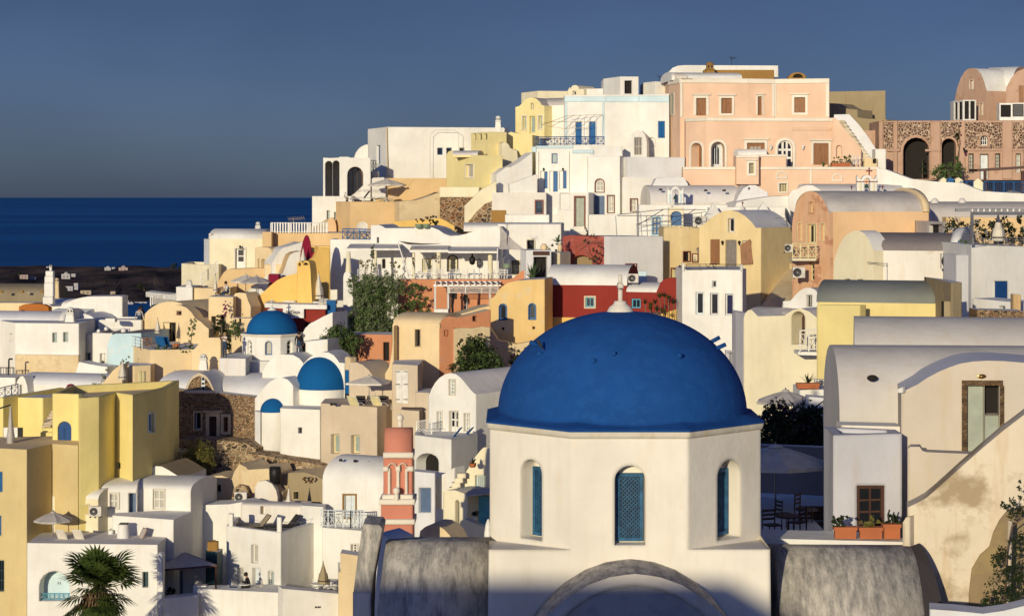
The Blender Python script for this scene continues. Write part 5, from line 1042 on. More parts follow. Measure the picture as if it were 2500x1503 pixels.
for i,(x,y) in enumerate(((1741,503),(1863,500))): m=MB(); a=P(x,y,162.5); m.add([a+Vector(v) for v in ((-.75,-.7,-.9),(.75,-.7,-.9),(.75,.7,-.9),(-.75,.7,-.9),(0,0,.25))],[(0,1,4),(1,2,4),(2,3,4),(3,0,4)]); m.box(a+Vector((0,0,-2.2)),(1.5,1.4,2.6)); solo(m,'pyramid_capping',W,'%s white pyramid capping on the roof above the yellow vaulted house'%['left','right'][i],'capping','white pyramid cappings')
def cross(label,p,h,mat,fleur=False):
    m=MB(); p=Vector(p); w=h*.13; m.box(p+Vector((0,0,h/2)),(w,w,h)); m.box(p+Vector((0,0,h*.66)),(h*.55,w,w))
    if fleur:
        for d in ((0,h),(-.3*h,.66*h),(.3*h,.66*h)): m.lathe(p+Vector((d[0],0,d[1]-h*.1)),[(0,0),(h*.11,h*.05),(h*.13,h*.12),(0,h*.22)],8)
    solo(m,'cross',mat,label,'cross')
for i,(x,y,Y) in enumerate(((1813,509,164),(2079,470,164),(2155,469,165))):
    cross('%s small dark red cross on the chapel roofs'%['left','middle','right'][i],P(x,y-5,Y),.42,MP); m=MB(); m.lathe(P(x,y,Y),[(.22,-.1),(.1,.1),(.06,.2),(0,.2)],8,False); solo(m,'roof_stub',W,'white stub under the %s small red cross'%['left','middle','right'][i],'stub')
def bellgable(label,x,ybase,w,h,Y,arch,trim,bandmat=None,crossmat=None):
    s=Y/F; t=thing('bell_gable',label,'bell gable',P(x,ybase,Y)); pl=Pl((x-w/2,Y),(x+w/2,Y)); yt=ybase-h; sp=ybase-h*.62
    prof=[(x-w/2,yt+h*.08),(x-w*.46,yt+h*.02),(x-w*.42,yt+h*.17),(x-w*.36,yt+h*.24),(x-w*.27,yt+h*.24)]+arc(x-w*.25,x+w*.25,yt-h*.0,yt+h*.24,8)[1:-1]+[(x+w*.27,yt+h*.24),(x+w*.36,yt+h*.24),(x+w*.42,yt+h*.17),(x+w*.46,yt+h*.02),(x+w/2,yt+h*.08)]
    out=[pl.uz(x-w/2,ybase)]+[pl.uz(*p) for p in prof]+[pl.uz(x+w/2,ybase)]; hole=[pl.uz(*p) for p in [(x-arch/2,ybase-1)]+arc(x-arch/2,x+arch/2,sp-arch*.62,sp-arch*.1,8)+[(x+arch/2,ybase-1)]]
    m=MB(); tess(m,pl,out,[hole],0); tess(m,pl,out,[hole],.55)
    for l in (out,hole):
        for i in range(len(l)): a,b=l[i],l[(i+1)%len(l)]; m.add([pl.p3(*a,0),pl.p3(*b,0),pl.p3(*b,.55),pl.p3(*a,.55)],[(0,1,2,3)])
    m.build('gable',W,t)
    bm_=MB(); bp=P(x,sp+2,Y)+Vector((0,.27,-.45)); bm_.lathe(bp,[(.19,0),(.15,.07),(.11,.25),(.03,.32),(0,.33)],12); bm_.bar(bp+Vector((0,0,.3)),bp+Vector((0,0,.8)),.02,4); bm_.build('bell',flat('verdigris_bell',(.04,.10,.07),.5,.4) if 'verdigris_bell' not in bpy.data.materials else bpy.data.materials['verdigris_bell'],t)
    if trim:
        for a in (-w*.38,w*.27): q=MB(); q.prism([pl.at(x+a,ybase-1,-.02),pl.at(x+a+w*.11,ybase-1,-.02),pl.at(x+a+w*.11,ybase-h*.58,-.02),pl.at(x+a,ybase-h*.58,-.02)],pl.N*.018); q.build('panel',SB if 'blue' in label else CR,t)
    if bandmat: q=MB(); yy=sp+1; q.prism([pl.at(x-w*.52,yy,-.06),pl.at(x+w*.52,yy,-.06),pl.at(x+w*.52,yy-h*.045,-.06),pl.at(x-w*.52,yy-h*.045,-.06)],pl.N*.12); q.build('band',bandmat,t)
    return t
bellgable('small white bell gable with pale blue panels and a green bell',1649,497,40,42,167.5,15,True)
bellgable('white bell gable with a red band and a large red cross on top',2117,470,50,43,164.5,14,True,MP)
cross('large red trefoil cross on top of the white bell gable',P(2122,430,164.7),.62,MP,True)
# wire canopy terrace
H('white_house','white wall with a blue lattice-glazed window frame behind the wire canopy',W,[(1560,164.4),(1640,164)],500,700,3,0,{0:[('win',1593,531,1613,572,{'nx':2,'ny':3,'c':BL,'g':GLC,'t':(4,SB),'mw':.12,'rd':.1})]})
H('cream_portal','cream framed chapel doorway with a blue door',CR,[(1632,163),(1669,162.8)],506,700,.6,0,{0:[('door',1638.5,516,1664,550,{'arch':.7,'c':BL,'n':2})]},cat='portal')
t=thing('wire_canopy','bare steel canopy frame over the terrace left of the yellow vaulted house','canopy',P(1600,560,160)); m=MB()
for a,b in (((1507,524,158),(1620,511,160)),((1620,511,160),(1724,512,160)),((1508,527,157.5),(1660,526,157.6)),((1660,526,157.6),(1724,517,159)),((1555,550,156.5),(1690,550,156.5)),((1620,511,160),(1560,548,156.6)),((1697,511,160),(1640,548,156.6)),((1553,548,156.5),(1620,524,158)),((1590,541,156.8),(1724,541,157))): m.bar(P(*a),P(*b),.03,4)
m.build('rafters',GM,t)
for a,b,c in ((1503,527,582),(1555,550,580),(1564,520,578),(1578,526,578),(1637,524,556),(1712,520,553)): MB().bar(P(a,b,158),P(a+3,c,158),.03,5).build('post',GM,t)
ac_unit('grey boxed machine on the terrace at the left of the yellow vaulted house',P(1710,551,160),1.2,.75)
# yellow vaulted house
YV=plaster('mustard_yellow_plaster',(.77,.61,.33),.14)
t=H('yellow_house','plain mustard annex with a red-brown framed window and a hanging notice',YV,[(1620,157.2),(1664,155.6),(1712,156.4)],(1,556),800,5,.2,{1:[('win',1669,615,1684,637,{'nx':3,'ny':3,'c':BK,'mw':.02,'t':(2.5,RWD)})],0:[('dark',1640,656,1655,681,{'c':GP,'t':(3,RWD)})]})
pl=Pl((1664,155.6),(1712,156.4)); s_=thing('notice','red-brown framed notice with faint scribbles beside the mustard annex window','sign',pl.at(1696,641,-.1)); m=MB(); o=[pl.uz(1688.5,641),pl.uz(1688.5,618),pl.uz(1704,618),pl.uz(1704,641)]; ring(m,pl,o,inset(o,.07),-.08,-.02); m.build('frame',RWD,s_); m=MB(); tess(m,pl,o,[],-.03); m.build('panel',CR,s_); m=MB()
for k in range(6): x=1691.5+k*1.8; m.bar(pl.at(x,639,-.05),pl.at(x+(k%3-1)*.7,639-[13,5,14,8,5,4][k],-.05),.012,3)
m.build('scribble',DW,s_)
lamp('glass wall lantern right of the hanging notice',pl.at(1704,607,0),mat=GM,s=1.9); lamp('black wall lantern beside the low grey door of the mustard annex',P(1659,650,155.4),s=1.6)
t=G('yellow_house','mustard vaulted house with brown and grey door panels and a grey-blue roof',YV,(1702,155.4),(1858,152.2),[(1706,562),(1709,553),(1722,545),(1735,533),(1750,522),(1768,515),(1785,513),(1802,517),(1820,528),(1836,543),(1845,556),(1858,556)],800,5.5,
 [('win',1778,533,1792.5,566,{'nx':1,'ny':1,'c':WH,'t':(2,TR)}),('shut',1735,584,1757.5,646,{'c':BW,'n':1,'flush':1}),('shut',1771,586,1798,660,{'c':GW,'n':1,'rd':.15}),('win',1812,588,1834,646,{'nx':1,'ny':1,'c':WH,'g':GLG})],roof=W2,side=[])
pl=Pl((1702,155.4),(1858,152.2)); m=MB(); m.prism([pl.at(1815,645,-.35),pl.at(1839.5,645,-.05),pl.at(1832,583,-.05),pl.at(1812.5,598,-.35)],pl.N*.06); solo(m,'shutter',BW,'slanting brown shutter leaning open on the mustard vaulted house','shutter')
for i,x in enumerate((1763,1804)): lamp('round black lantern at the %s of the grey door panel'%['left','right'][i],pl.at(x,590,0),s=1.5)
H('yellow_wall','tall plain mustard side wall right of the white three-window house',YV,[(1812,153.4),(1935,156)],646,900,1.0,0,cat='wall')
MB().bar(P(1828,678,153.4),P(1829,756,153.4),.05,5).build('pipe',CR,thing('drainpipe','thin cream drainpipe on the mustard side wall','drainpipe',P(1829,756,153.4)))
t=thing('satellite_dish','dark tilted satellite dish on the grey-blue vaulted roof','satellite dish',P(1922,552,154)); m=MB(); m.lathe((0,0,0),[(0,0),(.4,.05),(.72,.2)],20); q=P(1919,532,154); m.v=[q+Matrix.Rotation(R(-20),3,'Z')@Matrix.Rotation(R(72),3,'Y')@Vector(v) for v in m.v]; m.build('dish',GM,t); m=MB(); m.bar(P(1922,554,154.2),q,.04,6); m.bar(q,P(1893,533,153.7),.02,4); m.build('arm',GM,t)
# white three-window house
t=H('white_house','tall white house with three slim windows and a roof terrace left of the stepped vault',W,[(1665,133.6),(1813,132.4),(1822,134.5)],(1,659),1300,5,.0,{0:[('win',1699,713,1718,767,{'nx':1,'ny':1,'c':WHB,'t':(1.5,WHB),'g':GLS,'rd':.22,'fw':.09}),('win',1734,715,1754,768,{'nx':1,'ny':1,'c':GM,'t':(1.5,WHB),'rd':.22,'fw':.09}),('win',1771,717,1791,769,{'nx':1,'ny':1,'c':GM,'t':(1.5,WHB),'g':glassm('indigo_glass',(.01,.012,.06)),'rd':.22,'fw':.09}),('win',1739,685,1749,701,{'nx':1,'ny':1,'c':GM,'t':(2,WHB),'rd':.15})]})
for i,(x,y) in enumerate(((1668,643),(1811,646))): H('pier','%s white corner pier of the terrace above the three slim windows'%['left','right'][i],W,[(x-3,133.5 if i==0 else 132.3),(x+3,133.4 if i==0 else 132.4)],y,662,.5,0,cat='pier')
railing('terrace_railing','thin black wire railing on the white three-window house',BK,[P(1676,659,133.3),P(1808,660,132.8)],.38,'wire','balcony railings',n=4,r=.015,pw=.02)
t=thing('bistro_table','folded black bistro table on the white roof terrace','table',P(1738,657,134.5)); m=MB(); b=P(1738,660,134.5); m.box(b+Vector((.1,0,.42)),(.5,.4,.05)); m.build('top',BK,t); m=MB()
for x in (-.35,.05): m.bar(b+Vector((x-.1,0,.45)),b+Vector((x+.3,0,0)),.015,4); m.bar(b+Vector((x+.3,0,.45)),b+Vector((x-.05,0,0)),.015,4)
m.build('legs',BK,t)
# old peach house
t=G('peach_house','tall flaking peach house with a round gable, cream slit windows and a balcony',PW,(1933,144),(2026,140.6),[(1933,560),(1936,530),(1942,505),(1950,488),(1960,476),(1971,469),(1982,467),(1993,470),(2003,478),(2011,490),(2018,505),(2024,519)],900,8,
 [('win',1976,493,1986,519,{'arch':1.,'nx':1,'ny':2,'c':CP,'t':(2.5,PW)}),('win',1949,545,1956.5,586,{'nx':1,'ny':1,'c':CP,'t':(1.5,CP),'fw':.08}),('win',1971,547,1993,594,{'nx':2,'ny':1,'c':CP,'t':(1.5,CP),'fw':.1,'mw':.12}),('win',2004,546,2012.5,587,{'nx':1,'ny':1,'c':CP,'t':(1.5,CP),'fw':.08}),('win',1976,644,1988,684,{'nx':1,'ny':3,'c':CP,'fw':.05})],roof=GS,side=[],sidemat=None)
V('peach_house','long peach side wall under a wide grey-cream barrel roof',PE,(2022,140.8),(2268,142.2),517,466,800,7,roof=GS,rend=(TC,.22,.5))
t=thing('balcony','small cream wooden balcony with crossed rails on the flaking peach house','balcony',P(1962,634,141)); A_,B_=P(1934,637,141.4),P(1993,637,140.2); m=MB(); m.prism([A_,B_,B_+Vector((0,0,.18)),A_+Vector((0,0,.18))],(0,1.6,0)); m.build('slab',CR,t)
r_=railing('balcony_railing','cream crossed balcony rails on the flaking peach house',CP,[P(1935,630,141.3),P(1992,630,140.2)],1.0,'x','balcony railings',n=3,r=.035)
ac_unit('air conditioner squeezed beside the cream balcony',P(1925,615,142.5),.5,.55); ac_unit('air conditioner below the cream balcony of the peach house',P(1950,678,141),.85,.75)
# cream vaulted house
t=G('cream_house','cream vaulted house with a steep rounded gable end',CR,(2035,109.6),(2133,107.2),[(2035,700),(2036,640),(2042,618),(2050,596),(2060,580),(2072,569),(2085,563),(2098,563),(2110,570),(2120,583),(2128,600),(2133,612)],900,1.2,[('dark',2062,681,2075,690),('dark',2093,682,2106,690)],roof=W,lside=[])
t=V('cream_house','cream-white house wall under a long dark grey cement barrel roof',W3,(2120,107.9),(2345,106.2),611,567,900,5.6,roof=GD,rend=(W,.3,.5))
MB().box(P(2336,625,106.1)+Vector((.1,0,-.7)),(.08,.1,3.0)).build('pipe',BL,t)
ac_unit('large air conditioner on the wall below the dark grey barrel roof',P(2317,656,105.6),.85,.80)
m=MB(); q=P(2162,690,106.8); m.bar(q,P(2161.5,636,106.8),.02,5); m.bar(P(2117,640,106.8),P(2164,644,106.8),.02,5)
for x in (2118,2139,2163): m.bar(P(x,640+ (x-2118)*.08,106.9),P(x,640+(x-2118)*.08,107.6),.012,4)
solo(m,'wall_antenna',GM,'thin L-shaped aerial pole on the cream-white wall','antenna')
V('grey_vault','long weathered grey vault behind the peach barrel roof at the right edge',GS,(2255,150.4),(2520,148.6),530,492,640,5,roof=GS,cat='roof')
for i,x in enumerate((2282,2349)): m=MB(); m.lathe(P(x,493,151.5),[(.3,-.1),(.28,.1),(.15,.25),(0,.3)],12); solo(m,'roof_vent',GL,'%s little rounded vent on the long weathered grey vault'%['left','right'][i],'vent','rounded roof vents')
H('shaded_house','shaded grey house end with a dark opening right of the peach side wall',GS,[(2262,138),(2310,134)],540,700,4,0,{0:[('dark',2268,548,2300,570),('dark',2271,572,2298,640)]})
H('tan_wall','tan garden wall behind the white framed terrace at the right edge',TN,[(2310,134),(2510,132)],530,700,1.2,0,cat='wall')
# white framed terrace
t=H('white_house','big white house at the right edge with a deep blue shutter and a roof terrace',W,[(2371,100),(2520,96)],598,900,7,.0,{0:[('shut',2426,686,2459,733,{'c':BLD,'n':1,'rd':.1})]})
H('white_wall','low bright parapet with a blue base strip left of the big white house',W2,[(2334,101.4),(2373,100.4)],622,860,3,0,cat='wall')
G('white_wall','grey-white ramp wall below the blue shutter at the right edge',W2,(2374,94.8),(2520,92),[(2374,728),(2470,737),(2520,740)],860,1.6,[('dark',2440,747,2453,757)],cat='wall')
H('ochre_chimney','ochre pier with a dark flat cap at the right edge',TN,[(2474,90.5),(2492,90.1)],718,800,.5,0,cat='pier')
H('rock_ledge','rough brown stone ledge peeking above the near white vault',SD,[(2385,89),(2500,88)],756,800,1.5,0,cat='ledge')
t=thing('white_canopy','white square-post terrace canopy at the right edge','canopy',P(2440,597,99)); m=MB(); A_,B_=P(2371,525,99.3),P(2515,525,97); m.prism([A_,B_,B_+Vector((0,0,.16)),A_+Vector((0,0,.16))],(0,.15,0)); m.prism([A_+Vector((0,3.5,.15)),B_+Vector((0,3.5,.15)),B_+Vector((0,3.5,.3)),A_+Vector((0,3.5,.3))],(0,.15,0)); m.build('beam',GM,t)
for k in range(10): a=A_+(B_-A_)*(k+.1)/10; m=MB(); m.prism([a+Vector((0,0,.17)),a+Vector((.07,0,.17)),a+Vector((.07,0,.29)),a+Vector((0,0,.29))],(0,3.6,0)); m.build('rafter',WH,t)
for x in (2373,2512): MB().bar(P(x,525,99),P(x,597,99),.08,4).build('post',GM,t)
railing('terrace_railing','thin grey railing under the white terrace canopy',GM,[P(2376,597,98.9),P(2500,596,97.2)],.3,'wire','balcony railings',n=3,r=.015,pw=.02)
umbrella_shut('cream closed parasol under the white terrace canopy',P(2437,600,100.5),1.65,FC,r=.38,pole=.15)
for i,(x,Y) in enumerate(((2418,101),(2455,101.4),(2476,101))): table('dark wooden terrace table, %s under the white canopy'%['left','middle','right'][i],P(x,600,Y),.35,.36,BK,'dark canopy tables',sq=True)
bush('hedge','flowering climber covering the wall behind the white terrace canopy','climbing plant',[(P(2340,575,112),(.9,.6,1.2)),(P(2400,570,111),(1.6,.6,.9)),(P(2460,572,110),(1.7,.6,1.0)),(P(2500,560,109),(1,.6,.9))],LD,2600,.09,[([P(2400,610,111),P(2400,570,111)],0,0)],second=FARW,frac=.12)
bush('shrub','round terracotta-potted shrub at the corner of the dark grey barrel roof','potted plant',[(P(2354,600,103.5),(.32,.3,.35))],LF,330,.06,[([P(2356,622,103.5),P(2355,600,103.5)],0,0)]); MB().lathe(P(2357,618,103.4),[(0,0),(.22,0),(.27,.3),(0,.3)],14).build('pot',TCt,thing('flower_pot','terracotta pot under the round shrub at the roof corner','pot',P(2357,618,103.4)))
# yellow house, grey roof
YG=plaster('straw_yellow_plaster',(.80,.66,.28),.09)
t=V('yellow_house','large straw-yellow house under a patched grey-green cement barrel roof',YG,(1996,92),(2312,90.4),737,682,1300,5.2,roof=GG,lip=.05)
G('yellow_buttress','curved straw-yellow flank merging into the near white vault',YG,(1994,91),(2100,89.6),[(1994,745),(2100,745)],1300,.5,cat='buttress')
H('shaded_house','narrow shaded brown end wall right of the grey-green roof',RG,[(2290,90),(2322,86.5),(2348,87)],(1,690),900,3,0,{0:[('dark',2314,735,2321,775)]})
ac_unit('white air vent box on the step below the straw-yellow house',P(2008,940,88.5),.7,.27)
# white house with arched door
t=G('white_house','cream-white rounded house with an arched brown doorway left of the straw-yellow wall',CR,(1815,118),(1998,114.6),[(1815,780),(1819,765),(1826,757),(1835,756),(1850,772),(1915,770),(1935,757),(1955,752),(1975,760),(1998,778)],1400,5,[('shut',1932,760,1965,840,{'arch':1.,'rd':1.1,'c':DW,'n':2})],roof=GL)
V('grey_vault','thin stained grey vault behind the cream-white rounded house',W3,(1822,120.4),(1945,118.6),772,748,800,3,roof=GS,cat='roof')
t=G('white_house','small white round gable with a barred window above the arched doorway',W,(1911,120.6),(2008,118.6),[(1911,735),(1930,734),(1940,722),(1952,710),(1965,703),(1978,702),(1990,707),(2000,720),(2008,736)],900,4,[('win',1969,720,1982,748,{'nx':2,'ny':4,'c':BK,'g':GLC,'mw':.03,'fw':.04})],roof=GS)
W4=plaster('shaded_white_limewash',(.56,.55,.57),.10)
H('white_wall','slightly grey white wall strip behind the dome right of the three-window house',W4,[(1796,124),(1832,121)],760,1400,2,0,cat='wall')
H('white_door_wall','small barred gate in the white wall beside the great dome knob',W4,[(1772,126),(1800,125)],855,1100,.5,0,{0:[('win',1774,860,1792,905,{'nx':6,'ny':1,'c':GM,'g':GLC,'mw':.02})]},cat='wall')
railing('balcony_railing','white crossed balcony railing between the arched door and the straw-yellow wall',WH,[P(1953,858,112.5),P(1996,856,112.2)],1.15,'xs','balcony railings',n=2,r=.03)
t=H('balcony_slab','white balcony slab under the white crossed railing',W,[(1948,112.8),(1999,112.4)],858,866,1.6,0,cat='balcony')
# courtyard right of dome
H('white_wall','white step wall above the bougainvillea',W,[(1952,86),(2060,85)],948,1300,2,0,cat='wall')
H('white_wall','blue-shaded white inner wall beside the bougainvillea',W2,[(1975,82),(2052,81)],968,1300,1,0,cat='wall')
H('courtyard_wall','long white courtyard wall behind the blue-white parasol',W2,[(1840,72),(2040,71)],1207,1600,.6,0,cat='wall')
pot('spiky plant in a terracotta trough on the white step wall',P(1972,948,85.6),.2,.22,TCt,'spike',LD,.6,box=.9)
t=bush('bougainvillea','large dark bougainvillea with dull magenta bracts behind the parasol','bougainvillea',[(P(1930,1030,78),(1.35,1,.85)),(P(1960,1060,77.5),(1.5,1,.9)),(P(1900,1060,77),(.9,.8,.8)),(P(2010,1050,78),(.8,.8,.9)),(P(1990,1100,77),(1.0,.8,.6)),(P(1905,1095,76.9),(.8,.5,.5)),(P(1950,1095,76.9),(.9,.5,.5))],LD,9000,.085,[([P(1950,1200,78),P(1945,1050,78)],0,0)],second=LQ,frac=.16)
m=MB()
for a in ([(1900,1010),(1880,1000),(1865,1003)],[(1930,1010),(1918,985),(1910,970)],[(1955,1005),(1962,985),(1958,970)],[(1970,1010),(1995,990),(2015,975),(2033,965)],[(1990,1015),(2020,1000),(2030,985)],[(1915,1020),(1895,1000),(1890,985)],[(1945,1010),(1938,990),(1925,975)]): m.tube([P(x,y,77.3) for x,y in a],.035,5,.015)
m.build('twigs',LD,t)
umbrella('cream parasol glimpsed behind the bougainvillea',P(1918,1090,84),1.25,2.3,FG,group='open parasols'); umbrella('large blue-white parasol in the shaded courtyard right of the dome',P(1893,1300,66),1.75,2.8,FC,drop=.55,rz=.1)
H('dark_garden_wall','dark grey garden wall deep in the shaded courtyard',GD,[(1830,76),(2045,75)],1085,1600,.5,0,cat='wall')  # dark wall put in to cover bright ground in the shaded courtyard
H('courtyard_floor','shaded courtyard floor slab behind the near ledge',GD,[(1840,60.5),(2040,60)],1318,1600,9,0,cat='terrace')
for i,(x,Y) in enumerate(((1985,64),(2000,67))): 
    t=thing('bench',['dark wooden slatted bench end nearer the parasol pole','dark wooden slatted bench further back in the courtyard'][i],'bench',P(x,1312,Y)); b=P(x,1312,Y); m=MB()
    for k in range(5): m.box(b+Vector((.1,k*.1,.42)),(1.0,.07,.03))
    m.build('seat',DW,t); m=MB()
    for k in range(4): m.box(b+Vector((.1,.5,.55+k*.11)),(1.0,.03,.07))
    m.build('backrest',DW,t)
    for dx in (-.38,.58): MB().box(b+Vector((dx,.25,.3)),(.06,.5,.6)).build('leg',DW,t)
# near right vaulted houses
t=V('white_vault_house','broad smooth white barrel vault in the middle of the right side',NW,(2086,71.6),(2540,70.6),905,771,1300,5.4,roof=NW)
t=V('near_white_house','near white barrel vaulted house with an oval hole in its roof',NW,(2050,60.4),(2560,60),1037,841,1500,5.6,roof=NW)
m=MB(); m.lathe((0,0,0),[(0,-.02),(.16,-.02),(.15,.03),(.11,.035)],18); m.v=[P(2129,922,60.55)+Vector((v.x,v.z-.02,v.y*.6)) for v in m.v]; solo(m,'vent_hole',DK,'oval black vent hole in the near white barrel vault','hole')
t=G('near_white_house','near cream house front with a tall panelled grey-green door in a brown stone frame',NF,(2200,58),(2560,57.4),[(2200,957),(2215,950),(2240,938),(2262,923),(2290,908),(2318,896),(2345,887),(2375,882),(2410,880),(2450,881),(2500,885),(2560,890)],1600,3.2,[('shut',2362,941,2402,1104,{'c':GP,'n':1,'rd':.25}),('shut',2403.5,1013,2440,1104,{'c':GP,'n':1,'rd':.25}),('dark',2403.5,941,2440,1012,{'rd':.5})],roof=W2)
pl=Pl((2200,58),(2560,57.4)); t2=thing('door_frame','thick worn brown stone frame round the grey-green door','door frame',pl.at(2396,1108,-.1)); m=MB()
for a,b,c,d in ((2348,928,2448,940),(2348,940,2361,1108),(2441,940,2451,1108)): m.prism([pl.at(a,d,-.08),pl.at(c,d,-.08),pl.at(c,b,-.08),pl.at(a,b,-.08)],pl.N*.16)
m.build('frame',stone('worn_brown_stone',[(.14,.08,.04),(.20,.12,.06),(.10,.06,.04)],(.22,.15,.09),6,.02),t2)
t2=thing('bulkhead_lamp','small oval brass bulkhead lamp above the grey-green door','lamp',pl.at(2397,918,-.05)); m=MB(); m.lathe((0,0,0),[(0,.07),(.05,.06),(.11,.0),(.13,0)],16); m.v=[pl.at(2397,918,-.03)+Vector((v.x,-v.z,v.y*.5)) for v in m.v]; m.build('shade',flat('brass',(.45,.28,.09),.3,.9),t2)
G('white_spout','small white drain spout at the valley of the near roof',W,(2190,57.9),(2204,57.8),[(2190,950),(2204,944)],958,.2,cat='spout')
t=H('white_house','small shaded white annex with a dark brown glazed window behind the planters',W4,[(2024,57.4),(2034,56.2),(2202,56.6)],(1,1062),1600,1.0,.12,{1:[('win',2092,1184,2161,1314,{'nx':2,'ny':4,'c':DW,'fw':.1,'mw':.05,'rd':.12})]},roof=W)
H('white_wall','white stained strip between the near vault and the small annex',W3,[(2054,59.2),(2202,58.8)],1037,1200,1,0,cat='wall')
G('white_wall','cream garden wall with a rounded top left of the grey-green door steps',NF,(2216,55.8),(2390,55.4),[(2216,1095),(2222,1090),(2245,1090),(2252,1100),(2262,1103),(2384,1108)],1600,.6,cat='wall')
t=G('stair_wall','near stair wall with large brown damp patches curving up to the right edge',ST,(2216,53.6),(2560,53),[(2216,1238),(2235,1229),(2262,1214),(2290,1190),(2320,1163),(2360,1127),(2400,1092),(2450,1050),(2500,1012),(2560,965)],1700,1.0,cat='stair wall')
G('white_wall','plain pale wall foot joining the stair wall to the near ledge',ST,(2204,53.4),(2222,53.3),[(2204,1275),(2212,1262),(2222,1260)],1700,.5,cat='wall')
H('white_ledge','long near white ledge carrying the terracotta planters',W,[(1850,54.8),(2213,54.2)],1313,1345,1.5,0,cat='ledge')
for i,(x,w,h,lm,kind,ph,r) in enumerate(((2063,.56,.3,LD,'bush',.35,.14),(2125,.58,.29,LO,'bush',.3,.14),(2176,.42,.38,LD,'bush',.25,.17))):
    pot(['terracotta trough with a small dark bush at its left end','terracotta trough overflowing with brownish-green plants','tall terracotta pot with a dark cactus at the right of the ledge'][i],P(x,1313,54.6),r,h,TCt,kind,lm,ph,box=w,group='terracotta planters on the ledge')
ct=thing('cactus','thin dark cactus arms rising from the tall terracotta pot','cactus',P(2180,1285,54.5))
for a in ([(2170,1270),(2168,1255),(2172,1243)],[(2182,1272),(2180,1258),(2183,1249)],[(2190,1278),(2198,1272),(2203,1275)]): MB().tube([P(x,y,54.5) for x,y in a],.03,6,.02).build('arm',LD,ct)
m=MB(); m.tube([P(2043,1284,54.5),P(2040,1270,54.5)],.02,5); m.build('arm',LD,ct)
crown([(P(2041,1272,54.6),(.13,.12,.16))],LD,thing('potted_bush','rounded dark bush at the left end of the terracotta trough','bush',P(2041,1285,54.6)),200,.035)
t=thing('pole','beige pole standing before the stained stair wall','pole',P(2462,1500,51)); MB().bar(P(2461,1500,51),P(2466,1270,51),.06,10).build('shaft',BG,t)
bush('climbing_plant','thin dark leafy climber around the beige pole at the bottom right','climbing plant',[(P(2470,1240,50.5),(.3,.2,.25)),(P(2495,1190,50.5),(.12,.15,.3)),(P(2455,1230,50.5),(.12,.1,.15)),(P(2440,1380,50.5),(.3,.2,.5)),(P(2480,1430,50.5),(.35,.2,.6)),(P(2420,1450,50.5),(.3,.2,.3)),(P(2480,1330,50.5),(.25,.2,.4)),(P(2405,1470,50.5),(.2,.15,.2)),(P(2465,1480,50.5),(.4,.2,.4)),(P(2490,1400,50.5),(.2,.2,.5))],LD,3400,.036,[([P(2450,1503,50.6),P(2458,1350,50.6),P(2470,1285,50.6),P(2500,1262,50.6)],.025,.015)],clump=.5)
G('olive_shade_patch','dark olive panel painted as the shaded hollow low on the stair wall',OL,(2365,53.2),(2560,52.8),[(2365,1450),(2372,1390),(2392,1355),(2415,1335),(2425,1300),(2440,1270),(2460,1245),(2500,1235),(2560,1235)],1700,.12,cat='wall')  # thin panel; the shade of the hollow is put into its colour
G('white_kerb','pale curved roof edge sweeping along the bottom right corner',W2,(2270,48.5),(2560,48),[(2270,1486),(2330,1490),(2400,1497),(2450,1490),(2500,1478),(2560,1465)],1700,.8,cat='roof edge')

for i,(x,Y,a) in enumerate(((1885,60,.4),(1915,62,2.0),(1945,60.5,4.1),(1962,63,1.0))): chair('dark wooden chair, %s in the shaded courtyard'%['leftmost','second from the left','in the middle','nearest the bench'][i],P(x,1318-(Y-60)*14,Y),a,DW,'dark courtyard chairs')
table('low dark table among the courtyard chairs',P(1925,1300,61.5),.4,.5,DW,'courtyard tables'); table('second dark table near the courtyard bench',P(1970,1290,64),.35,.6,GD,'courtyard tables')
H('white_wall','knee-high white wall behind the courtyard chairs',W2,[(1840,69),(2040,68.5)],1250,1500,.3,0,cat='wall')
# ================================================================ LEFT SIDE
V('old_brown_house','weathered brown flat-vaulted house end at the left edge with three drain spouts',OB,(-60,166),(108,165),720,691,900,5,roof=OB,cat='house')
m=MB()
for x in (4,54,103): m.lathe(P(x,711,163.8),[(0,-.1),(.16,-.1),(.16,.06),(0,.08)],8)
solo(m,'drain_spout',BR,'row of small drain spouts on the weathered brown house','drain')
H('ochre_wall','ochre wall strip below the weathered brown house',TC,[(-60,163),(112,162.6)],739,900,2,0,cat='wall')
G('orange_hatch','burnt orange rounded roof hatch with a black opening',OO,(46,160),(119,159.4),[(46,768),(46,748),(55,744),(62,742),(100,742),(110,745),(118,749),(119,768)],790,2,[('dark',52,757,60,762)],cat='roof hatch')
t=thing('tall_chimney','tall tapering white chimney with a thin top stack at the left','chimney',P(120,742,159)); a=P(120,742,159); m=MB()
for x0,x1,y0,y1 in ((107,132,742,724),(110,132.5,724,690),(111,132.5,690,674),(113,132,674,661),(121,127,661,646)):
    p,q=P(x0,y0,159),P(x1,y1,159); m.box(((p.x+q.x)/2,159,(p.z+q.z)/2),(q.x-p.x,q.x-p.x,q.z-p.z))
m.build('stack',W,t,bev=.05); MB().box(P(124,648,159)-Vector((0,.1,0)),(.1,.02,.2)).build('flue_opening',BK,t)
chimney('second tapered ochre chimney behind the tall white one',P(139,728,163),.42,1.2,TC,cap=.2)
t=G('white_house','big smooth white roof block with a swooping left shoulder at the left',W,(128,157.4),(299,156),[(128,770),(138,760),(150,749),(163,740),(178,732),(195,727),(215,724),(290,723),(299,724)],940,1.6,roof=W,vec=(0,2.2,0))
V('white_roof','low white saddle roof left of the swooping white block',W,(108,160),(232,159.6),745,728,800,4,roof=W,cat='roof')
V('white_roof','rounded white roof step in front of the swooping white block',W2,(112,155.4),(200,154.6),790,752,900,4,roof=W2,cat='roof')
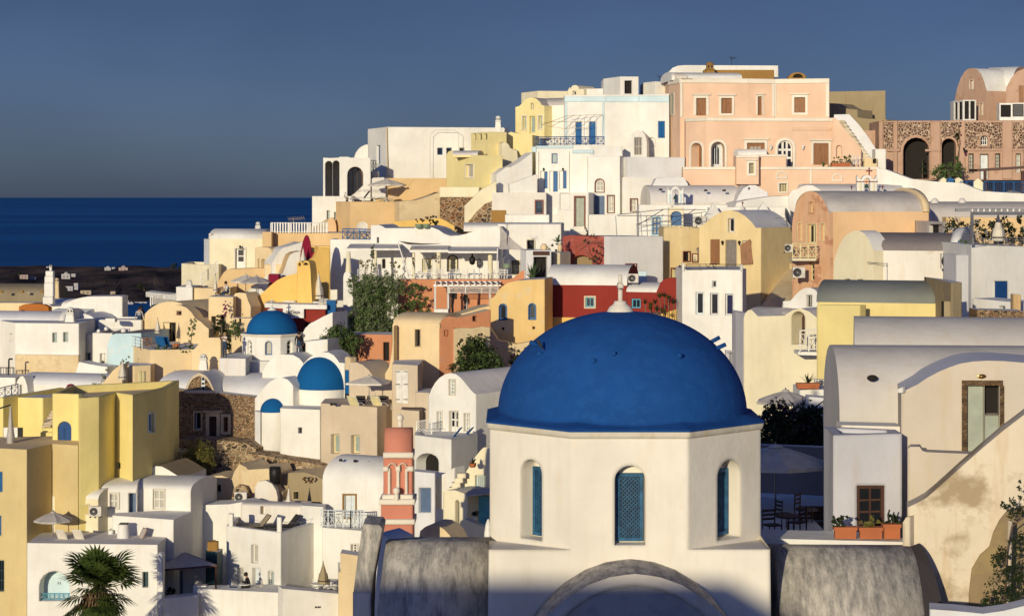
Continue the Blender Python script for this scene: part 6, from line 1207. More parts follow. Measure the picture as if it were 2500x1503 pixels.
G('white_roof','shaded white arch roof between the chimney and the terrace globes',W2,(182,153.4),(262,152.6),[(182,770),(190,766),(205,765),(220,770),(232,778),(240,788),(250,800),(262,810)],940,3,cat='roof')
V('white_roof','long low grey-white barrel roof at the left edge with a raised end arch',W2,(-40,151.4),(160,150.4),788,758,900,4,roof=W2,cat='roof',rend=(W,.25,.5))
chimney('stout white chimney with a brown louvred pot beside the two-window house',P(172,788,149),.75,.65,W,cap=.22,taper=.7)
t=H('white_house','white house with two small green windows and a stained cream base at the left',W,[(0,150.4),(37,147.6),(193,146.8)],(1,788),925,6,.0,{1:[('win',128,812,139,835,{'nx':1,'ny':1,'c':GP,'g':GLG,'fw':.04}),('win',154.5,811,166,834,{'nx':1,'ny':1,'c':GP,'g':GLG,'fw':.04})],0:[('win',23,814,29,831,{'nx':1,'ny':1,'c':WH,'g':GLC})]},roof=W)
H('stained_wall','cream stained base wall under the two-window house',RW,[(37,147.1),(192,146.3)],865,960,.5,0,cat='wall')
H('white_wall','white wall block at the left edge above the black gate',W,[(-40,143),(38,142.4)],920,1040,3,0,cat='wall')
railing('fence','black iron railing with spear tops at the left edge',BK,[P(0,921,145),P(34,921,145)],.7,'bars','balcony railings',n=2)
m=MB(); m.tube([P(21,921,144.8),P(22,876,144.8),P(31,876,144.8)],.06,5); solo(m,'lamp_post',BK,'dark angular post behind the iron railing at the left edge','post')
H('shaded_house','blue-shaded white recess wall right of the two-window house',W2,[(192,150),(229,148.6)],812,940,3,.1,{0:[('dark',207,861,221,890,{'c':GB})]})
t=H('white_house','white cube house with a pale shutter door between the shade and the blue wall',W,[(226,147.6),(275,147)],812,940,5,.15,{0:[('shut',244,863,258,892,{'c':WH,'n':2})]},roof=GD)
G('pale_blue_house','pale blue flaking wall with a rounded corner at the left',PB,(262,145),(345,144.4),[(262,846),(266,832),(273,818),(282,814),(345,813)],1000,5,roof=GD)
H('white_wall','bright white parapet wall behind the white roof globes',W,[(240,152.4),(346,152)],780,860,4,.1,cat='wall')
H('white_chimney_box','white square box on posts among the roof globes',W,[(257,149.6),(281,149.4)],777,786,.8,0,cat='box')
for i,(x,y,r,Y) in enumerate(((241,808,.15,148),(259,802,.15,147.6),(302,807,.2,147.2),(313,806,.15,147.6),(225,887,.14,146),(258,889,.13,145.6))):
    m=MB(); m.lathe(P(x,y,Y)-Vector((0,0,r)),[(r*math.sin(a),r-r*math.cos(a)) for a in [math.pi*k/8 for k in range(9)]],14); solo(m,'globe_lamp',WH,['white globe on the left edge of the flat roof','white globe behind the cube house corner','largest white globe above the pale blue wall','white globe right of the largest one','white globe at the foot of the blue-shaded recess','white globe beside the red flower pot'][i],'globe lamp','white roof globes')
pot('small red flower pot beside the pale shutter door',P(250,892,145.8),.13,.18,TCt,'bush',LD,.15)
G('white_wall','white sloping yard wall running right from the stained base wall',W,(185,143.6),(264,143),[(185,908),(193,883),(215,888),(245,893),(262,895)],960,1.5,cat='wall')
t=V('white_house','long low white barrel vault with a slit door in its end at the lower left',W,(44,140),(262,138.4),938,908,1000,4,roof=W2)
t=G('white_house','rounded white end arch with a narrow green slit door',W,(36,139.4),(68,139.0),[(36,960),(39,940),(43,928),(49,919),(56,917),(61,925),(66,940),(68,960)],1000,1,[('win',48,939,53,964,{'nx':1,'ny':3,'c':GP,'fw':.04})])
bush('shrub','pale straggly shrub by the lower left barrel vault','shrub',[(P(253,922,138.4),(.25,.3,.35)),(P(236,938,138.2),(.3,.3,.2)),(P(262,905,138.4),(.12,.2,.25))],LP,300,.05,[([P(240,950,138),P(255,915,138.4)],.03,.015)])
# tan vaulted house
t=G('tan_house','large tan vaulted house with a small brown window in the arch at the left',TC,(345,152.6),(484,150),[(345,782),(352,768),(362,757),(375,747),(390,740),(408,736),(425,736),(442,740),(456,750),(468,762),(477,775),(484,790)],1000,5.5,roof=TC)
t=G('tan_house','tan front gable with a cream door and a closed parasol before it',TC,(390,149.8),(486,148.6),[(390,790),(394,772),(402,758),(413,749),(426,745),(440,745),(455,751),(467,762),(477,777),(484,792)],1000,1.2,[('win',431,759,443,769,{'nx':1,'ny':1,'c':RWD,'g':DK}),('door',399,787,414,832,{'c':CP,'n':1}),('dark',414,787,429,832,{'rd':.4})],roof=TC)
t=G('tan_house','small tan rounded vault annex right of the tan front gable',TC,(440,147.4),(510,146.8),[(440,800),(450,786),(462,780),(478,778),(490,785),(500,795),(510,803)],1000,3)
for i,x in enumerate((352,374)): m=MB(); pl=Pl((345,152.6),(484,150)); 
H('tan_terrace_wall','tan terrace block with a greyish left face carrying plants and garden chairs',TC,[(314,145.6),(366,141),(474,141.6)],(1,854),1100,6,.0,cat='terrace')
G('tan_wall','tan parapet stepping up with a curve to the passage with the photographing woman',TC,(466,141),(540,140.4),[(466,854),(474,852),(482,843),(492,832),(500,826),(510,824),(539,824)],1000,.8,cat='wall')
railing('terrace_railing','thin grey railing on the corner of the tan terrace',GM,[P(322,846,144),P(343,850,142.4),P(348,852,142)],.75,'wire','balcony railings',n=2,r=.015,pw=.02)
umbrella_shut('white closed parasol before the tan front gable',P(385,850,146),2.2,FC,r=.22,pole=.5)
for i,(x,c) in enumerate(((384,LA),(404,LA),(424,LA))): spikes(P(x,856,141.6),.6,c,thing('agave',['largest grey-green agave on the tan terrace edge','middle agave on the tan terrace edge','agave beside the square planter on the tan terrace'][i],'agave',P(x,856,141.6),'agaves on the tan terrace'),16,.05)
MB().box(P(430,845,142.4),(.4,.4,.4)).build('box',TCt,thing('planter','square tan planter among the terrace agaves','planter',P(430,852,142.4)))
bush('tree','slim young leafy tree rising from the tan terrace planting','tree',[(P(468,805,141.8),(.3,.3,.7)),(P(474,785,141.8),(.2,.2,.4)),(P(466,838,141.8),(.25,.25,.4)),(P(462,852,141.6),(.6,.3,.25)),(P(440,855,141.6),(.6,.3,.18)),(P(415,856,141.6),(.6,.3,.15))],LF,900,.06,[([P(464,858,141.8),P(468,815,141.8),P(476,780,141.8)],.04,.015)])
for i,(x,Y,c) in enumerate(((352,143,BW),(367,142.6,BW))): chair('brown slatted garden chair, %s on the tan terrace corner'%['back','front'][i],P(x,855,Y),.6*i,c,'brown garden chairs')
for i,x in enumerate((398,408)): lounger('folded blue deck chair, %s of the pair on the tan terrace'%['left','right'][i],P(x,856,143.6+i*.4),R(160),BL,BL,'blue deck chairs',60)
bush('shrub','small leafy plant above the tan ramp at the lower left','shrub',[(P(303,885,142),(.3,.3,.25)),(P(311,878,142),(.15,.2,.3))],LO,220,.05,[([P(305,896,142),P(306,885,142)],.03,.02)])
H('tan_house','sand-coloured house front with a pale shutter below the tan terrace',TC,[(300,139.6),(328,138.8),(368,139.4)],(1,893),1100,2,0,{1:[('shut',337,905,353,950,{'c':CP,'n':2,'flush':1})]})
G('tan_ramp','tan curved stair ramp sweeping down left of the sand-coloured house',TC,(236,138),(330,137.4),[(236,950),(255,930),(275,905),(293,890),(300,888)],1000,.8,cat='ramp')
t=umbrella_shut('half-folded tan parasol behind the lemon yellow house',P(299,948,134),1.95,FC,r=.3,pole=.3)
t=H('white_cafe_ledge','striped cushion stack on the lemon yellow roof',FC,[(292,132.6),(314,132.5)],938,950,.5,0,cat='cushions')
# yellow block house
t=H('lemon_house','big zigzag lemon yellow house with a roof terrace at the lower left',YB,[(128,122.6),(192,122.2),(192.6,119.6),(242,120.4),(283,123.2),(324,121.6),(405,126.4)],(3,968.5),1400,5,.45,{0:[('door',141,1028,174,1082,{'arch':1.,'c':BLD,'n':2,'rd':.12})],3:[],4:[('dark',284,1129,294,1143)],5:[('win',362,1007,376,1055,{'nx':1,'ny':1,'c':WH,'g':BL,'t':(2,WHB)})]},roof=TC,rd=.2)
H('lemon_parapet','tall back parapet of the lemon yellow roof terrace',YB,[(155,133),(405,130.6)],948,1100,.35,0,cat='parapet')
G('lemon_parapet','long sloping left parapet of the lemon yellow house',YB,(8,127.6),(156,133.4),[(8,971),(60,962),(156,946)],1100,.35,cat='parapet')
H('lemon_house','lemon yellow wall with a stair slot behind the closed grey parasol',YB,[(6,129.2),(105,128.6),(130,129.4)],(1,971),1100,1.5,0)
t=thing('stair','grey stair flight climbing in the slot of the lemon yellow house','stair',P(118,1035,128)); m=MB()
for k in range(6): a=P(108+k*4.2,1036-k*7,127.9+k*.15); m.box((a.x+.25,a.y,a.z-.1),(.55,1.0,.24))
m.build('steps',BG,t)
t=thing('stair','low tan steps and cupboard beside the blue arched double door','stair',P(105,1080,126.5)); m=MB()
for k,(x0,x1,y) in enumerate(((76,128,1070),(97,128,1056),(101,126,1046))): p,q=P(x0,1085,126.4),P(x1,y,126.4); m.box(((p.x+q.x)/2,126.8+k*.2,(p.z+q.z)/2),(q.x-p.x,.8,q.z-p.z))
m.build('steps',YB,t); MB().box(P(119,1077,126),(.4,.1,.32)).build('cupboard_door',BLD,t)
lamp('square wall lantern over the blue arched double door',P(155,1020,125.6),mat=GM,s=2)
t=H('lemon_house','tall ochre-sided lower block of the lemon house at the left edge',plaster('dull_ochre_plaster',(.62,.49,.24),.12),[(-60,119.0),(66,117.8),(127,120.6),(191.5,119.8)],(1,1097),1700,5,0,{0:[('win',-10,1151,6,1200,{'nx':1,'ny':1,'c':BL,'g':BL}),('win',-12,1258,3,1307,{'nx':1,'ny':1,'c':BL,'g':BL}),('win',-12,1367,10,1443,{'nx':2,'ny':3,'c':GMD,'g':GLS})]},roof=TC)
t=thing('cantilever_parasol','closed grey cantilever parasol on the lemon terrace','parasol',P(26,1090,121)); a=P(26,1094,121); umb=umbrella_shut('x',(0,0,0),1,FG) if 0 else None
m=MB(); n=16; prc=[(.30,0),(.22,.35),(.24,.75),(.20,.95),(.14,1.5),(.08,2.1),(.04,2.5),(0,2.55)]; vs=[]
for f,z in prc:
    for i in range(n): q=f*(1 if i%2 else .66); an=2*math.pi*i/n; vs.append(a+Vector((q*math.cos(an),q*math.sin(an),z)))
m.add(vs,[(j*n+i,j*n+(i+1)%n,(j+1)*n+(i+1)%n,(j+1)*n+i) for j in range(len(prc)-1) for i in range(n)],True); m.build('canopy',FG,t); MB().tube([P(26,988,121),P(0,996,121),P(-40,1008,121)],.045,6).build('arm',BK,t)
for i,(x,c) in enumerate(((36,WH),(49,FK),(15,WH))): m=MB(); p,q=P(x-6,1073,124),P(x+7,1043,124); m.box(((p.x+q.x)/2,124,(p.z+q.z)/2),(q.x-p.x,.05,q.z-p.z)); solo(m,'hanging_towel',c,['white shirt drying behind the grey parasol','black shirt drying behind the grey parasol','white cloth drying at the far left of the lemon terrace'][i],'laundry','drying laundry')
railing('balcony_railing','blue crossed railing at the left edge above the lemon house',BL,[P(-20,978,131),P(44,963,134)],.7,'x','balcony railings',n=4)
m=MB(); m.lathe(P(173,940,131)+Vector((0,0,-.3)),[(.3,0),(.3,.2),(.2,.35),(0,.4)],10); solo(m,'cushion',MP,'dark red cushion on the lemon yellow roof terrace','cushion')
m=MB()
for k in range(4): m.box(P(197+k*29,952,131.6),(.68,.5,.18))
solo(m,'bench_cushions',FC,'row of pale bench cushions on the lemon yellow roof','cushions')
# stone house and church
t=G('stone_house','old rubble stone house with a brown door and pale window frames',SD,(392,136.4),(622,134.8),[(392,945),(450,952),(500,955),(560,962),(622,968)],1200,1.2,[('win',475,1006,491,1048,{'nx':1,'ny':1,'c':WHB,'g':DK,'t':(3,RW)}),('door',511,1016,529,1075,{'c':DW,'t':(9,RW),'tb':0,'hood':1}),('win',546,1017,557,1053,{'nx':2,'ny':3,'c':RWD,'t':(7,RW)})],roof=GL)
t=V('church_nave','white barrel nave roof of the small blue-domed church, left bay',W,(383,137.6),(458,136.8),950,903,1000,6,roof=W2,cat='church')
V('church_nave','long smooth white barrel nave roof of the small blue-domed church, right bay',W,(505,136.8),(690,135.2),962,908,1100,6,roof=W2,cat='church',lip=.1)
t=G('stone_gable','arched rubble gable with three stacked round black holes on the church',SD,(452,135.6),(527,135.2),[(452,958),(455,946),(460,934),(467,922),(477,914),(488,909),(499,913),(508,920),(516,932),(522,946),(527,960)],980,3,[('win',491,919,500,953,{'arch':1.,'nx':1,'ny':3,'c':WHB,'g':DK,'mw':.14,'fw':.04,'rd':.1})],roof=W,cat='gable')
pl=Pl((452,135.6),(527,135.2)); t=thing('stone_arch_rim','worn stone rim of the arched rubble gable','arch',pl.at(490,958,-.1)); m=MB(); o=[pl.uz(*p) for p in [(452,959)]+[(455,946),(460,934),(467,922),(477,914),(488,909),(499,913),(508,920),(516,932),(522,946)]+[(527,960)]]; ring(m,pl,o,inset(o,.22),-.12,.02); m.build('rim',BG,t)
H('church_block','white cubic base under the small blue church dome',W,[(554,141.4),(634,140.2),(700,141)],(1,882),1000,6,0,cat='church')
def octdome(label,cx,yb,yt,r,Y,py_dr,drumr,doorm,seg):
    s=Y/F; c=P(cx,yb,Y+drumr); t=thing('church_dome',label,'church dome',P(cx,py_dr,Y+drumr)); zb=zat(py_dr,Y); zt=zat(yb,Y)
    return t,c,zb,zt
# small octagonal drum, drawn from its real centre
cxs=(649-CX)*139.6/F; dc=Vector((cxs,143.2,0)); ra=1.98/math.cos(math.pi/8); zb_,zt_=zat(886,141),zat(818,141)
t=thing('church_dome','small round blue dome on a white octagonal drum with a cross','church dome',(cxs,143.2,zb_))
corn=[dc+Vector((ra*math.cos(math.pi/8+i*math.pi/4),ra*math.sin(math.pi/8+i*math.pi/4),0)) for i in range(8)]
mbw=MB()
for i in range(8):
    a,b=corn[i],corn[(i+1)%8]; mid=(a+b)/2; 
    if mid.y>dc.y+.1: mbw.add([(a.x,a.y,zb_),(b.x,b.y,zb_),(b.x,b.y,zt_),(a.x,a.y,zt_)],[(0,1,2,3)]); continue
    if a.x>b.x: a,b=b,a
    if abs(mid.y-dc.y)<.1: mbw.add([(a.x,a.y,zb_),(b.x,b.y,zb_),(b.x,b.y,zt_),(a.x,a.y,zt_)],[(0,1,2,3)]); continue
    sf=Sf(a,b); fx=sf.L/2; zz0,zz1=zb_+.55,zt_-.42; hw=.24
    poly=[(fx-hw,zz0)]+[(fx+hw*math.cos(R(180-k*22.5)),zz1-hw+hw*math.sin(R(180-k*22.5))) for k in range(9)]+[(fx+hw,zz0)]
    tess(mbw,sf,[(0,zb_),(0,zt_),(sf.L,zt_),(sf.L,zb_)],[poly])
    for q in range(len(poly)): p1,p2=poly[q],poly[(q+1)%len(poly)]; mbw.add([sf.p3(*p1,0),sf.p3(*p2,0),sf.p3(*p2,.2),sf.p3(*p1,.2)],[(0,1,2,3)])
    if abs(mid.x-dc.x)<.3:
        m=MB(); ring(m,sf,poly,inset(poly,.06),.1,.2); fr=m.build('window',BL,t); m=MB(); tess(m,sf,poly,[],.197); m.build('pane',GLC,fr)
    else:
        m=MB(); tess(m,sf,poly,[],.197); fr=m.build('window',WH,t); m=MB()
        for k in range(3):
            zc=zz0+.18+k*(zz1-zz0-.34)/2; m.add([sf.p3(fx+.14*math.cos(R(a_)),zc+.14*math.sin(R(a_)),.18) for a_ in range(0,360,30)],[tuple(range(12))])
        m.build('round_hole',BK,fr)
mbw.build('drum',W,t)
m=MB(); m.lathe((dc.x,dc.y,zt_),[(ra-.02,-.12),(ra+.10,-.12),(ra+.14,.02),(1.7,.04)],8,False,rz=math.pi/8); m.build('cornice',TR,t)
m=MB(); rr=1.78; hh=zat(759,143)-zt_; m.lathe((dc.x,dc.y,zt_+.02),[(rr+.18,.0),(rr,.05)]+[(rr*math.cos(a_),.05+hh*math.sin(a_)) for a_ in [math.pi/2*k/14 for k in range(1,15)]],40); m.build('dome',DB2,t)
m=MB(); m.lathe((dc.x,dc.y,zt_+hh),[(.36,0),(.3,.1),(.12,.2),(.08,.3),(0,.32)],14); m.box((dc.x,dc.y,zt_+hh+.55),(.07,.07,.6)); m.box((dc.x,dc.y,zt_+hh+.62),(.34,.07,.07)); m.build('lantern_cross',W,t)
# transept vault and blue apses
t=G('church_transept','white transept vault of the blue-domed church with a broad rounded end',W,(640,137.2),(740,136.4),[(640,910),(648,894),(660,878),(675,868),(690,865),(715,866),(730,874),(740,885)],1100,4,cat='church')
t=G('church_apse_arch','broad white end arch around the large blue half dome',W,(706,135.4),(842,134.2),[(706,962),(714,938),(724,912),(738,890),(754,874),(770,864),(786,859),(802,860),(815,867),(824,878),(828,885),(842,886)],1200,2.4,cat='church')
m=MB(); c=P(788,951,135.2); rr=1.78; hh=zat(873,133.8)-zat(951,133.8); m.lathe((c.x,c.y,zat(951,133.4)),[(rr+.06,-.04)]+[(rr*math.cos(a_)**.92,hh*math.sin(a_)) for a_ in [math.pi/2*k/14 for k in range(0,15)]],36,True,math.pi,2*math.pi); solo(m,'blue_half_dome',DB2,'large bright blue half dome of the church apse','half dome')
m=MB(); m.lathe((c.x,c.y,0),[(rr,zat(1200,133.4)),(rr,zat(952,133.4))],30,True,math.pi,2*math.pi); solo(m,'apse_wall',W,'curved white apse wall under the large blue half dome','church')
G('blue_wall','bright blue wall wing right of the large half dome with a broken edge',DB2,(822,134.8),(855,134),[(822,890),(835,886),(846,882),(848,893),(851,903),(855,905)],958,.5,cat='wall')
G('broken_wall','jagged broken cream wall stub above the blue wing',RW,(842,133.8),(856,133.4),[(842,872),(849,870),(856,873)],902,.5,cat='wall')
G('beige_house','beige rounded wall end behind the white parasol right of the half dome',BG,(852,132.6),(922,131.6),[(852,890),(856,885),(870,884),(885,890),(900,903),(913,922),(922,945)],1200,3)
G('beige_wall','beige terrace back wall behind the dark cushions',BG,(915,131),(975,130),[(915,930),(975,932)],1200,1,cat='wall')
t=G('church_side_arch','white rounded end wall of the nave above the small blue apse',W,(622,134.6),(716,133.4),[(622,972),(634,960),(645,945),(658,932),(672,924),(688,921),(702,926),(711,935),(716,942)],1200,1.6,cat='church')
m=MB(); c=P(666,1004,133.9); rr=.82; hh=.86; m.lathe((c.x,c.y,c.z),[(rr*math.cos(a_),hh*math.sin(a_)) for a_ in [math.pi/2*k/12 for k in range(0,13)]],28,True,math.pi,2*math.pi); solo(m,'blue_half_dome',DB2,'small bright blue half dome low on the church','half dome')
m=MB(); m.lathe((c.x,c.y,0),[(rr+.03,zat(1200,133.4)),(rr+.03,c.z)],24,True,math.pi,2*math.pi); solo(m,'apse_wall',W,'narrow curved white apse wall under the small blue half dome','church')
H('white_wall','narrow shaded white wall strip left of the small apse',W2,[(622,133.6),(636,133.2)],1004,1200,1.5,0,cat='wall')
H('white_house','tall plain white block with one tiny black window right of the small blue apse',W,[(684,131.8),(782,130.8)],996,1250,4,0,{0:[('dark',728,1043,737,1057)]})
chimney('white pierced chimney left of the small church dome base',P(497,902,139),.6,.7,W,cap=.1)
t=H('beige_house','square beige rendered house with two deep-set green windows',BG,[(783,130),(921,127.4),(985,131.6)],(1,994),1300,3,.0,{0:[('win',808,1060,828,1106,{'nx':1,'ny':1,'c':CP,'g':GLG,'rd':.4,'fw':.1}),('win',857,1062,877,1106,{'nx':1,'ny':1,'c':CP,'g':GLG,'rd':.4,'fw':.1})]},roof=BG)
H('beige_wall','beige pier under a dark wooden table right of the square beige house',BG,[(978,126.4),(1024,125.6),(1034,127)],(1,1003),1300,2,0,cat='wall')
m=MB(); m.box(P(1006,996,126.2),(1.25,.7,.06)); solo(m,'tabletop',DW,'dark wooden counter top on the beige pier','table')
# ruins and rubble
SRB=stone('terrace_rubble',[(.30,.18,.09),(.16,.10,.06),(.46,.34,.20),(.05,.04,.03),(.36,.22,.12)],(.50,.38,.24),3.0,.05)
G('rubble_wall','low rubble terrace wall curving below the church and the beige house',SRB,(600,131.2),(802,128.6),[(600,1106),(640,1110),(680,1118),(720,1124),(760,1130),(802,1140)],1250,2,cat='wall')
G('rubble_wall','rough rubble bank below the old stone house',SRB,(420,133.6),(625,132),[(420,1078),(428,1073),(500,1072),(560,1076),(600,1080),(624,1095)],1250,2,cat='wall')
G('ruined_wall','cream ruined wall stub left of the olive bush',RW,(402,131.6),(440,131.2),[(402,1105),(408,1098),(440,1102)],1200,1.5,cat='wall')
bush('shrub','round olive-green thorny bush in front of the old stone house','shrub',[(P(480,1115,130.4),(1.15,1.0,1.05)),(P(462,1128,130.2),(.7,.7,.7)),(P(500,1130,130.4),(.75,.7,.7))],LO,6500,.05,[([P(480,1165,130.4),P(482,1130,130.4)],0,0)])
t=G('ruined_house','crumbling cream ruined house with a small square black window',RW,(498,127.6),(690,125.8),[(498,1163),(540,1160),(566,1168),(572,1150),(585,1132),(600,1140),(605,1146),(655,1143),(662,1160),(668,1180),(676,1195),(690,1200)],1400,3,[('dark',527,1183,539,1200)],roof=RW)
G('flaking_wall','pale flaking plaster lobe on the ruined house',W3,(622,125.4),(678,125),[(622,1190),(630,1175),(648,1172),(664,1180),(674,1196),(678,1215)],1400,.4,cat='wall')
t=G('ruined_house','brown earth ruined house with a black window right of the flaking lobe',RG,(668,127),(792,125.4),[(668,1175),(690,1155),(740,1152),(770,1160),(792,1172)],1400,2.5,[('dark',717,1199,730,1217,{'t':(1.5,RW)})],roof=RW)
m=MB(); m.lathe(P(672,1180,125.6),[(0,0),(.35,0),(.38,.7),(.33,1.05),(0,1.05)],14); solo(m,'shadow_drum',BK,'dark drum standing in for a navy shadow on the ruined roofs','shadow shape')  # dark drum added where only a navy shadow lies on the roofs
crown([(P(752,1170,125.2),(.5,.4,.2))],LR,thing('dry_shrub','dry brown weeds on the brown ruined house','weeds',P(752,1176,125.2)),260,.05)
ac_unit('air conditioner on a bracket beside the bare stone patch',P(588,1224,124.4),.75,.6)
H('stone_patch','small dark shed with two narrow openings left of the ruined window',RG,[(463,128.6),(500,127.4)],1165,1300,2,0,{0:[('dark',466,1181,472,1214),('dark',480,1176,493,1235)]})
umbrella_shut('closed beige parasol before the brown ruined house',P(705,1262,122.8),1.9,FC,r=.27,pole=.2)
# lower left white houses
t=G('white_house','white vaulted roof end peeking behind the lower left white house',W,(346,124.6),(442,124),[(346,1160),(355,1150),(366,1142),(380,1137),(395,1138),(412,1147),(428,1157),(442,1165)],1300,4,roof=RG)
t=V('white_house','long lower white house with a closed wooden window under a soft white vault',W,(318,121.8),(466,121),1192,1160,1500,4.4,[('win',375,1193,401,1240,{'nx':2,'ny':2,'c':WH,'g':GLC,'t':(3,TR),'fw':.05,'rd':.12})],roof=W)
t=V('white_house','middle section of the lower white house with a small wooden window and a deep doorway',W,(236,120.6),(334,120.8),1195,1166,1500,4,[('win',269,1204,289,1240,{'nx':2,'ny':2,'c':WH,'g':GLC,'t':(3,TR),'fw':.05,'rd':.12}),('dark',314,1203,332,1278,{'rd':.5,'c':GB,'name':'door'})],roof=W)
t=V('white_house','rounded left wing of the lower white house with a tiny framed window',CR,(124,120.6),(240,119.6),1212,1180,1500,3.4,[('dark',205,1231,217,1253,{'t':(3,TR),'c':OL})],roof=W)
ac_unit('air conditioner between the small windows of the lower left white house',P(234,1259,119.2),.68,.58)
H('white_terrace','front wall of the white terrace above the palm with an arched opening',W,[(66,116),(385,115.4),(398,117)],(1,1329),1900,3.6,.0,{0:[('win',96,1393,170,1466,{'arch':1.,'rd':1.0,'c':SB,'nx':2,'ny':1,'g':GLC,'fw':.9,'mw':.1}),('dark',348,1395,362,1433,{'rd':.3,'c':GMD})]},roof=GL,cat='terrace')
railing('balcony_railing','turquoise crossed railing in the arched opening behind the palm',TB,[P(98,1464,116.3),P(168,1464,116.3)],.38,'xs','balcony railings',n=3,r=.02)
umbrella('open sand parasol on the lower left white terrace',P(130,1338,118.4),1.12,2.1,FG,rz=.4)
for i,(x,r_,m_) in enumerate(((160,150,FC),(201,150,FC),(335,-60,FK))): lounger(['left cream deck chair behind the terrace edge','right cream deck chair behind the terrace edge','brown wooden deck chair beside the white chimney drum'][i],P(x,1334,117.6),R(r_),m_ if i<2 else FG,WH if i<2 else BW,'terrace deck chairs',62)
table('small round table between the cream deck chairs',P(177,1336,117.4),.3,.4,FK,'terrace tables')
m=MB(); m.lathe(P(301,1330,117.8),[(.42,-.2),(.36,.6),(.3,1.15),(.3,1.2),(0,1.22)],20); solo(m,'chimney_drum',W,'tapered white drum with a dark grill plate on top','chimney'); m=MB(); m.box(P(303,1277,117.8),(.5,.5,.05)); solo(m,'grill_plate',BK,'dark grill plate on the tapered white drum','plate')
t=H('white_wall','white stair parapet block with a shaded right face at the lower left',W,[(274,119.4),(424,117.8),(471,121)],(1,1268),1700,1,0,cat='wall')
for k in range(3): H('stair','%s white step beside the tapered drum'%['lowest','middle','upper'][k],W,[(240+k*12,118.6+k*.2),(275,118.6+k*.2)],1322-k*14,1360,.7,0,cat='step')
G('white_wall','large white wall behind the teal cupboard and the timber pergola',W,(466,123.2),(690,121.6),[(466,1233),(560,1230),(590,1225),(610,1232),(690,1238)],1800,2,cat='wall')
V('white_wall','pale rendered wall with a small carved niche behind the sun terrace',W3,(588,122),(740,121),1232,1222,1500,1.5,[('dark',636,1235,647,1254,{'c':SRB if 0 else OL})],cat='wall')
H('white_wall','short white wall with a dark top edge left of the white vaulted house',W,[(734,120.4),(790,119.8)],1233,1500,1.2,0,cat='wall')
t=H('white_house','bright white house with a pale door and a roof sun terrace at the bottom',W,[(553,119),(686,116.6),(796,121.4)],(1,1299),1800,5,.25,{0:[('win',613,1329,629,1373,{'nx':1,'ny':1,'c':WH,'g':GLC,'rd':.3}),('win',581,1385,594,1421,{'nx':1,'ny':2,'c':WH,'g':GLC,'rd':.25}),('door',616,1386,635,1442,{'c':WHB,'n':1,'rd':.3}),('win',654,1393,668,1429,{'nx':1,'ny':1,'c':WH,'g':GLG,'rd':.25})]},roof=GD)
for i,(x,y0,y1,Y) in enumerate(((563,1254,1296,118.9),(666,1244,1262,122.5),(681,1262,1302,116.8))): H('terrace_post',['left white corner post of the sun terrace','back white post of the sun terrace','front white corner post of the sun terrace'][i],W,[(x-5,Y),(x+6,Y-.05)],y0,y1,.35,0,cat='post')
m=MB()
for z in (.25,.6): 
    for A_,B_ in ((P(568,1290,118.8),P(676,1298,116.8)),(P(686,1298,116.8),P(780,1280,120.8))):
        k=8; pts=[A_+(B_-A_)*i/k+Vector((0,0,z-.25*math.sin(math.pi*i/k))) for i in range(k+1)]; m.tube(pts,.012,4)
solo(m,'rope_railing',GM,'drooping rope railing around the sun terrace','railing')
H('sun_terrace_floor','dark sun terrace floor behind the rope railing',GD,[(574,118.6),(676,117.4)],1290,1300,3,0,cat='terrace') if 0 else None
for i,(x,Y,rz) in enumerate(((632,119.3,-62),(703,119.9,-62))): lounger(['left dark mesh sun lounger on the sun terrace','right dark mesh sun lounger on the sun terrace'][i],P(x,1296,Y),R(rz),FK if i else FT,BK,'dark sun loungers',48)
table('small black side table between the dark sun loungers',P(652,1296,119.2),.2,.35,BK,'terrace tables')
for i,x in enumerate((715,728,768)): chair('white chair, %s at the back of the sun terrace'%['left','middle','right'][i],P(x,1290,121.2),.3*i,WH,'white sun terrace chairs')
H('white_wall','white front parapet at the bottom below the sitting person',W,[(482,115.6),(688,114.4),(694,116)],(1,1446),1900,1,0,cat='wall')
G('white_wall','white lower terrace wall with two round holes at the bottom',W,(690,113.4),(832,114.6),[(690,1436),(760,1442),(832,1449)],1900,1,cat='wall')
m=MB()
for x in (771,778): m.lathe((0,0,0),[(0,0),(.05,0)],10)
m=MB()
for x in (771,778): m.box(P(x,1481,114.0),(.09,.06,.09))
solo(m,'vent_holes',BK,'pair of small black vent holes in the lower terrace wall','hole')
G('white_wall','white yard wall below the timber pergola, mottled by palm shadow',W,(386,114.8),(486,115.2),[(386,1462),(430,1458),(486,1452)],1900,1,cat='wall')
H('white_pier','white pier at the right end of the white terrace above the palm',W,[(384,115),(398,114.8)],1350,1500,.6,0,cat='pier')
H('white_wall','shaded recess wall behind the timber pergola with blue shutters',W2,[(396,119),(520,118.6)],1380,1700,1,0,{0:[('shut',402,1391,412,1440,{'c':GB,'n':1,'flush':1}),('shut',434,1391,447,1450,{'c':GB,'n':1,'flush':1})]},cat='wall')
t=thing('timber_pergola','dark timber lean-to pergola with white panels','pergola',P(455,1455,117)); m=MB(); A_=[P(383,1392,115.6),P(530,1380,115.6),P(452,1350,119),P(400,1362,119)]
for a,b in ((0,1),(3,2),(0,3),(1,2)): m.bar(A_[a],A_[b],.07,4)
for k in range(1,5): m.bar(A_[0]+(A_[1]-A_[0])*k/5,A_[3]+(A_[2]-A_[3])*k/5,.05,4)
m.build('beams',DW,t); m=MB(); m.add([p+Vector((0,0,.03)) for p in A_]+[p+Vector((0,0,.05)) for p in A_],[(0,1,2,3),(4,5,6,7)]); m.build('panel',FG,t); MB().bar(P(527,1381,115.6),P(527,1455,115.6),.07,4).build('post',DW,t)
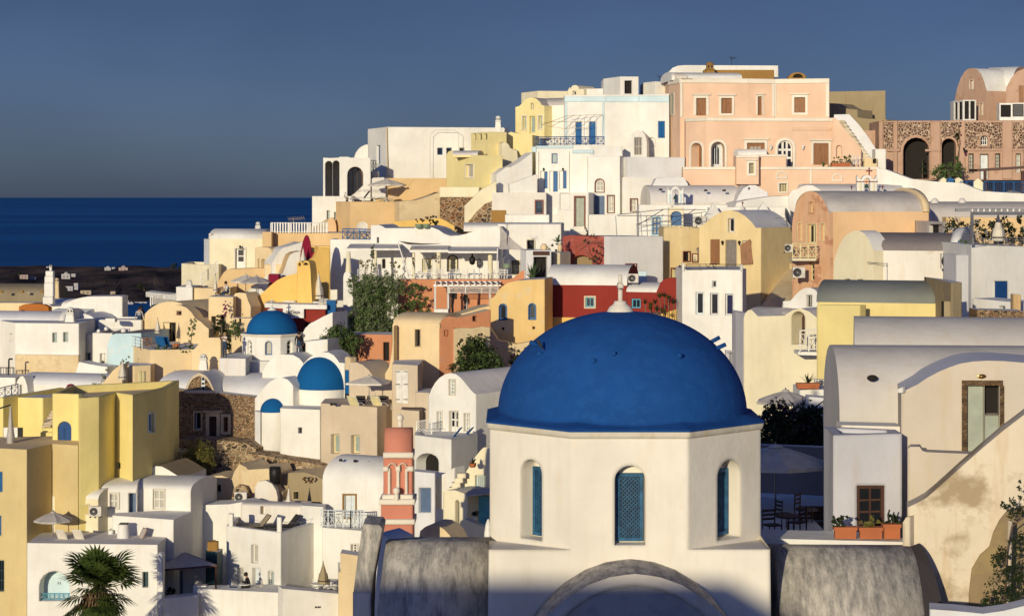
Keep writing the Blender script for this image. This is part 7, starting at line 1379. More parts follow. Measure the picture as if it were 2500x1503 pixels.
t=H('teal_cupboard','tall dark teal cupboard with a white lid against the white wall',GMD,[(502,117.8),(530,117),(540,117.6)],(1,1347),1500,.6,0,cat='cupboard',roof=WH)
m=MB(); m.box(P(520,1332,117.6),(.6,.4,.55)); m.box(P(523,1319,117.6),(.15,.15,.1)); solo(m,'crate',BR,'rusty box standing on the teal cupboard','box',bev=.03)
m=MB(); m.box(P(489,1435,116.4),(.75,.5,.4)); solo(m,'white_bin',WH,'white plastic box under the timber pergola','box',bev=.03)
crown([(P(417,1440,117),(.45,.4,.35))],LD,thing('potted_bush','dark bush in the shade of the timber pergola','bush',P(417,1455,117)),260,.06)
for i,x in enumerate((571,630)): chair(['blue-draped chair left of the sitting person','pale chair behind the sitting person'][i],P(x,1452,116.1),R(90 if i==0 else -90),BLD if i==0 else FC,'chairs by the pale door')
table('small white table in front of the sitting person',P(598,1454,115.8),.35,.68,WH,'terrace tables')
# white vaulted house with brown-framed door
t=V('white_house','white vaulted house with dark roof drain holes and a brown-framed pale door',W,(787,121.6),(936,119.8),1177,1108,1600,4.6,[('door',840,1208,868,1262,{'c':WHB,'n':2,'t':(4,BR),'rd':.25})],roof=W)
m=MB()
for x,y in ((832,1123),(867,1125),(902,1129),(937,1132)): m.lathe(P(x,y,121.6),[(0,-.05),(.12,-.05),(.09,.08),(0,.1)],8)
solo(m,'drain_spout',BK,'row of four black drain spouts on the white vaulted roof','drain')
t=H('balcony_wall','cream wall under the pale blue balcony railing',W,[(786,119.2),(884,118)],1287,1700,1.5,.0,{0:[('win',858,1328,873,1349,{'nx':2,'ny':3,'c':WH,'t':(3,TR)}),('dark',826,1372,829,1408,{'c':GP})]},cat='wall')
railing('balcony_railing','pale blue-white crossed balcony railing below the brown-framed door',WHB,[P(783,1285,119.2),P(856,1288,117.6),P(888,1287,118)],.98,'xs','balcony railings',n=4,r=.028)
H('yellow_shed','small ochre shed with a lighter box top beside the stained grey wall',TC,[(826,113.6),(872,112.6)],1395,1900,1.2,0,cat='shed'); H('water_box','tan flat-sided box on top of the ochre shed',TC,[(831,113.4),(876,112.5)],1349,1396,1.2,0,cat='box',roof=GL)
umbrella_shut('closed khaki parasol on the bottom terrace',P(789,1448,115.6),1.85,FT,r=.34,pole=.32)
for i,x in enumerate((772,803,812)): chair(['cream chair left of the khaki parasol','white chair right of the khaki parasol','second white chair near the ochre shed'][i],P(x,1452,116+i*.3),R(40*i),WH,'chairs round the khaki parasol')
table('white terrace table beside the khaki parasol',P(776,1450,115.6),.4,.6,WH,'terrace tables'); table('white table behind the khaki parasol',P(806,1446,117.4),.4,.7,WH,'terrace tables',sq=True)
# white vaulted house right of bell tower
t=G('white_house','white vaulted house with a round gable, four-pane windows and a grey roof',W,(1046,122.6),(1162,120.4),[(1046,972),(1048,962),(1054,948),(1063,933),(1074,921),(1087,913),(1100,910),(1113,913),(1125,922),(1137,936),(1148,950),(1156,958),(1162,962)],1400,7.5,
 [('win',1097,926,1112,963,{'nx':2,'ny':4,'c':WH,'g':GLG,'rd':.2,'fw':.05,'t':(2,TR)}),('win',1068,1004,1080,1044,{'nx':2,'ny':4,'c':WH,'g':GLG,'rd':.2,'fw':.05,'t':(2,TR)}),('door',1098,1003,1119,1062,{'c':WH,'n':2,'glz':1,'rd':.2,'t':(2,TR),'tb':0}),('win',1134,1009,1146,1051,{'nx':2,'ny':4,'c':WH,'g':GLG,'rd':.2,'fw':.05,'t':(2,TR)})],roof=GL,side=[])
H('white_terrace','white terrace parapet with a wide shaded arch under the four-pane windows',W,[(1012,118.6),(1102,116.4),(1166,119.6)],(1,1072),1400,3,.15,{0:[('dark',1015,1106,1071,1152,{'arch':.75,'rd':.8})]},cat='terrace')
H('blue_shade_wall','tall blue-shaded passage wall right of the bell tower',W2,[(1012,113.4),(1062,112.6)],1150,1600,1,0,{0:[('dark',1022,1190,1052,1250,{'c':W2 if 0 else GB,'rd':.2})]},cat='wall')
G('white_wall','white peaked ledge below the terrace parapet',W,(1060,114),(1110,113.2),[(1060,1165),(1075,1160),(1092,1152),(1110,1140)],1240,1,cat='wall')
railing('lattice_screen','square white lattice screen left of the four-pane windows',WH,[P(1017,1070,120.4),P(1054,1064,120.2)],1.0,'lattice',n=1,cat='screen',r=.02)
for i,x in enumerate((1100,1128)): lounger(['left blue-and-sand lounge chair behind the white parapet','right blue-and-sand lounge chair behind the white parapet'][i],P(x,1082,119.2),R(-100),FB,FB,'blue lounge chairs',50)
G('cream_house','cream stair house with a small lattice shutter left of the great church',CR,(1110,111.6),(1206,110.6),[(1110,1200),(1130,1165),(1145,1140),(1160,1115),(1172,1100),(1180,1092),(1206,1089)],1600,3,[('win',1160,1160,1186,1200,{'nx':4,'ny':6,'c':SB,'g':GLC,'mw':.03})])
t=thing('stair','little cream steps climbing the cream stair house','stair',P(1110,1190,110.5)); m=MB()
for k in range(4): a=P(1103+k*6.5,1188-k*11.5,110.9); m.box((a.x+.1,a.y-.1,a.z-.12),(.46,.4,.26))
m.build('steps',CR,t)
G('cream_house','cream lower house with a pointed dark slit door right of the bell tower',CR,(1082,108.6),(1142,107.6),[(1082,1200),(1090,1196),(1112,1196),(1138,1206),(1142,1210)],1700,2,[('dark',1111,1220,1121,1310,{'arch':1.4,'rd':.3})])
H('teal_recess','turquoise shaded porch wall below the grey awning',TB,[(1140,108.6),(1206,108)],1208,1500,.5,0,cat='wall'); m=MB(); m.add([P(1139,1210,106.8),P(1206,1202,106.8),P(1206,1198,109),P(1150,1202,109)],[(0,1,2,3)]); m.prism([P(1139,1212,106.8),P(1206,1204,106.8),P(1206,1201,106.8),P(1139,1209,106.8)],(0,2,0)); solo(m,'awning',FG,'grey canvas awning over the turquoise porch','awning')
G('cream_wall','cream curved garden wall at the foot of the turquoise porch',CR,(1118,106),(1190,105.4),[(1118,1290),(1124,1272),(1135,1266),(1160,1278),(1190,1287)],1700,.5,cat='wall')
G('cream_arch','cream stained half-round roof behind the mottled near vault',TC,(1020,99),(1110,98.4),[(1020,1330),(1026,1295),(1038,1285),(1052,1281),(1070,1283),(1085,1292),(1098,1306),(1106,1322),(1110,1335)],1600,2,cat='roof')
pot('agave in a round terracotta pot on the cream stair house',P(1154,1140,109.6),.2,.22,TCt,'agave',LD,.42); pot('leafy plant in a pale tub under the turquoise porch',P(1160,1270,106.2),.15,.25,FC,'bush',LD,.35)
m=MB(); m.lathe(P(1192,1325,100),[(.22,0),(.2,.5),(.14,.9),(.05,1.15),(0,1.2)],12); solo(m,'covered_parasol',WH,'white wrapped parasol squeezed beside the octagonal drum','parasol')

G('stone_patch','bare stone patch on the crumbling cream ruined house',SRB,(566,126.2),(608,125.9),[(566,1215),(570,1192),(582,1182),(598,1186),(606,1200),(608,1215)],1400,.3,cat='wall')
H('ruined_wall','low earth-brown yard wall before the brown ruined house',RG,[(690,124.4),(760,123.8)],1222,1400,.5,0,cat='wall')
# ================================================================ FOREGROUND CHURCH
CW=plaster('church_limewash',(.79,.73,.61),.10,bs=.3)
cc=Vector((2.875,53.44,0)); ap=3.44; Rr=ap/math.cos(math.pi/8); zt=zat(1052,50); zb=zat(1338,50); zlow=zb-.9
t=thing('great_church','great blue-domed church with a white octagonal drum in the foreground','church',(cc.x,cc.y,-13))
def oc(k,r): return cc+Vector((r*math.cos(math.pi/8+k*math.pi/4),r*math.sin(math.pi/8+k*math.pi/4),0))
mw=MB(); Rb=Rr*1.012
for i in range(8):
    a,b=oc(i,Rr),oc(i+1,Rr); mid=(a+b)/2
    if mid.y>cc.y-.5: mw.add([(a.x,a.y,zlow),(b.x,b.y,zlow),(b.x,b.y,zt),(a.x,a.y,zt)],[(0,1,2,3)]); continue
    if a.x>b.x: a,b=b,a
    sf=Sf(a,b); px=(1500.5,1575.5,1136,1330) if abs(mid.x-cc.x)<.3 else ((1271,1323,1121,1316) if mid.x<cc.x else (1751.5,1808,1121,1315))
    x1,x2,y1,y2=px; u1=sf.uz(x1,(y1+y2)/2)[0]; u2=sf.uz(x2,(y1+y2)/2)[0]; z1=sf.uz((x1+x2)/2,y2)[1]; z2=sf.uz((x1+x2)/2,y1)[1]; hw=(u2-u1)/2; um=(u1+u2)/2
    poly=[(u1,z1)]+[(um-hw*math.cos(math.pi*k/14),z2-hw*.95+hw*.95*math.sin(math.pi*k/14)) for k in range(15)]+[(u2,z1)]
    zq=zb-.06 if abs(mid.x-cc.x)<.3 else zlow; tess(mw,sf,[(0,zq),(0,zt),(sf.L,zt),(sf.L,zq)],[poly]); rd=.46
    for q in range(len(poly)): p1,p2=poly[q],poly[(q+1)%len(poly)]; mw.add([sf.p3(*p1,0),sf.p3(*p2,0),sf.p3(*p2,rd),sf.p3(*p1,rd)],[(0,1,2,3)])
    tess(mw,sf,poly,[],rd)
    w=hw*2; fw=.085; zt2=z2-hw*.62; a0,a1=u1+.06,u2-.03; m=MB(); o=[(a0,z1+.04),(a0,zt2),(a1,zt2),(a1,z1+.04)]; ring(m,sf,o,inset(o,fw),rd-.10,rd-.02); wn=m.build('window_shutter',BLW,t,bev=.006)
    m=MB(); tess(m,sf,o,[],rd-.012); m.build('dark_backing',BK,wn)
    m=MB(); ib=inset(o,fw-.01); b0,b1=ib[0][0],ib[2][0]; c0,c1=ib[0][1],ib[1][1]; W_l,H_l=b1-b0,c1-c0; st=.10
    for sg in (1,-1):
        for k in range(-int(H_l/st)-2,int((W_l+H_l)/st)+2):
            pts=[]
            # line: u = k*st + sg*s ; z=s
            s0,s1=0,H_l
            def uu(s): return k*st+(s if sg==1 else -s)
            lo,hi=0,H_l
            if sg==1: lo=max(lo,-k*st); hi=min(hi,W_l-k*st)
            else: lo=max(lo,k*st-W_l); hi=min(hi,k*st)
            if hi-lo<.03: continue
            p,q=sf.p3(b0+uu(lo),c0+lo,rd-.045-.012*sg),sf.p3(b0+uu(hi),c0+hi,rd-.045-.012*sg); d=(q-p).normalized(); s_=d.cross(sf.N)*.013
            m.prism([p-s_,p+s_,q+s_,q-s_],sf.N*.014)
    m.build('lattice',BLW,wn)
mw.build('drum',CW,t,bev=.03)
m=MB(); m.lathe((cc.x,cc.y,zt),[(Rr-.03,-.20),(Rr+.045,-.17),(Rr+.075,-.08),(Rr+.085,.0),(Rr+.02,.02)],8,False,rz=math.pi/8); m.build('cornice',plaster('cornice_limewash',(.66,.60,.48),.25,bs=.6),t,bev=.012)
m=MB(); m.lathe((cc.x,cc.y,zt+.015),[(Rr+.10,-.03),(Rr+.10,.02),(3.26,.17)],8,False,rz=math.pi/8); rr=3.24; hh=zat(757,53.44)-(zt+.12); m.lathe((cc.x,cc.y,zt+.10),[(rr*math.cos(a_)**.97,hh*math.sin(a_)) for a_ in [math.pi/2*k/30 for k in range(0,31)]],96); dm=m.build('dome',DB,t)
for k,(px,py) in enumerate(((1316,852),(1323,869),(1448,878),(1650,869),(1752,848),(1760,860),(1495,862))):
    Y0=53.44; z=zat(py,51.5); f=(z-zt-.1)/hh; r=rr*math.sqrt(max(0,1-f*f)); x=(px-CX)*51.8/F-cc.x; x=max(-r*.995,min(r*.995,x)); y=-math.sqrt(max(0,r*r-x*x)); 
    if k==4: y=+abs(y)*.2
    n=Vector((x/rr,y/rr,f*.55)).normalized(); p=Vector((cc.x+x,cc.y+y,z)); MB().bar(p-n*.1,p+n*(.26 if k in(0,4,5) else .16),.055,10).build('step_peg',DB,t)
m=MB(); zz=zt+.1+hh; m.lathe((cc.x-.05,cc.y,zz),[(.40,-.14),(.34,-.0),(.29,.10),(.17,.19),(.16,.26),(0,.27)],32); m.box((cc.x-.05,cc.y,zz+.48),(.11,.12,.5)); m.box((cc.x-.05,cc.y,zz+.66),(.15,.5,.13)); m.box((cc.x-.05,cc.y,zz+.82),(.10,.12,.24)); m.build('lantern_cross',CW,t,bev=.02)
# square base
bx0,bx1=(1193-CX)*50/F,(1881-CX)*50/F
pl=Sf(Vector((bx0,49.985,0)),Vector((bx1,49.985,0)))
m=MB(); z0=-16.5; zt3=zat(1340,50); o=[(bx0-.09,49.93,z0),(bx1+.09,49.93,z0),(bx1+.09,57,z0),(bx0-.09,57,z0),(bx0,49.985,zt3),(bx1,49.985,zt3),(bx1,57,zt3),(bx0,57,zt3)]
m.add(o,[(0,1,5,4),(1,2,6,5),(2,3,7,6),(3,0,4,7)]); q=oc(5,Rr),oc(6,Rr); lw=[oc(k,Rr) for k in range(8)]
m.add([(bx0,49.985,zt3),(bx0,52.2,zat(1318,52.0)),(-.57,52.0,zat(1318,52.0)),(1.44,49.985,zt3)],[(0,1,2,3)]); m.add([(bx1,49.985,zt3),(bx1,52.2,zat(1318,52.0)),(6.32,52.0,zat(1318,52.0)),(4.31,49.985,zt3)],[(0,1,2,3)]); m.add([(bx0,52,zt3),(bx1,52,zt3),(bx1,57,zt3),(bx0,57,zt3)],[(0,1,2,3)])
m.build('base',CW,t,bev=.05)
# pointed front vault
PR=[(0,0),(.25,.025),(.60,.08),(1.10,.26),(1.60,.57),(2.00,.92),(2.37,1.38),(2.65,1.95),(2.85,2.7),(2.95,4),(2.95,8)]
zc=zat(1363,50); ux=2.885
full=[(-a,-b) for a,b in reversed(PR[1:])]+[(a,-b) for a,b in PR]
m=MB(); f=[Vector((ux+a,48.0,zc+b)) for a,b in full]; g=[v+Vector((0,2.2,0)) for v in f]; k=len(f); m.add(f+g,[(i,i+1,k+i+1,k+i) for i in range(k-1)],False)
m.build('vault',MO,t)
inn=[(a*.93,b-.27) for a,b in full]; m=MB(); m.add([Vector((ux+a,47.995,zc+b)) for a,b in full]+[Vector((ux+a,47.995,zc+b)) for a,b in inn],[(i,i+1,k+i+1,k+i) for i in range(k-1)]); m.add([Vector((ux+a,47.995,zc+b)) for a,b in inn]+[Vector((ux+a,48.06,zc+b)) for a,b in inn],[(i,i+1,k+i+1,k+i) for i in range(k-1)]); m.build('arch_band',plaster('band_limewash',(.62,.57,.50),.2),t)
m=MB(); pts=[Vector((ux+a,48.05,zc+b)) for a,b in inn]+[Vector((ux+2.8,48.05,-18)),Vector((ux-2.8,48.05,-18))]; m.add(pts,[tuple(range(len(pts)))]); m.build('gable_wall',plaster('grey_render',(.42,.40,.38),.3,patch=2.5,pc=(.34,.33,.32),bs=.7),t)
# side vaults
def sv(x0,x1,yf,zf,Yf,Yc,name,mat,curve=1.0,tilt=0):
    m=MB(); zcst=zf; r=Yc-Yf; n=18; a=[];b=[]
    for i in range(n+1):
        an=math.pi/2*i/n; y=Yc-r*math.cos(math.pi/2-an)*1.0; z=zcst-(r*1.55)*(1-math.cos(an)**1.0)
        # quarter profile from crest forward and down
        y=Yc-r*math.sin(an); z=zcst-r*1.6*(1-math.cos(an))
        a.append(Vector((x0-tilt*(1-math.cos(an)),y,z))); b.append(Vector((x1,y,z)))
    a.append(a[-1]+Vector((-.1*tilt,0,-6))); b.append(b[-1]+Vector((0,0,-6))); a.insert(0,a[0]+Vector((0,3,-.4))); b.insert(0,b[0]+Vector((0,3,-.4)))
    k=len(a); m.add(a+b,[(i,i+1,k+i+1,k+i) for i in range(k-1)],True); m.add(a+[Vector((a[0].x,a[0].y,-18)) ],[tuple(range(k+1))]); m.add(b+[Vector((b[0].x,b[0].y,-18))],[tuple(range(k+1))]); return m.build(name,mat,t)
s53=53/F
sv((944-CX)*s53,(1196-CX)*52/F,0,zat(1319,53),50.9,53,'side_vault',MO,tilt=.28)
sv((1884-CX)*s53,(2222-CX)*s53,0,zat(1333,53),50.6,53,'side_vault',MO,tilt=.1)
# right end arch of the vault, darker edge band
m=MB(); n=18; a=[]; x=(2222-CX)*s53
for i in range(n+1): an=math.pi/2*i/n; a.append(Vector((x+.0,53-2.4*math.sin(an),zat(1333,53)-3.84*(1-math.cos(an)))))
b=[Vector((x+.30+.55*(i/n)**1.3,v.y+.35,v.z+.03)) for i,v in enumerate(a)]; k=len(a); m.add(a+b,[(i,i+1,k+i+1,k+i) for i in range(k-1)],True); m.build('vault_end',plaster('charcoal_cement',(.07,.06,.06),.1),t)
# left buttress slab (stained upper, white lower)
m=MB(); Y=52.2; prof=[(886,1278),(928,1281),(934,1290),(922,1350),(910,1420),(906,1503),(906,1600),(862,1600),(862,1503),(863,1445),(868,1400),(876,1340)]
m.prism([P(x,y,Y) for x,y in prof],(0,1.4,0)); q=MB(); solo(m,'stained_buttress',MO,'narrow stained cement buttress left of the mottled near vault','buttress',bev=.03)
m=MB(); m.prism([P(x,y,52.15) for x,y in [(861.5,1446),(905,1446),(906,1600),(861,1600)]],(0,1.2,0)); solo(m,'white_buttress_foot',CW,'white painted foot under the narrow stained buttress','buttress')
G('white_wall','blue-shaded white flank between the stained buttress and the near vault',W2,(900,55),(960,54.6),[(900,1330),(925,1300),(960,1318)],1800,1,cat='wall')
# bird on the dome peg
t2=thing('bird','small dark bird perched on the left peg of the great dome','bird',P(1318,840,51.8)); m=MB(); b=P(1312,845,51.9); n=10
ax=[(Vector((-.02,0,.17)),.008),(Vector((0,0,.165)),.028),(Vector((.02,0,.13)),.032),(Vector((.05,0,.08)),.045),(Vector((.085,0,.02)),.04),(Vector((.12,0,-.03)),.018),(Vector((.165,0,-.09)),.010)]
vs=[b+p+Vector((0,r*math.cos(2*math.pi*i/n),0))+Vector((.7,0,.7))*r*math.sin(2*math.pi*i/n) for p,r in ax for i in range(n)]
m.add(vs,[(j*n+i,j*n+(i+1)%n,(j+1)*n+(i+1)%n,(j+1)*n+i) for j in range(len(ax)-1) for i in range(n)],True); m.build('body',FK,t2); MB().bar(b+Vector((-.02,0,.165)),b+Vector((-.055,0,.16)),.008,5,.002).build('beak',BK,t2)
for s in (-.012,.012): MB().bar(b+Vector((.06,s,.05)),b+Vector((.055,s,-.01)),.005,4).build('leg',BK,t2)
# unseen block added behind the camera to throw shadow on the church foot
L_=72; q=Vector((5.3,50,zat(1415,50)))-ldir*L_
H2=MB(); H2.box((q.x-6.2,q.y-3,q.z-8),(12.4,6,16)); solo(H2,'shadow_block',W,'unseen white block behind the viewpoint, added to shade the church foot','house')
# ================================================================ PINK BELL TOWER
PKT=plaster('salmon_plaster',(.60,.235,.155),.12)
TY=95.0; s=TY/F; t=thing('bell_tower','slim salmon-pink bell tower with white cornices and ball finials','bell tower',P(970,1325,TY))
def bxs(x0,x1,y0,y1,Y0,d,mat,name,bev=.02): p,q=P(x0,y1,Y0),P(x1,y0,Y0); m=MB(); m.box(((p.x+q.x)/2,Y0+d/2,(p.z+q.z)/2),(q.x-p.x,d,q.z-p.z)); return m.build(name,mat,t,bev=bev)
rotb=0
bxs(936,1008,1280,1335,TY-.05,1.5,PKT,'lower_body'); bxs(926,1013,1267,1280,TY-.2,1.8,TR,'cornice'); bxs(930,1008,1231,1268,TY-.02,1.45,PKT,'middle_body'); bxs(926,1013,1218,1232,TY-.25,1.9,TR,'cornice')
bxs(933,1008,1207,1219,TY-.1,1.5,TR,'plinth'); bxs(936,1007,1115,1208,TY+.25,1.1,PKT,'belfry'); bxs(935,1009,1104,1118,TY-.12,1.5,TR,'cornice')
m=MB(); k=14; fr=[];a0=P(938,1106,TY-.02)
for i in range(k+1): an=math.pi/2*i/k; fr.append(Vector((0,.62-.62*math.cos(an),1.14*math.sin(an))))
full_=fr+[Vector((0,1.24-v.y,v.z)) for v in reversed(fr[:-1])]; A_=[a0+v*1 for v in full_]; B_=[P(1006,1106,TY-.02)+v for v in full_]; kk=len(A_); m.add(A_+B_,[(i,i+1,kk+i+1,kk+i) for i in range(kk-1)],True); m.add(A_,[tuple(range(kk))]); m.add(B_,[tuple(range(kk))]); m.build('barrel_roof',PKT,t)
for x,y,Y in ((977,1039,TY+.55),(968,1217,TY-.28)):
    c=P(x,y,Y); MB().lathe(c+Vector((0,0,-.05)),[(.11,0),(.11,.22),(.08,.26),(.13,.3),(.165,.4),(.165,.46),(.12,.55),(0,.6)],18).build('ball_finial',TR,t)
for x0,x1,y0,y1 in ((947,953,1143,1207),(968,975,1143,1207),(989,995,1143,1207)): bxs(x0,x1,y0,y1,TY+.12,.16,TR,'column',0)
for x0,x1 in ((935,948),(966,977),(994,1009)): bxs(x0,x1,1138,1150,TY+.06,.3,TR,'capital',0)
for x in (957.5,983): 
    m=MB(); o=[(x+11*math.cos(R(a_)),1141-12*math.sin(R(a_))) for a_ in range(0,181,20)]; i_=[(x+8.4*math.cos(R(a_)),1141-9.4*math.sin(R(a_))) for a_ in range(0,181,20)]
    m.add([P(a,b,TY+.12) for a,b in o]+[P(a,b,TY+.12) for a,b in i_]+[P(a,b,TY+.25) for a,b in o],[(j,j+1,11+j,10+j) if 0 else (j,j+1,10+j+1,10+j) for j in range(9)]+[(j,j+1,20+j+1,20+j) for j in range(9)]); m.build('arch_moulding',TR,t)
# ================================================================ PLANTS, PARASOLS, FURNITURE, PEOPLE
bush('vine','huge flowering bougainvillea vine tumbling over the wall left of centre','vine',[(P(915,720,147.6),(1.7,.8,1.5)),(P(890,700,148),(1.2,.8,1.0)),(P(950,700,148),(1.2,.8,1.0)),(P(900,780,146.6),(1.6,.8,1.6)),(P(945,760,147),(1.1,.7,1.4)),(P(880,830,146),(1.4,.8,1.0)),(P(925,830,146.4),(1.2,.8,.9)),(P(955,820,147),(.7,.6,.9)),(P(867,690,148),(.5,.5,.6)),(P(905,740,146.9),(1.4,.8,1.5)),(P(895,800,146.2),(1.4,.8,1.2))],LP,24000,.078,[([P(880,905,146.8),P(872,880,146.4),P(890,850,146.4),P(900,800,147)],.10,.03)],second=LF,frac=.45)
bush('vine','darker leafy vine mass at the lower left of the bougainvillea','vine',[(P(825,825,141),(1.1,.8,1.0)),(P(850,840,141),(.9,.7,.9)),(P(810,850,141),(.7,.6,.6))],LF,5200,.08,[([P(850,885,141.4),P(840,860,141),P(825,830,141)],.08,.03)],second=LD,frac=.4)
bush('vine','sparse dark climber on the terracotta wall','vine',[(P(1010,705,148.6),(.5,.3,.7)),(P(1020,735,148.4),(.9,.3,.5)),(P(1000,750,148.3),(1.1,.3,.4)),(P(1040,755,148.3),(.6,.3,.25)),(P(1035,700,148.6),(.5,.3,.15)),(P(985,765,148),(.7,.3,.3))],LF,1700,.08,[([P(1012,790,148.6),P(1010,740,148.5),P(1016,690,148.6)],.05,.02)],clump=.6)
bush('vine','thin leafy stem climbing a column at the left of the restaurant','vine',[(P(909,600+k*14,150.4),(.16,.15,.3)) for k in range(6)],LF,600,.06,[([P(905,675,150.4),P(909,640,150.4),P(912,598,150.4)],.04,.02)])
for i,(x,y) in enumerate(((890,640),(962,645))): bush('small_tree','little yellow-green tree, %s on the restaurant terrace'%['left','right'][i],'tree',[(P(x,y,151.8),(.45,.3,.3)),(P(x+4,y+12,151.8),(.3,.3,.3))],LO,260,.06,[([P(x+3,678,151.8),P(x+2,y,151.8)],.03,.02)])
bush('climbing_plant','scrambling dark climber over the streaky red rock wall','climbing plant',[(P(1440,575,152),(.7,.2,.12)),(P(1428,585,152),(.2,.2,.3)),(P(1465,610,151.8),(.18,.2,.6)),(P(1452,632,151.6),(.5,.3,.3)),(P(1446,610,151.8),(.2,.2,.15))],LD,420,.06,[([P(1452,645,151.6),P(1430,610,151.8),P(1428,575,152)],.03,.015),([P(1452,645,151.6),P(1468,610,151.8),P(1466,590,152),P(1430,588,152)],.03,.012),([P(1405,605,152),P(1430,590,152),P(1470,592,152)],.025,.012)])
t=thing('potted_agave','tall agave in a clay jar beside the red rock wall','potted plant',P(1366,613,150.6)); MB().lathe(P(1367,613,150.6),[(0,0),(.14,0),(.17,.3),(.1,.55),(0,.55)],14).build('pot',TC,t); spikes(P(1362,592,150.6),.75,LA,t,20,.06); crown([(P(1358,603,150.8),(.45,.3,.35))],LD,t,160,.07)
m=MB(); m.lathe(P(1328,611,150.6),[(0,0),(.22,0),(.28,.25),(.12,.5),(0,.5)],14); solo(m,'clay_jar',TC,'round clay jar on the gateway roof','jar'); crown([(P(1336,606,150.4),(.2,.2,.2))],LF,thing('potted_plant','small green plant beside the clay jar','potted plant',P(1336,611,150.4)),90,.05)
spikes(P(1300,684,147.4),1.75,LA,thing('agave','large upright agave before the gateway doorway','agave',P(1298,684,147.6)),22,.10,spread=.55)
t=thing('palm_tree','fan palm with dead fronds at the bottom left','palm tree',P(238,1560,106)); MB().tube([P(238,1620,106),P(240,1500,106),P(240,1430,106)],.35,12,.28).build('trunk',BKk,t)
def fan(m,o,d,L_,w,rnd,n=15,droop=.25):
    d=d.normalized(); up=Vector((0,0,1)); s=d.cross(up)
    s=s.normalized() if s.length>.1 else Vector((1,0,0)); nrm=s.cross(d).normalized(); h=o+d*L_*.5
    for i in range(n):
        a=(i/(n-1)-.5)*R(155); dd=(d*math.cos(a)+s*math.sin(a)); l=L_*.62*(.75+.25*math.cos(a)); sd=(s*math.cos(a)-d*math.sin(a))*.5*l*R(155)/(n-1)
        p1=h+dd*l*.55+nrm*(.05*(i%2)); p2=h+dd*l+Vector((0,0,-droop*l))
        m.add([h,p1-sd*.62,p2,p1+sd*.62],[(0,1,2,3)])
    m.bar(o,h,.025,4)
rnd=random.Random(11); top=P(243,1440,106)
def fronds(name,mat,k,l0,l1,e0,e1,droop):
    m=MB()
    for i in range(k):
        a=2.4*i+rnd.random()*.5; e=R(rnd.uniform(e0,e1)); fan(m,top+Vector((0,0,rnd.uniform(-.4,.2))),Vector((math.cos(a)*math.cos(e),math.sin(a)*math.cos(e)-.0,math.sin(e))),rnd.uniform(l0,l1),1,rnd,15,droop)
    return m.build(name,mat,t)
fronds('fronds',LY,52,1.6,2.7,-32,85,.2); fronds('lower_fronds',LY,12,1.4,2.2,-60,-25,.3); m=MB()
for i in range(260):
    a=rnd.uniform(0,6.28); r=rnd.uniform(.25,1.3); z=rnd.uniform(-.1,1.3); p=top+Vector((math.cos(a)*.25,math.sin(a)*.25,.2-z)); q=p+Vector((math.cos(a)*r*.7,math.sin(a)*r*.7,-rnd.uniform(.3,1.2))); m.bar(p,(p+q)/2+Vector((math.cos(a)*.2,math.sin(a)*.2,.15)),.03,3); m.bar((p+q)/2+Vector((math.cos(a)*.2,math.sin(a)*.2,.15)),q,.03,3,.01)
m.build('dead_fronds',LB,t)
bush('shrub','big dusty-green tamarisk bush before the terracotta archway','shrub',[(P(1165,870,131.4),(1.2,.8,1.3)),(P(1140,850,131.6),(.6,.5,.8)),(P(1190,890,131.2),(1.1,.7,.8)),(P(1130,895,131.2),(.9,.7,.7)),(P(1172,832,131.8),(.4,.4,.5))],LD,6800,.085,[([P(1165,935,131.4),P(1165,880,131.4)],.08,.03)],second=LF,frac=.35)
bush('shrub','flowering spiky shrub beside the left edge of the great dome','shrub',[(P(1270,890,134),(.7,.5,.8)),(P(1258,870,134),(.4,.4,.6)),(P(1285,870,134),(.3,.3,.5)),(P(1248,845,134),(.1,.2,.5))],LD,1500,.08,[([P(1270,935,134),P(1262,880,134)],.05,.02),([P(1262,900,134),P(1248,850,134),P(1247,830,134)],.02,.01)],second=LQ,frac=.15)
t=thing('yucca_group','cluster of spiky yucca heads behind the dome top','yucca',P(1610,790,136)); m=MB()
for i,(x,y) in enumerate(((1575,742),(1590,748),(1600,742),(1611,727),(1622,725),(1632,730),(1604,760),(1622,765),(1644,742),(1588,756))): o=P(x,y,136-i*.05); spikes(o,.48,LY if i%2 else LD,t,26,.03,'head'); m.bar(P(x+4,800,136),o,.035,5)
m.build('stem',BKk,t)
t=thing('planter','row of green glazed pots with dry plants on the restaurant roof','potted plant',P(1035,556,157)); m=MB()
for x in (1023,1041): m.lathe(P(x,557,156.5),[(0,0),(.22,0),(.32,.32),(0,.32)],12)
m.build('pots',GPt,t); crown([(P(1022,538,156.5),(.35,.25,.3)),(P(1040,535,156.6),(.4,.25,.3))],LR,t,260,.06,'dry_leaves'); crown([(P(1058,537,156.8),(.4,.3,.45))],LD,t,260,.08)
bush('shrub','dry twiggy plants at the corner of the tan terrace','shrub',[(P(845,480,181.5),(.4,.3,.35)),(P(853,487,181.5),(.5,.3,.2))],LR,240,.05,[([P(848,492,181.5),P(845,475,181.5)],.03,.01)])
m=MB(); [m.bar(P(870+k*2.1,468,185),P(870+k*2.1+random.uniform(-1,1),463-random.random()*3,185),.008,3) for k in range(32)]; solo(m,'dry_grass',LR,'strip of dry grass along the tan parapet ledge','grass')
crown([(P(728,738,150.2),(.35,.2,.12))],LF,thing('potted_plant','small green plant on the cafe roof edge','potted plant',P(728,741,150.2)),70,.06)
bush('bougainvillea','bright magenta bougainvillea by the shaded passage','bougainvillea',[(P(550,745,147.2),(.22,.2,.4)),(P(551,760,147),(.25,.2,.3)),(P(549,770,147),(.15,.2,.15))],LM,520,.05,[([P(552,800,147),P(550,760,147)],.03,.02)])
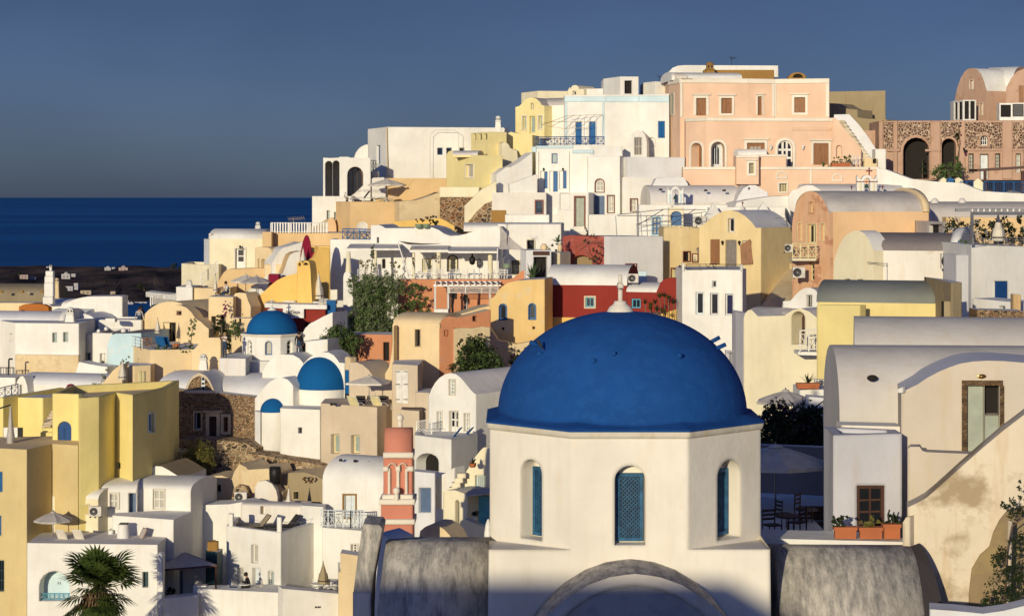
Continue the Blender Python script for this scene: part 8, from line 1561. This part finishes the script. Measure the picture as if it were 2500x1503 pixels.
bush('shrub','round green bush in the shaded passage left of the small dome','shrub',[(P(573,803,145.6),(.55,.5,.6))],LF,900,.06,[([P(575,830,145.6),P(574,805,145.6)],.05,.02)])
bush('tree','tall dark leafy growth filling the shaded passage','tree',[(P(530,795,147.8),(.3,.3,.8)),(P(545,812,147.5),(.4,.4,.8)),(P(562,835,147),(.4,.4,.7))],LD,1500,.08,[([P(545,850,147),P(540,790,147)],.06,.03)])
H('tan_house','tan rounded shop front with a shadowed doorway by the passage',TC,[(509,148.6),(570,148)],724,1000,2.5,0,{0:[('dark',516,772,527,800),('dark',538,768,549,830)]})
G('tan_wall','curved tan stair wall with a hanging plant left of the yellow sweep',TC,(568,149.6),(612,149),[(568,728),(574,716),(585,714),(600,716),(606,735),(612,748)],1000,1.5,cat='wall')
H('tan_wall','cream shop wall with small framed menus left of the small dome',TC,[(565,146.6),(650,146)],776,1000,1.2,0,{0:[('dark',573,755+24,577,790,{'c':RWD}),('dark',584,776,589,790)]},cat='wall')
crown([(P(540,786,148),(.1,.1,.1))],LD,thing('potted_plant','tiny plant by the tan shop front','potted plant',P(540,790,148)),30,.04)
# open parasols
umbrella('pale grey open parasol on the tan skyline terrace',P(945,492,183),1.75,2.0,FC,drop=.5); umbrella('white open parasol on the seaward tan terrace',P(600,722,157.5),1.2,1.6,FC,drop=.45); umbrella('grey open parasol in front of the white one on the seaward terrace',P(626,724,156),1.25,1.55,FG,drop=.42)
umbrella('wide square white parasol over the loungers beside the half dome',P(901,1003,128.4),1.65,2.2,FC,drop=.38,square=True,rz=.55)
umbrella_shut('cream closed parasol at the seaward stair',P(526,724,157.4),1.8,FC,r=.18,pole=.2); umbrella_shut('large cream closed parasol right of the twin-flue chimney',P(778,738,150.4),2.25,FC,r=.44,pole=.12); umbrella_shut('beige closed parasol wrapped before the maroon arch',P(740,650,156),1.5,FC,r=.28,pole=.1)
# loungers by the half dome
for i,x in enumerate((870,926)): lounger(['left white and cream lounger under the square parasol','right white and cream lounger under the square parasol'][i],P(x,1003,128.8),R(150),CP,WH,'white and cream loungers',55,True)
MB().box(P(905,984,130.2),(2.4,.6,.5)).build('seat',BG,thing('bench','low built beige bench with dark cushions','bench',P(905,990,130.2)))
for i,x in enumerate((880,908,932)):
    m=MB(); a=P(x,976,130); m.box(a,(.62,.16,.55),rz=.1*i,rx=-.25); solo(m,'cushion',FK,['left dark square cushion on the beige bench','middle dark square cushion on the beige bench','right dark square cushion on the beige bench'][i],'cushion','dark bench cushions',bev=.05)
for i,x in enumerate((814,976)): m=MB(); a=P(x,987,128.4+ (1 if i else 0)); m.box(a+Vector((-.11,0,.02)),(.2,.15,.16),rz=.3); m.box(a+Vector((.11,0,.02)),(.2,.15,.16),rz=-.3); solo(m,'folded_boots',BK,['black bow-shaped object on the left rim of the beige terrace','black bow-shaped object on the right rim of the beige terrace'][i],'object','black bow-shaped objects',bev=.04)
# skyline terrace
for i,(x,rz) in enumerate(((885,-100),(910,-90),(940,-90))): lounger(['propped-up dark lounger on the skyline terrace','flat dark lounger in the middle of the skyline terrace','flat dark lounger under the skyline parasol'][i],P(x,492,182),R(rz),FK,WH,'skyline terrace loungers',50 if i==0 else 8)
# restaurant furniture
ch=chair('white wooden restaurant chair standing by the terrace edge',P(1004,686,151),2.2,WH,'white restaurant chairs')
spots=[(1020,151),(1034,150.6),(1047,151.4),(1060,151.6),(1072,151.2),(1084,150.8),(1098,151.2),(1112,150.7),(1124,151.3),(1138,150.8),(1151,151.5),(1163,150.9),(1176,151.3),(1188,150.8),(1200,151.4),(1228,151),(1242,150.6),(875,151.6),(888,152),(925,151.8),(940,152),(952,151.6),(975,151.5)]
where=['beside the leaning mast','second right of the leaning mast','before the first column','left of the white double door','before the white double door','right of the white double door','before the stout column','right of the stout column','before the arched mirror','right of the arched mirror','left of the blue table','at the blue table','right of the blue table','before the round mirror','left of the broad column','under the birdcage','right of the birdcage','behind the vine top','second behind the vine top','before the narrow window','right of the narrow window','before the little right tree','left of the leaning mast']
for i,(x,Y) in enumerate(spots): dup(ch,None,P(x,686,Y),(i*1.7)%6.28,'white wooden restaurant chair '+where[i])
for i,(x,Y,mt) in enumerate(((1110,152,BL),(1160,152,BL),(1030,152.4,WH),(1215,152,WH))): table(['left long blue-topped restaurant table','right long blue-topped restaurant table','white restaurant table by the double door','white restaurant table under the birdcage'][i],P(x,686,Y),.5,.55,WH,'restaurant tables',sq=True,top=mt)
t=thing('birdcage','large hanging birdcage under the right shade sail','birdcage',P(1237,652,151)); c=P(1237,654,151); m=MB(); m.lathe(c,[(.28,0),(.28,.3),(.26,.32)],16); m.build('base',GPt,t); m=MB()
for k in range(12): a=math.pi*k/6; m.tube([c+Vector((.27*math.cos(a),.27*math.sin(a),.3)),c+Vector((.27*math.cos(a),.27*math.sin(a),.62)),c+Vector((.15*math.cos(a),.15*math.sin(a),.82)),c+Vector((0,0,.88))],.012,4)
m.bar(c+Vector((0,0,.88)),c+Vector((0,0,3.2)),.01,4); m.build('bars',GM,t)
t=thing('wall_mirror','oval dark framed wall mirror on the restaurant wall','mirror',P(1170,650,153.9)); m=MB(); m.lathe((0,0,0),[(.26,-.03),(.26,.03),(.20,.04),(.20,-.02)],20); m.v=[P(1170,641,156)+Vector((v.x*.65,v.z-.1,v.y*1.2)) for v in m.v]; m.build('frame',BK,t)
t=thing('hanging_lantern','large dark hanging lantern under the right pergola roof','lantern',P(1153,645,154.6)); MB().lathe(P(1153,645,154.6),[(.05,-.05),(.2,.05),(.24,.35),(.2,.5),(.08,.62),(.02,1.0)],12).build('body',BK,t)
for i,x in enumerate((1013,1061)): t=thing('dried_bunch','%s bunch of dried plants hanging from a restaurant column'%['left','right'][i],'dried plants',P(x,640,152.9)); crown([(P(x,632,152.9),(.3,.15,.35))],LD if 0 else LR,t,90,.07)
antenna('tall curly iron hook above the restaurant corner',P(1238,600,151.6),1.7,.5,.1,GM,4)
# planters / cafe roof loungers
for i,x in enumerate((784,796)): m=MB(); m.box(P(x,738,147),(.32,.5,.35),rx=.5); solo(m,'cushion',FC,['left striped cushion on the cafe roof edge','right striped cushion on the cafe roof edge'][i],'cushion','cafe roof cushions')
# people
tops={'white':flat('white_shirt',(.62,.58,.52),.9),'black':flat('black_shirt',(.014,.013,.013),.9),'grey':flat('grey_shirt',(.33,.31,.30),.9)}; JN=flat('denim',(.03,.05,.09),.9); SH=flat('shoes',(.12,.06,.04),.8)
def put(label,kind,px,py,Y,rz,top,hair,tr=None,bare=False,s=1):
    t=person(label,pose(kind),None,[SK,tops[top],tr or JN,SH],(0,0,0),hair=hair,skinfrom=bare); t.location=P(px,py,Y); t.rotation_euler=(0,0,rz); t.scale=(s,s,s); return t
put('woman in a white top and rolled jeans photographing in the passage','phone',549,873,139.2,R(-35),'white',HRb,bare=True)
H('passage_floor','shaded passage floor between the tan parapet and the small dome',GL,[(535,138.4),(600,138)],874,1100,5,0,cat='path')
t=put('man dressed in black with a backpack raising a camera under the pergola','photo',1105,765,146.4,R(-70),'black',HRd,flat('black_trousers',(.015,.015,.016),.9)); m=MB(); m.box((.0,.2,1.25),(.3,.2,.45)); m.build('backpack',FK,t,off=Vector((0,0,0)),bev=.05)
m=MB(); m.box((0,-.36,1.6),(.14,.1,.09)); m.build('camera',BK,t,off=Vector((0,0,0)))
put('bald-headed man in black standing at the pergola edge','stand',1137,768,146.2,R(60),'black',None,bpy.data.materials['black_trousers'])
put('woman with long dark hair in black bent over a table at the bottom','sit',610,1452,115.9,R(-80),'black',HRd,bpy.data.materials['black_trousers'])
put('dark-haired person in a white shirt seated on the seaward terrace','sit',558,728,156.2,R(-60),'white',HRd)
put('person in a pale grey shirt looking out over the inlet','stand',340,806,152.2,R(180),'grey',HRd)
put('dark-haired companion half hidden beside the pale shirt','stand',345,803,152.8,R(160),'black',HRd)
put('person in dark clothes standing in the dark doorway by the vine','stand',730,872,139.0,R(10),'black',HRd)
for i,(x,y,Y,mt) in enumerate(((545,728,157,BW),(535,730,157.4,BW))): chair(['brown chair beside the seated white-shirted person','second brown chair on the seaward terrace'][i],P(x,y,Y),1+i,mt,'seaward terrace chairs')
crown([(P(550,722,156.6),(.3,.25,.25)),(P(535,722,156.8),(.3,.2,.2))],LF,thing('potted_plant','leafy pots around the seaward terrace seat','potted plant',P(545,728,156.6)),200,.06)
crown([(P(588,728,151.8),(.45,.3,.3))],LR,thing('hanging_plant','dry reddish hanging plant on the golden curved wall','potted plant',P(588,735,151.8)),160,.07)

# lower houses in the dip behind the great church, seen only from a step to the side
V('white_house','white vaulted house in the dip behind the great dome',W,(1330,118),(1440,117),1010,975,1700,4.5,[('win',1370,1030,1385,1060,{'c':BL,'nx':2,'ny':2})],roof=GL)
H('white_house','plain white cube in the dip behind the great dome',W,[(1440,121),(1530,120),(1545,122)],970,1700,5,.3,{0:[('door',1470,1010,1488,1060,{'c':BLD,'n':1})]})
V('cream_house','cream vaulted house in the dip behind the great dome',CR,(1550,112),(1680,111.5),1060,1020,1800,4.5,[('win',1600,1080,1615,1110,{'c':GP})],roof=GL)
H('tan_house','tan cube house in the dip behind the great dome',TC,[(1400,104),(1520,103),(1535,105)],1130,1900,5,.3,{0:[('win',1440,1160,1458,1190,{'c':BL})]})
V('white_house','white vaulted house low behind the octagonal drum',W2,(1600,97),(1740,96.4),1120,1075,1900,4.5,roof=GL)
H('white_house','tall white stair block beside the tan cube behind the drum',W,[(1290,98),(1390,97),(1402,99)],1190,2000,5,.3)
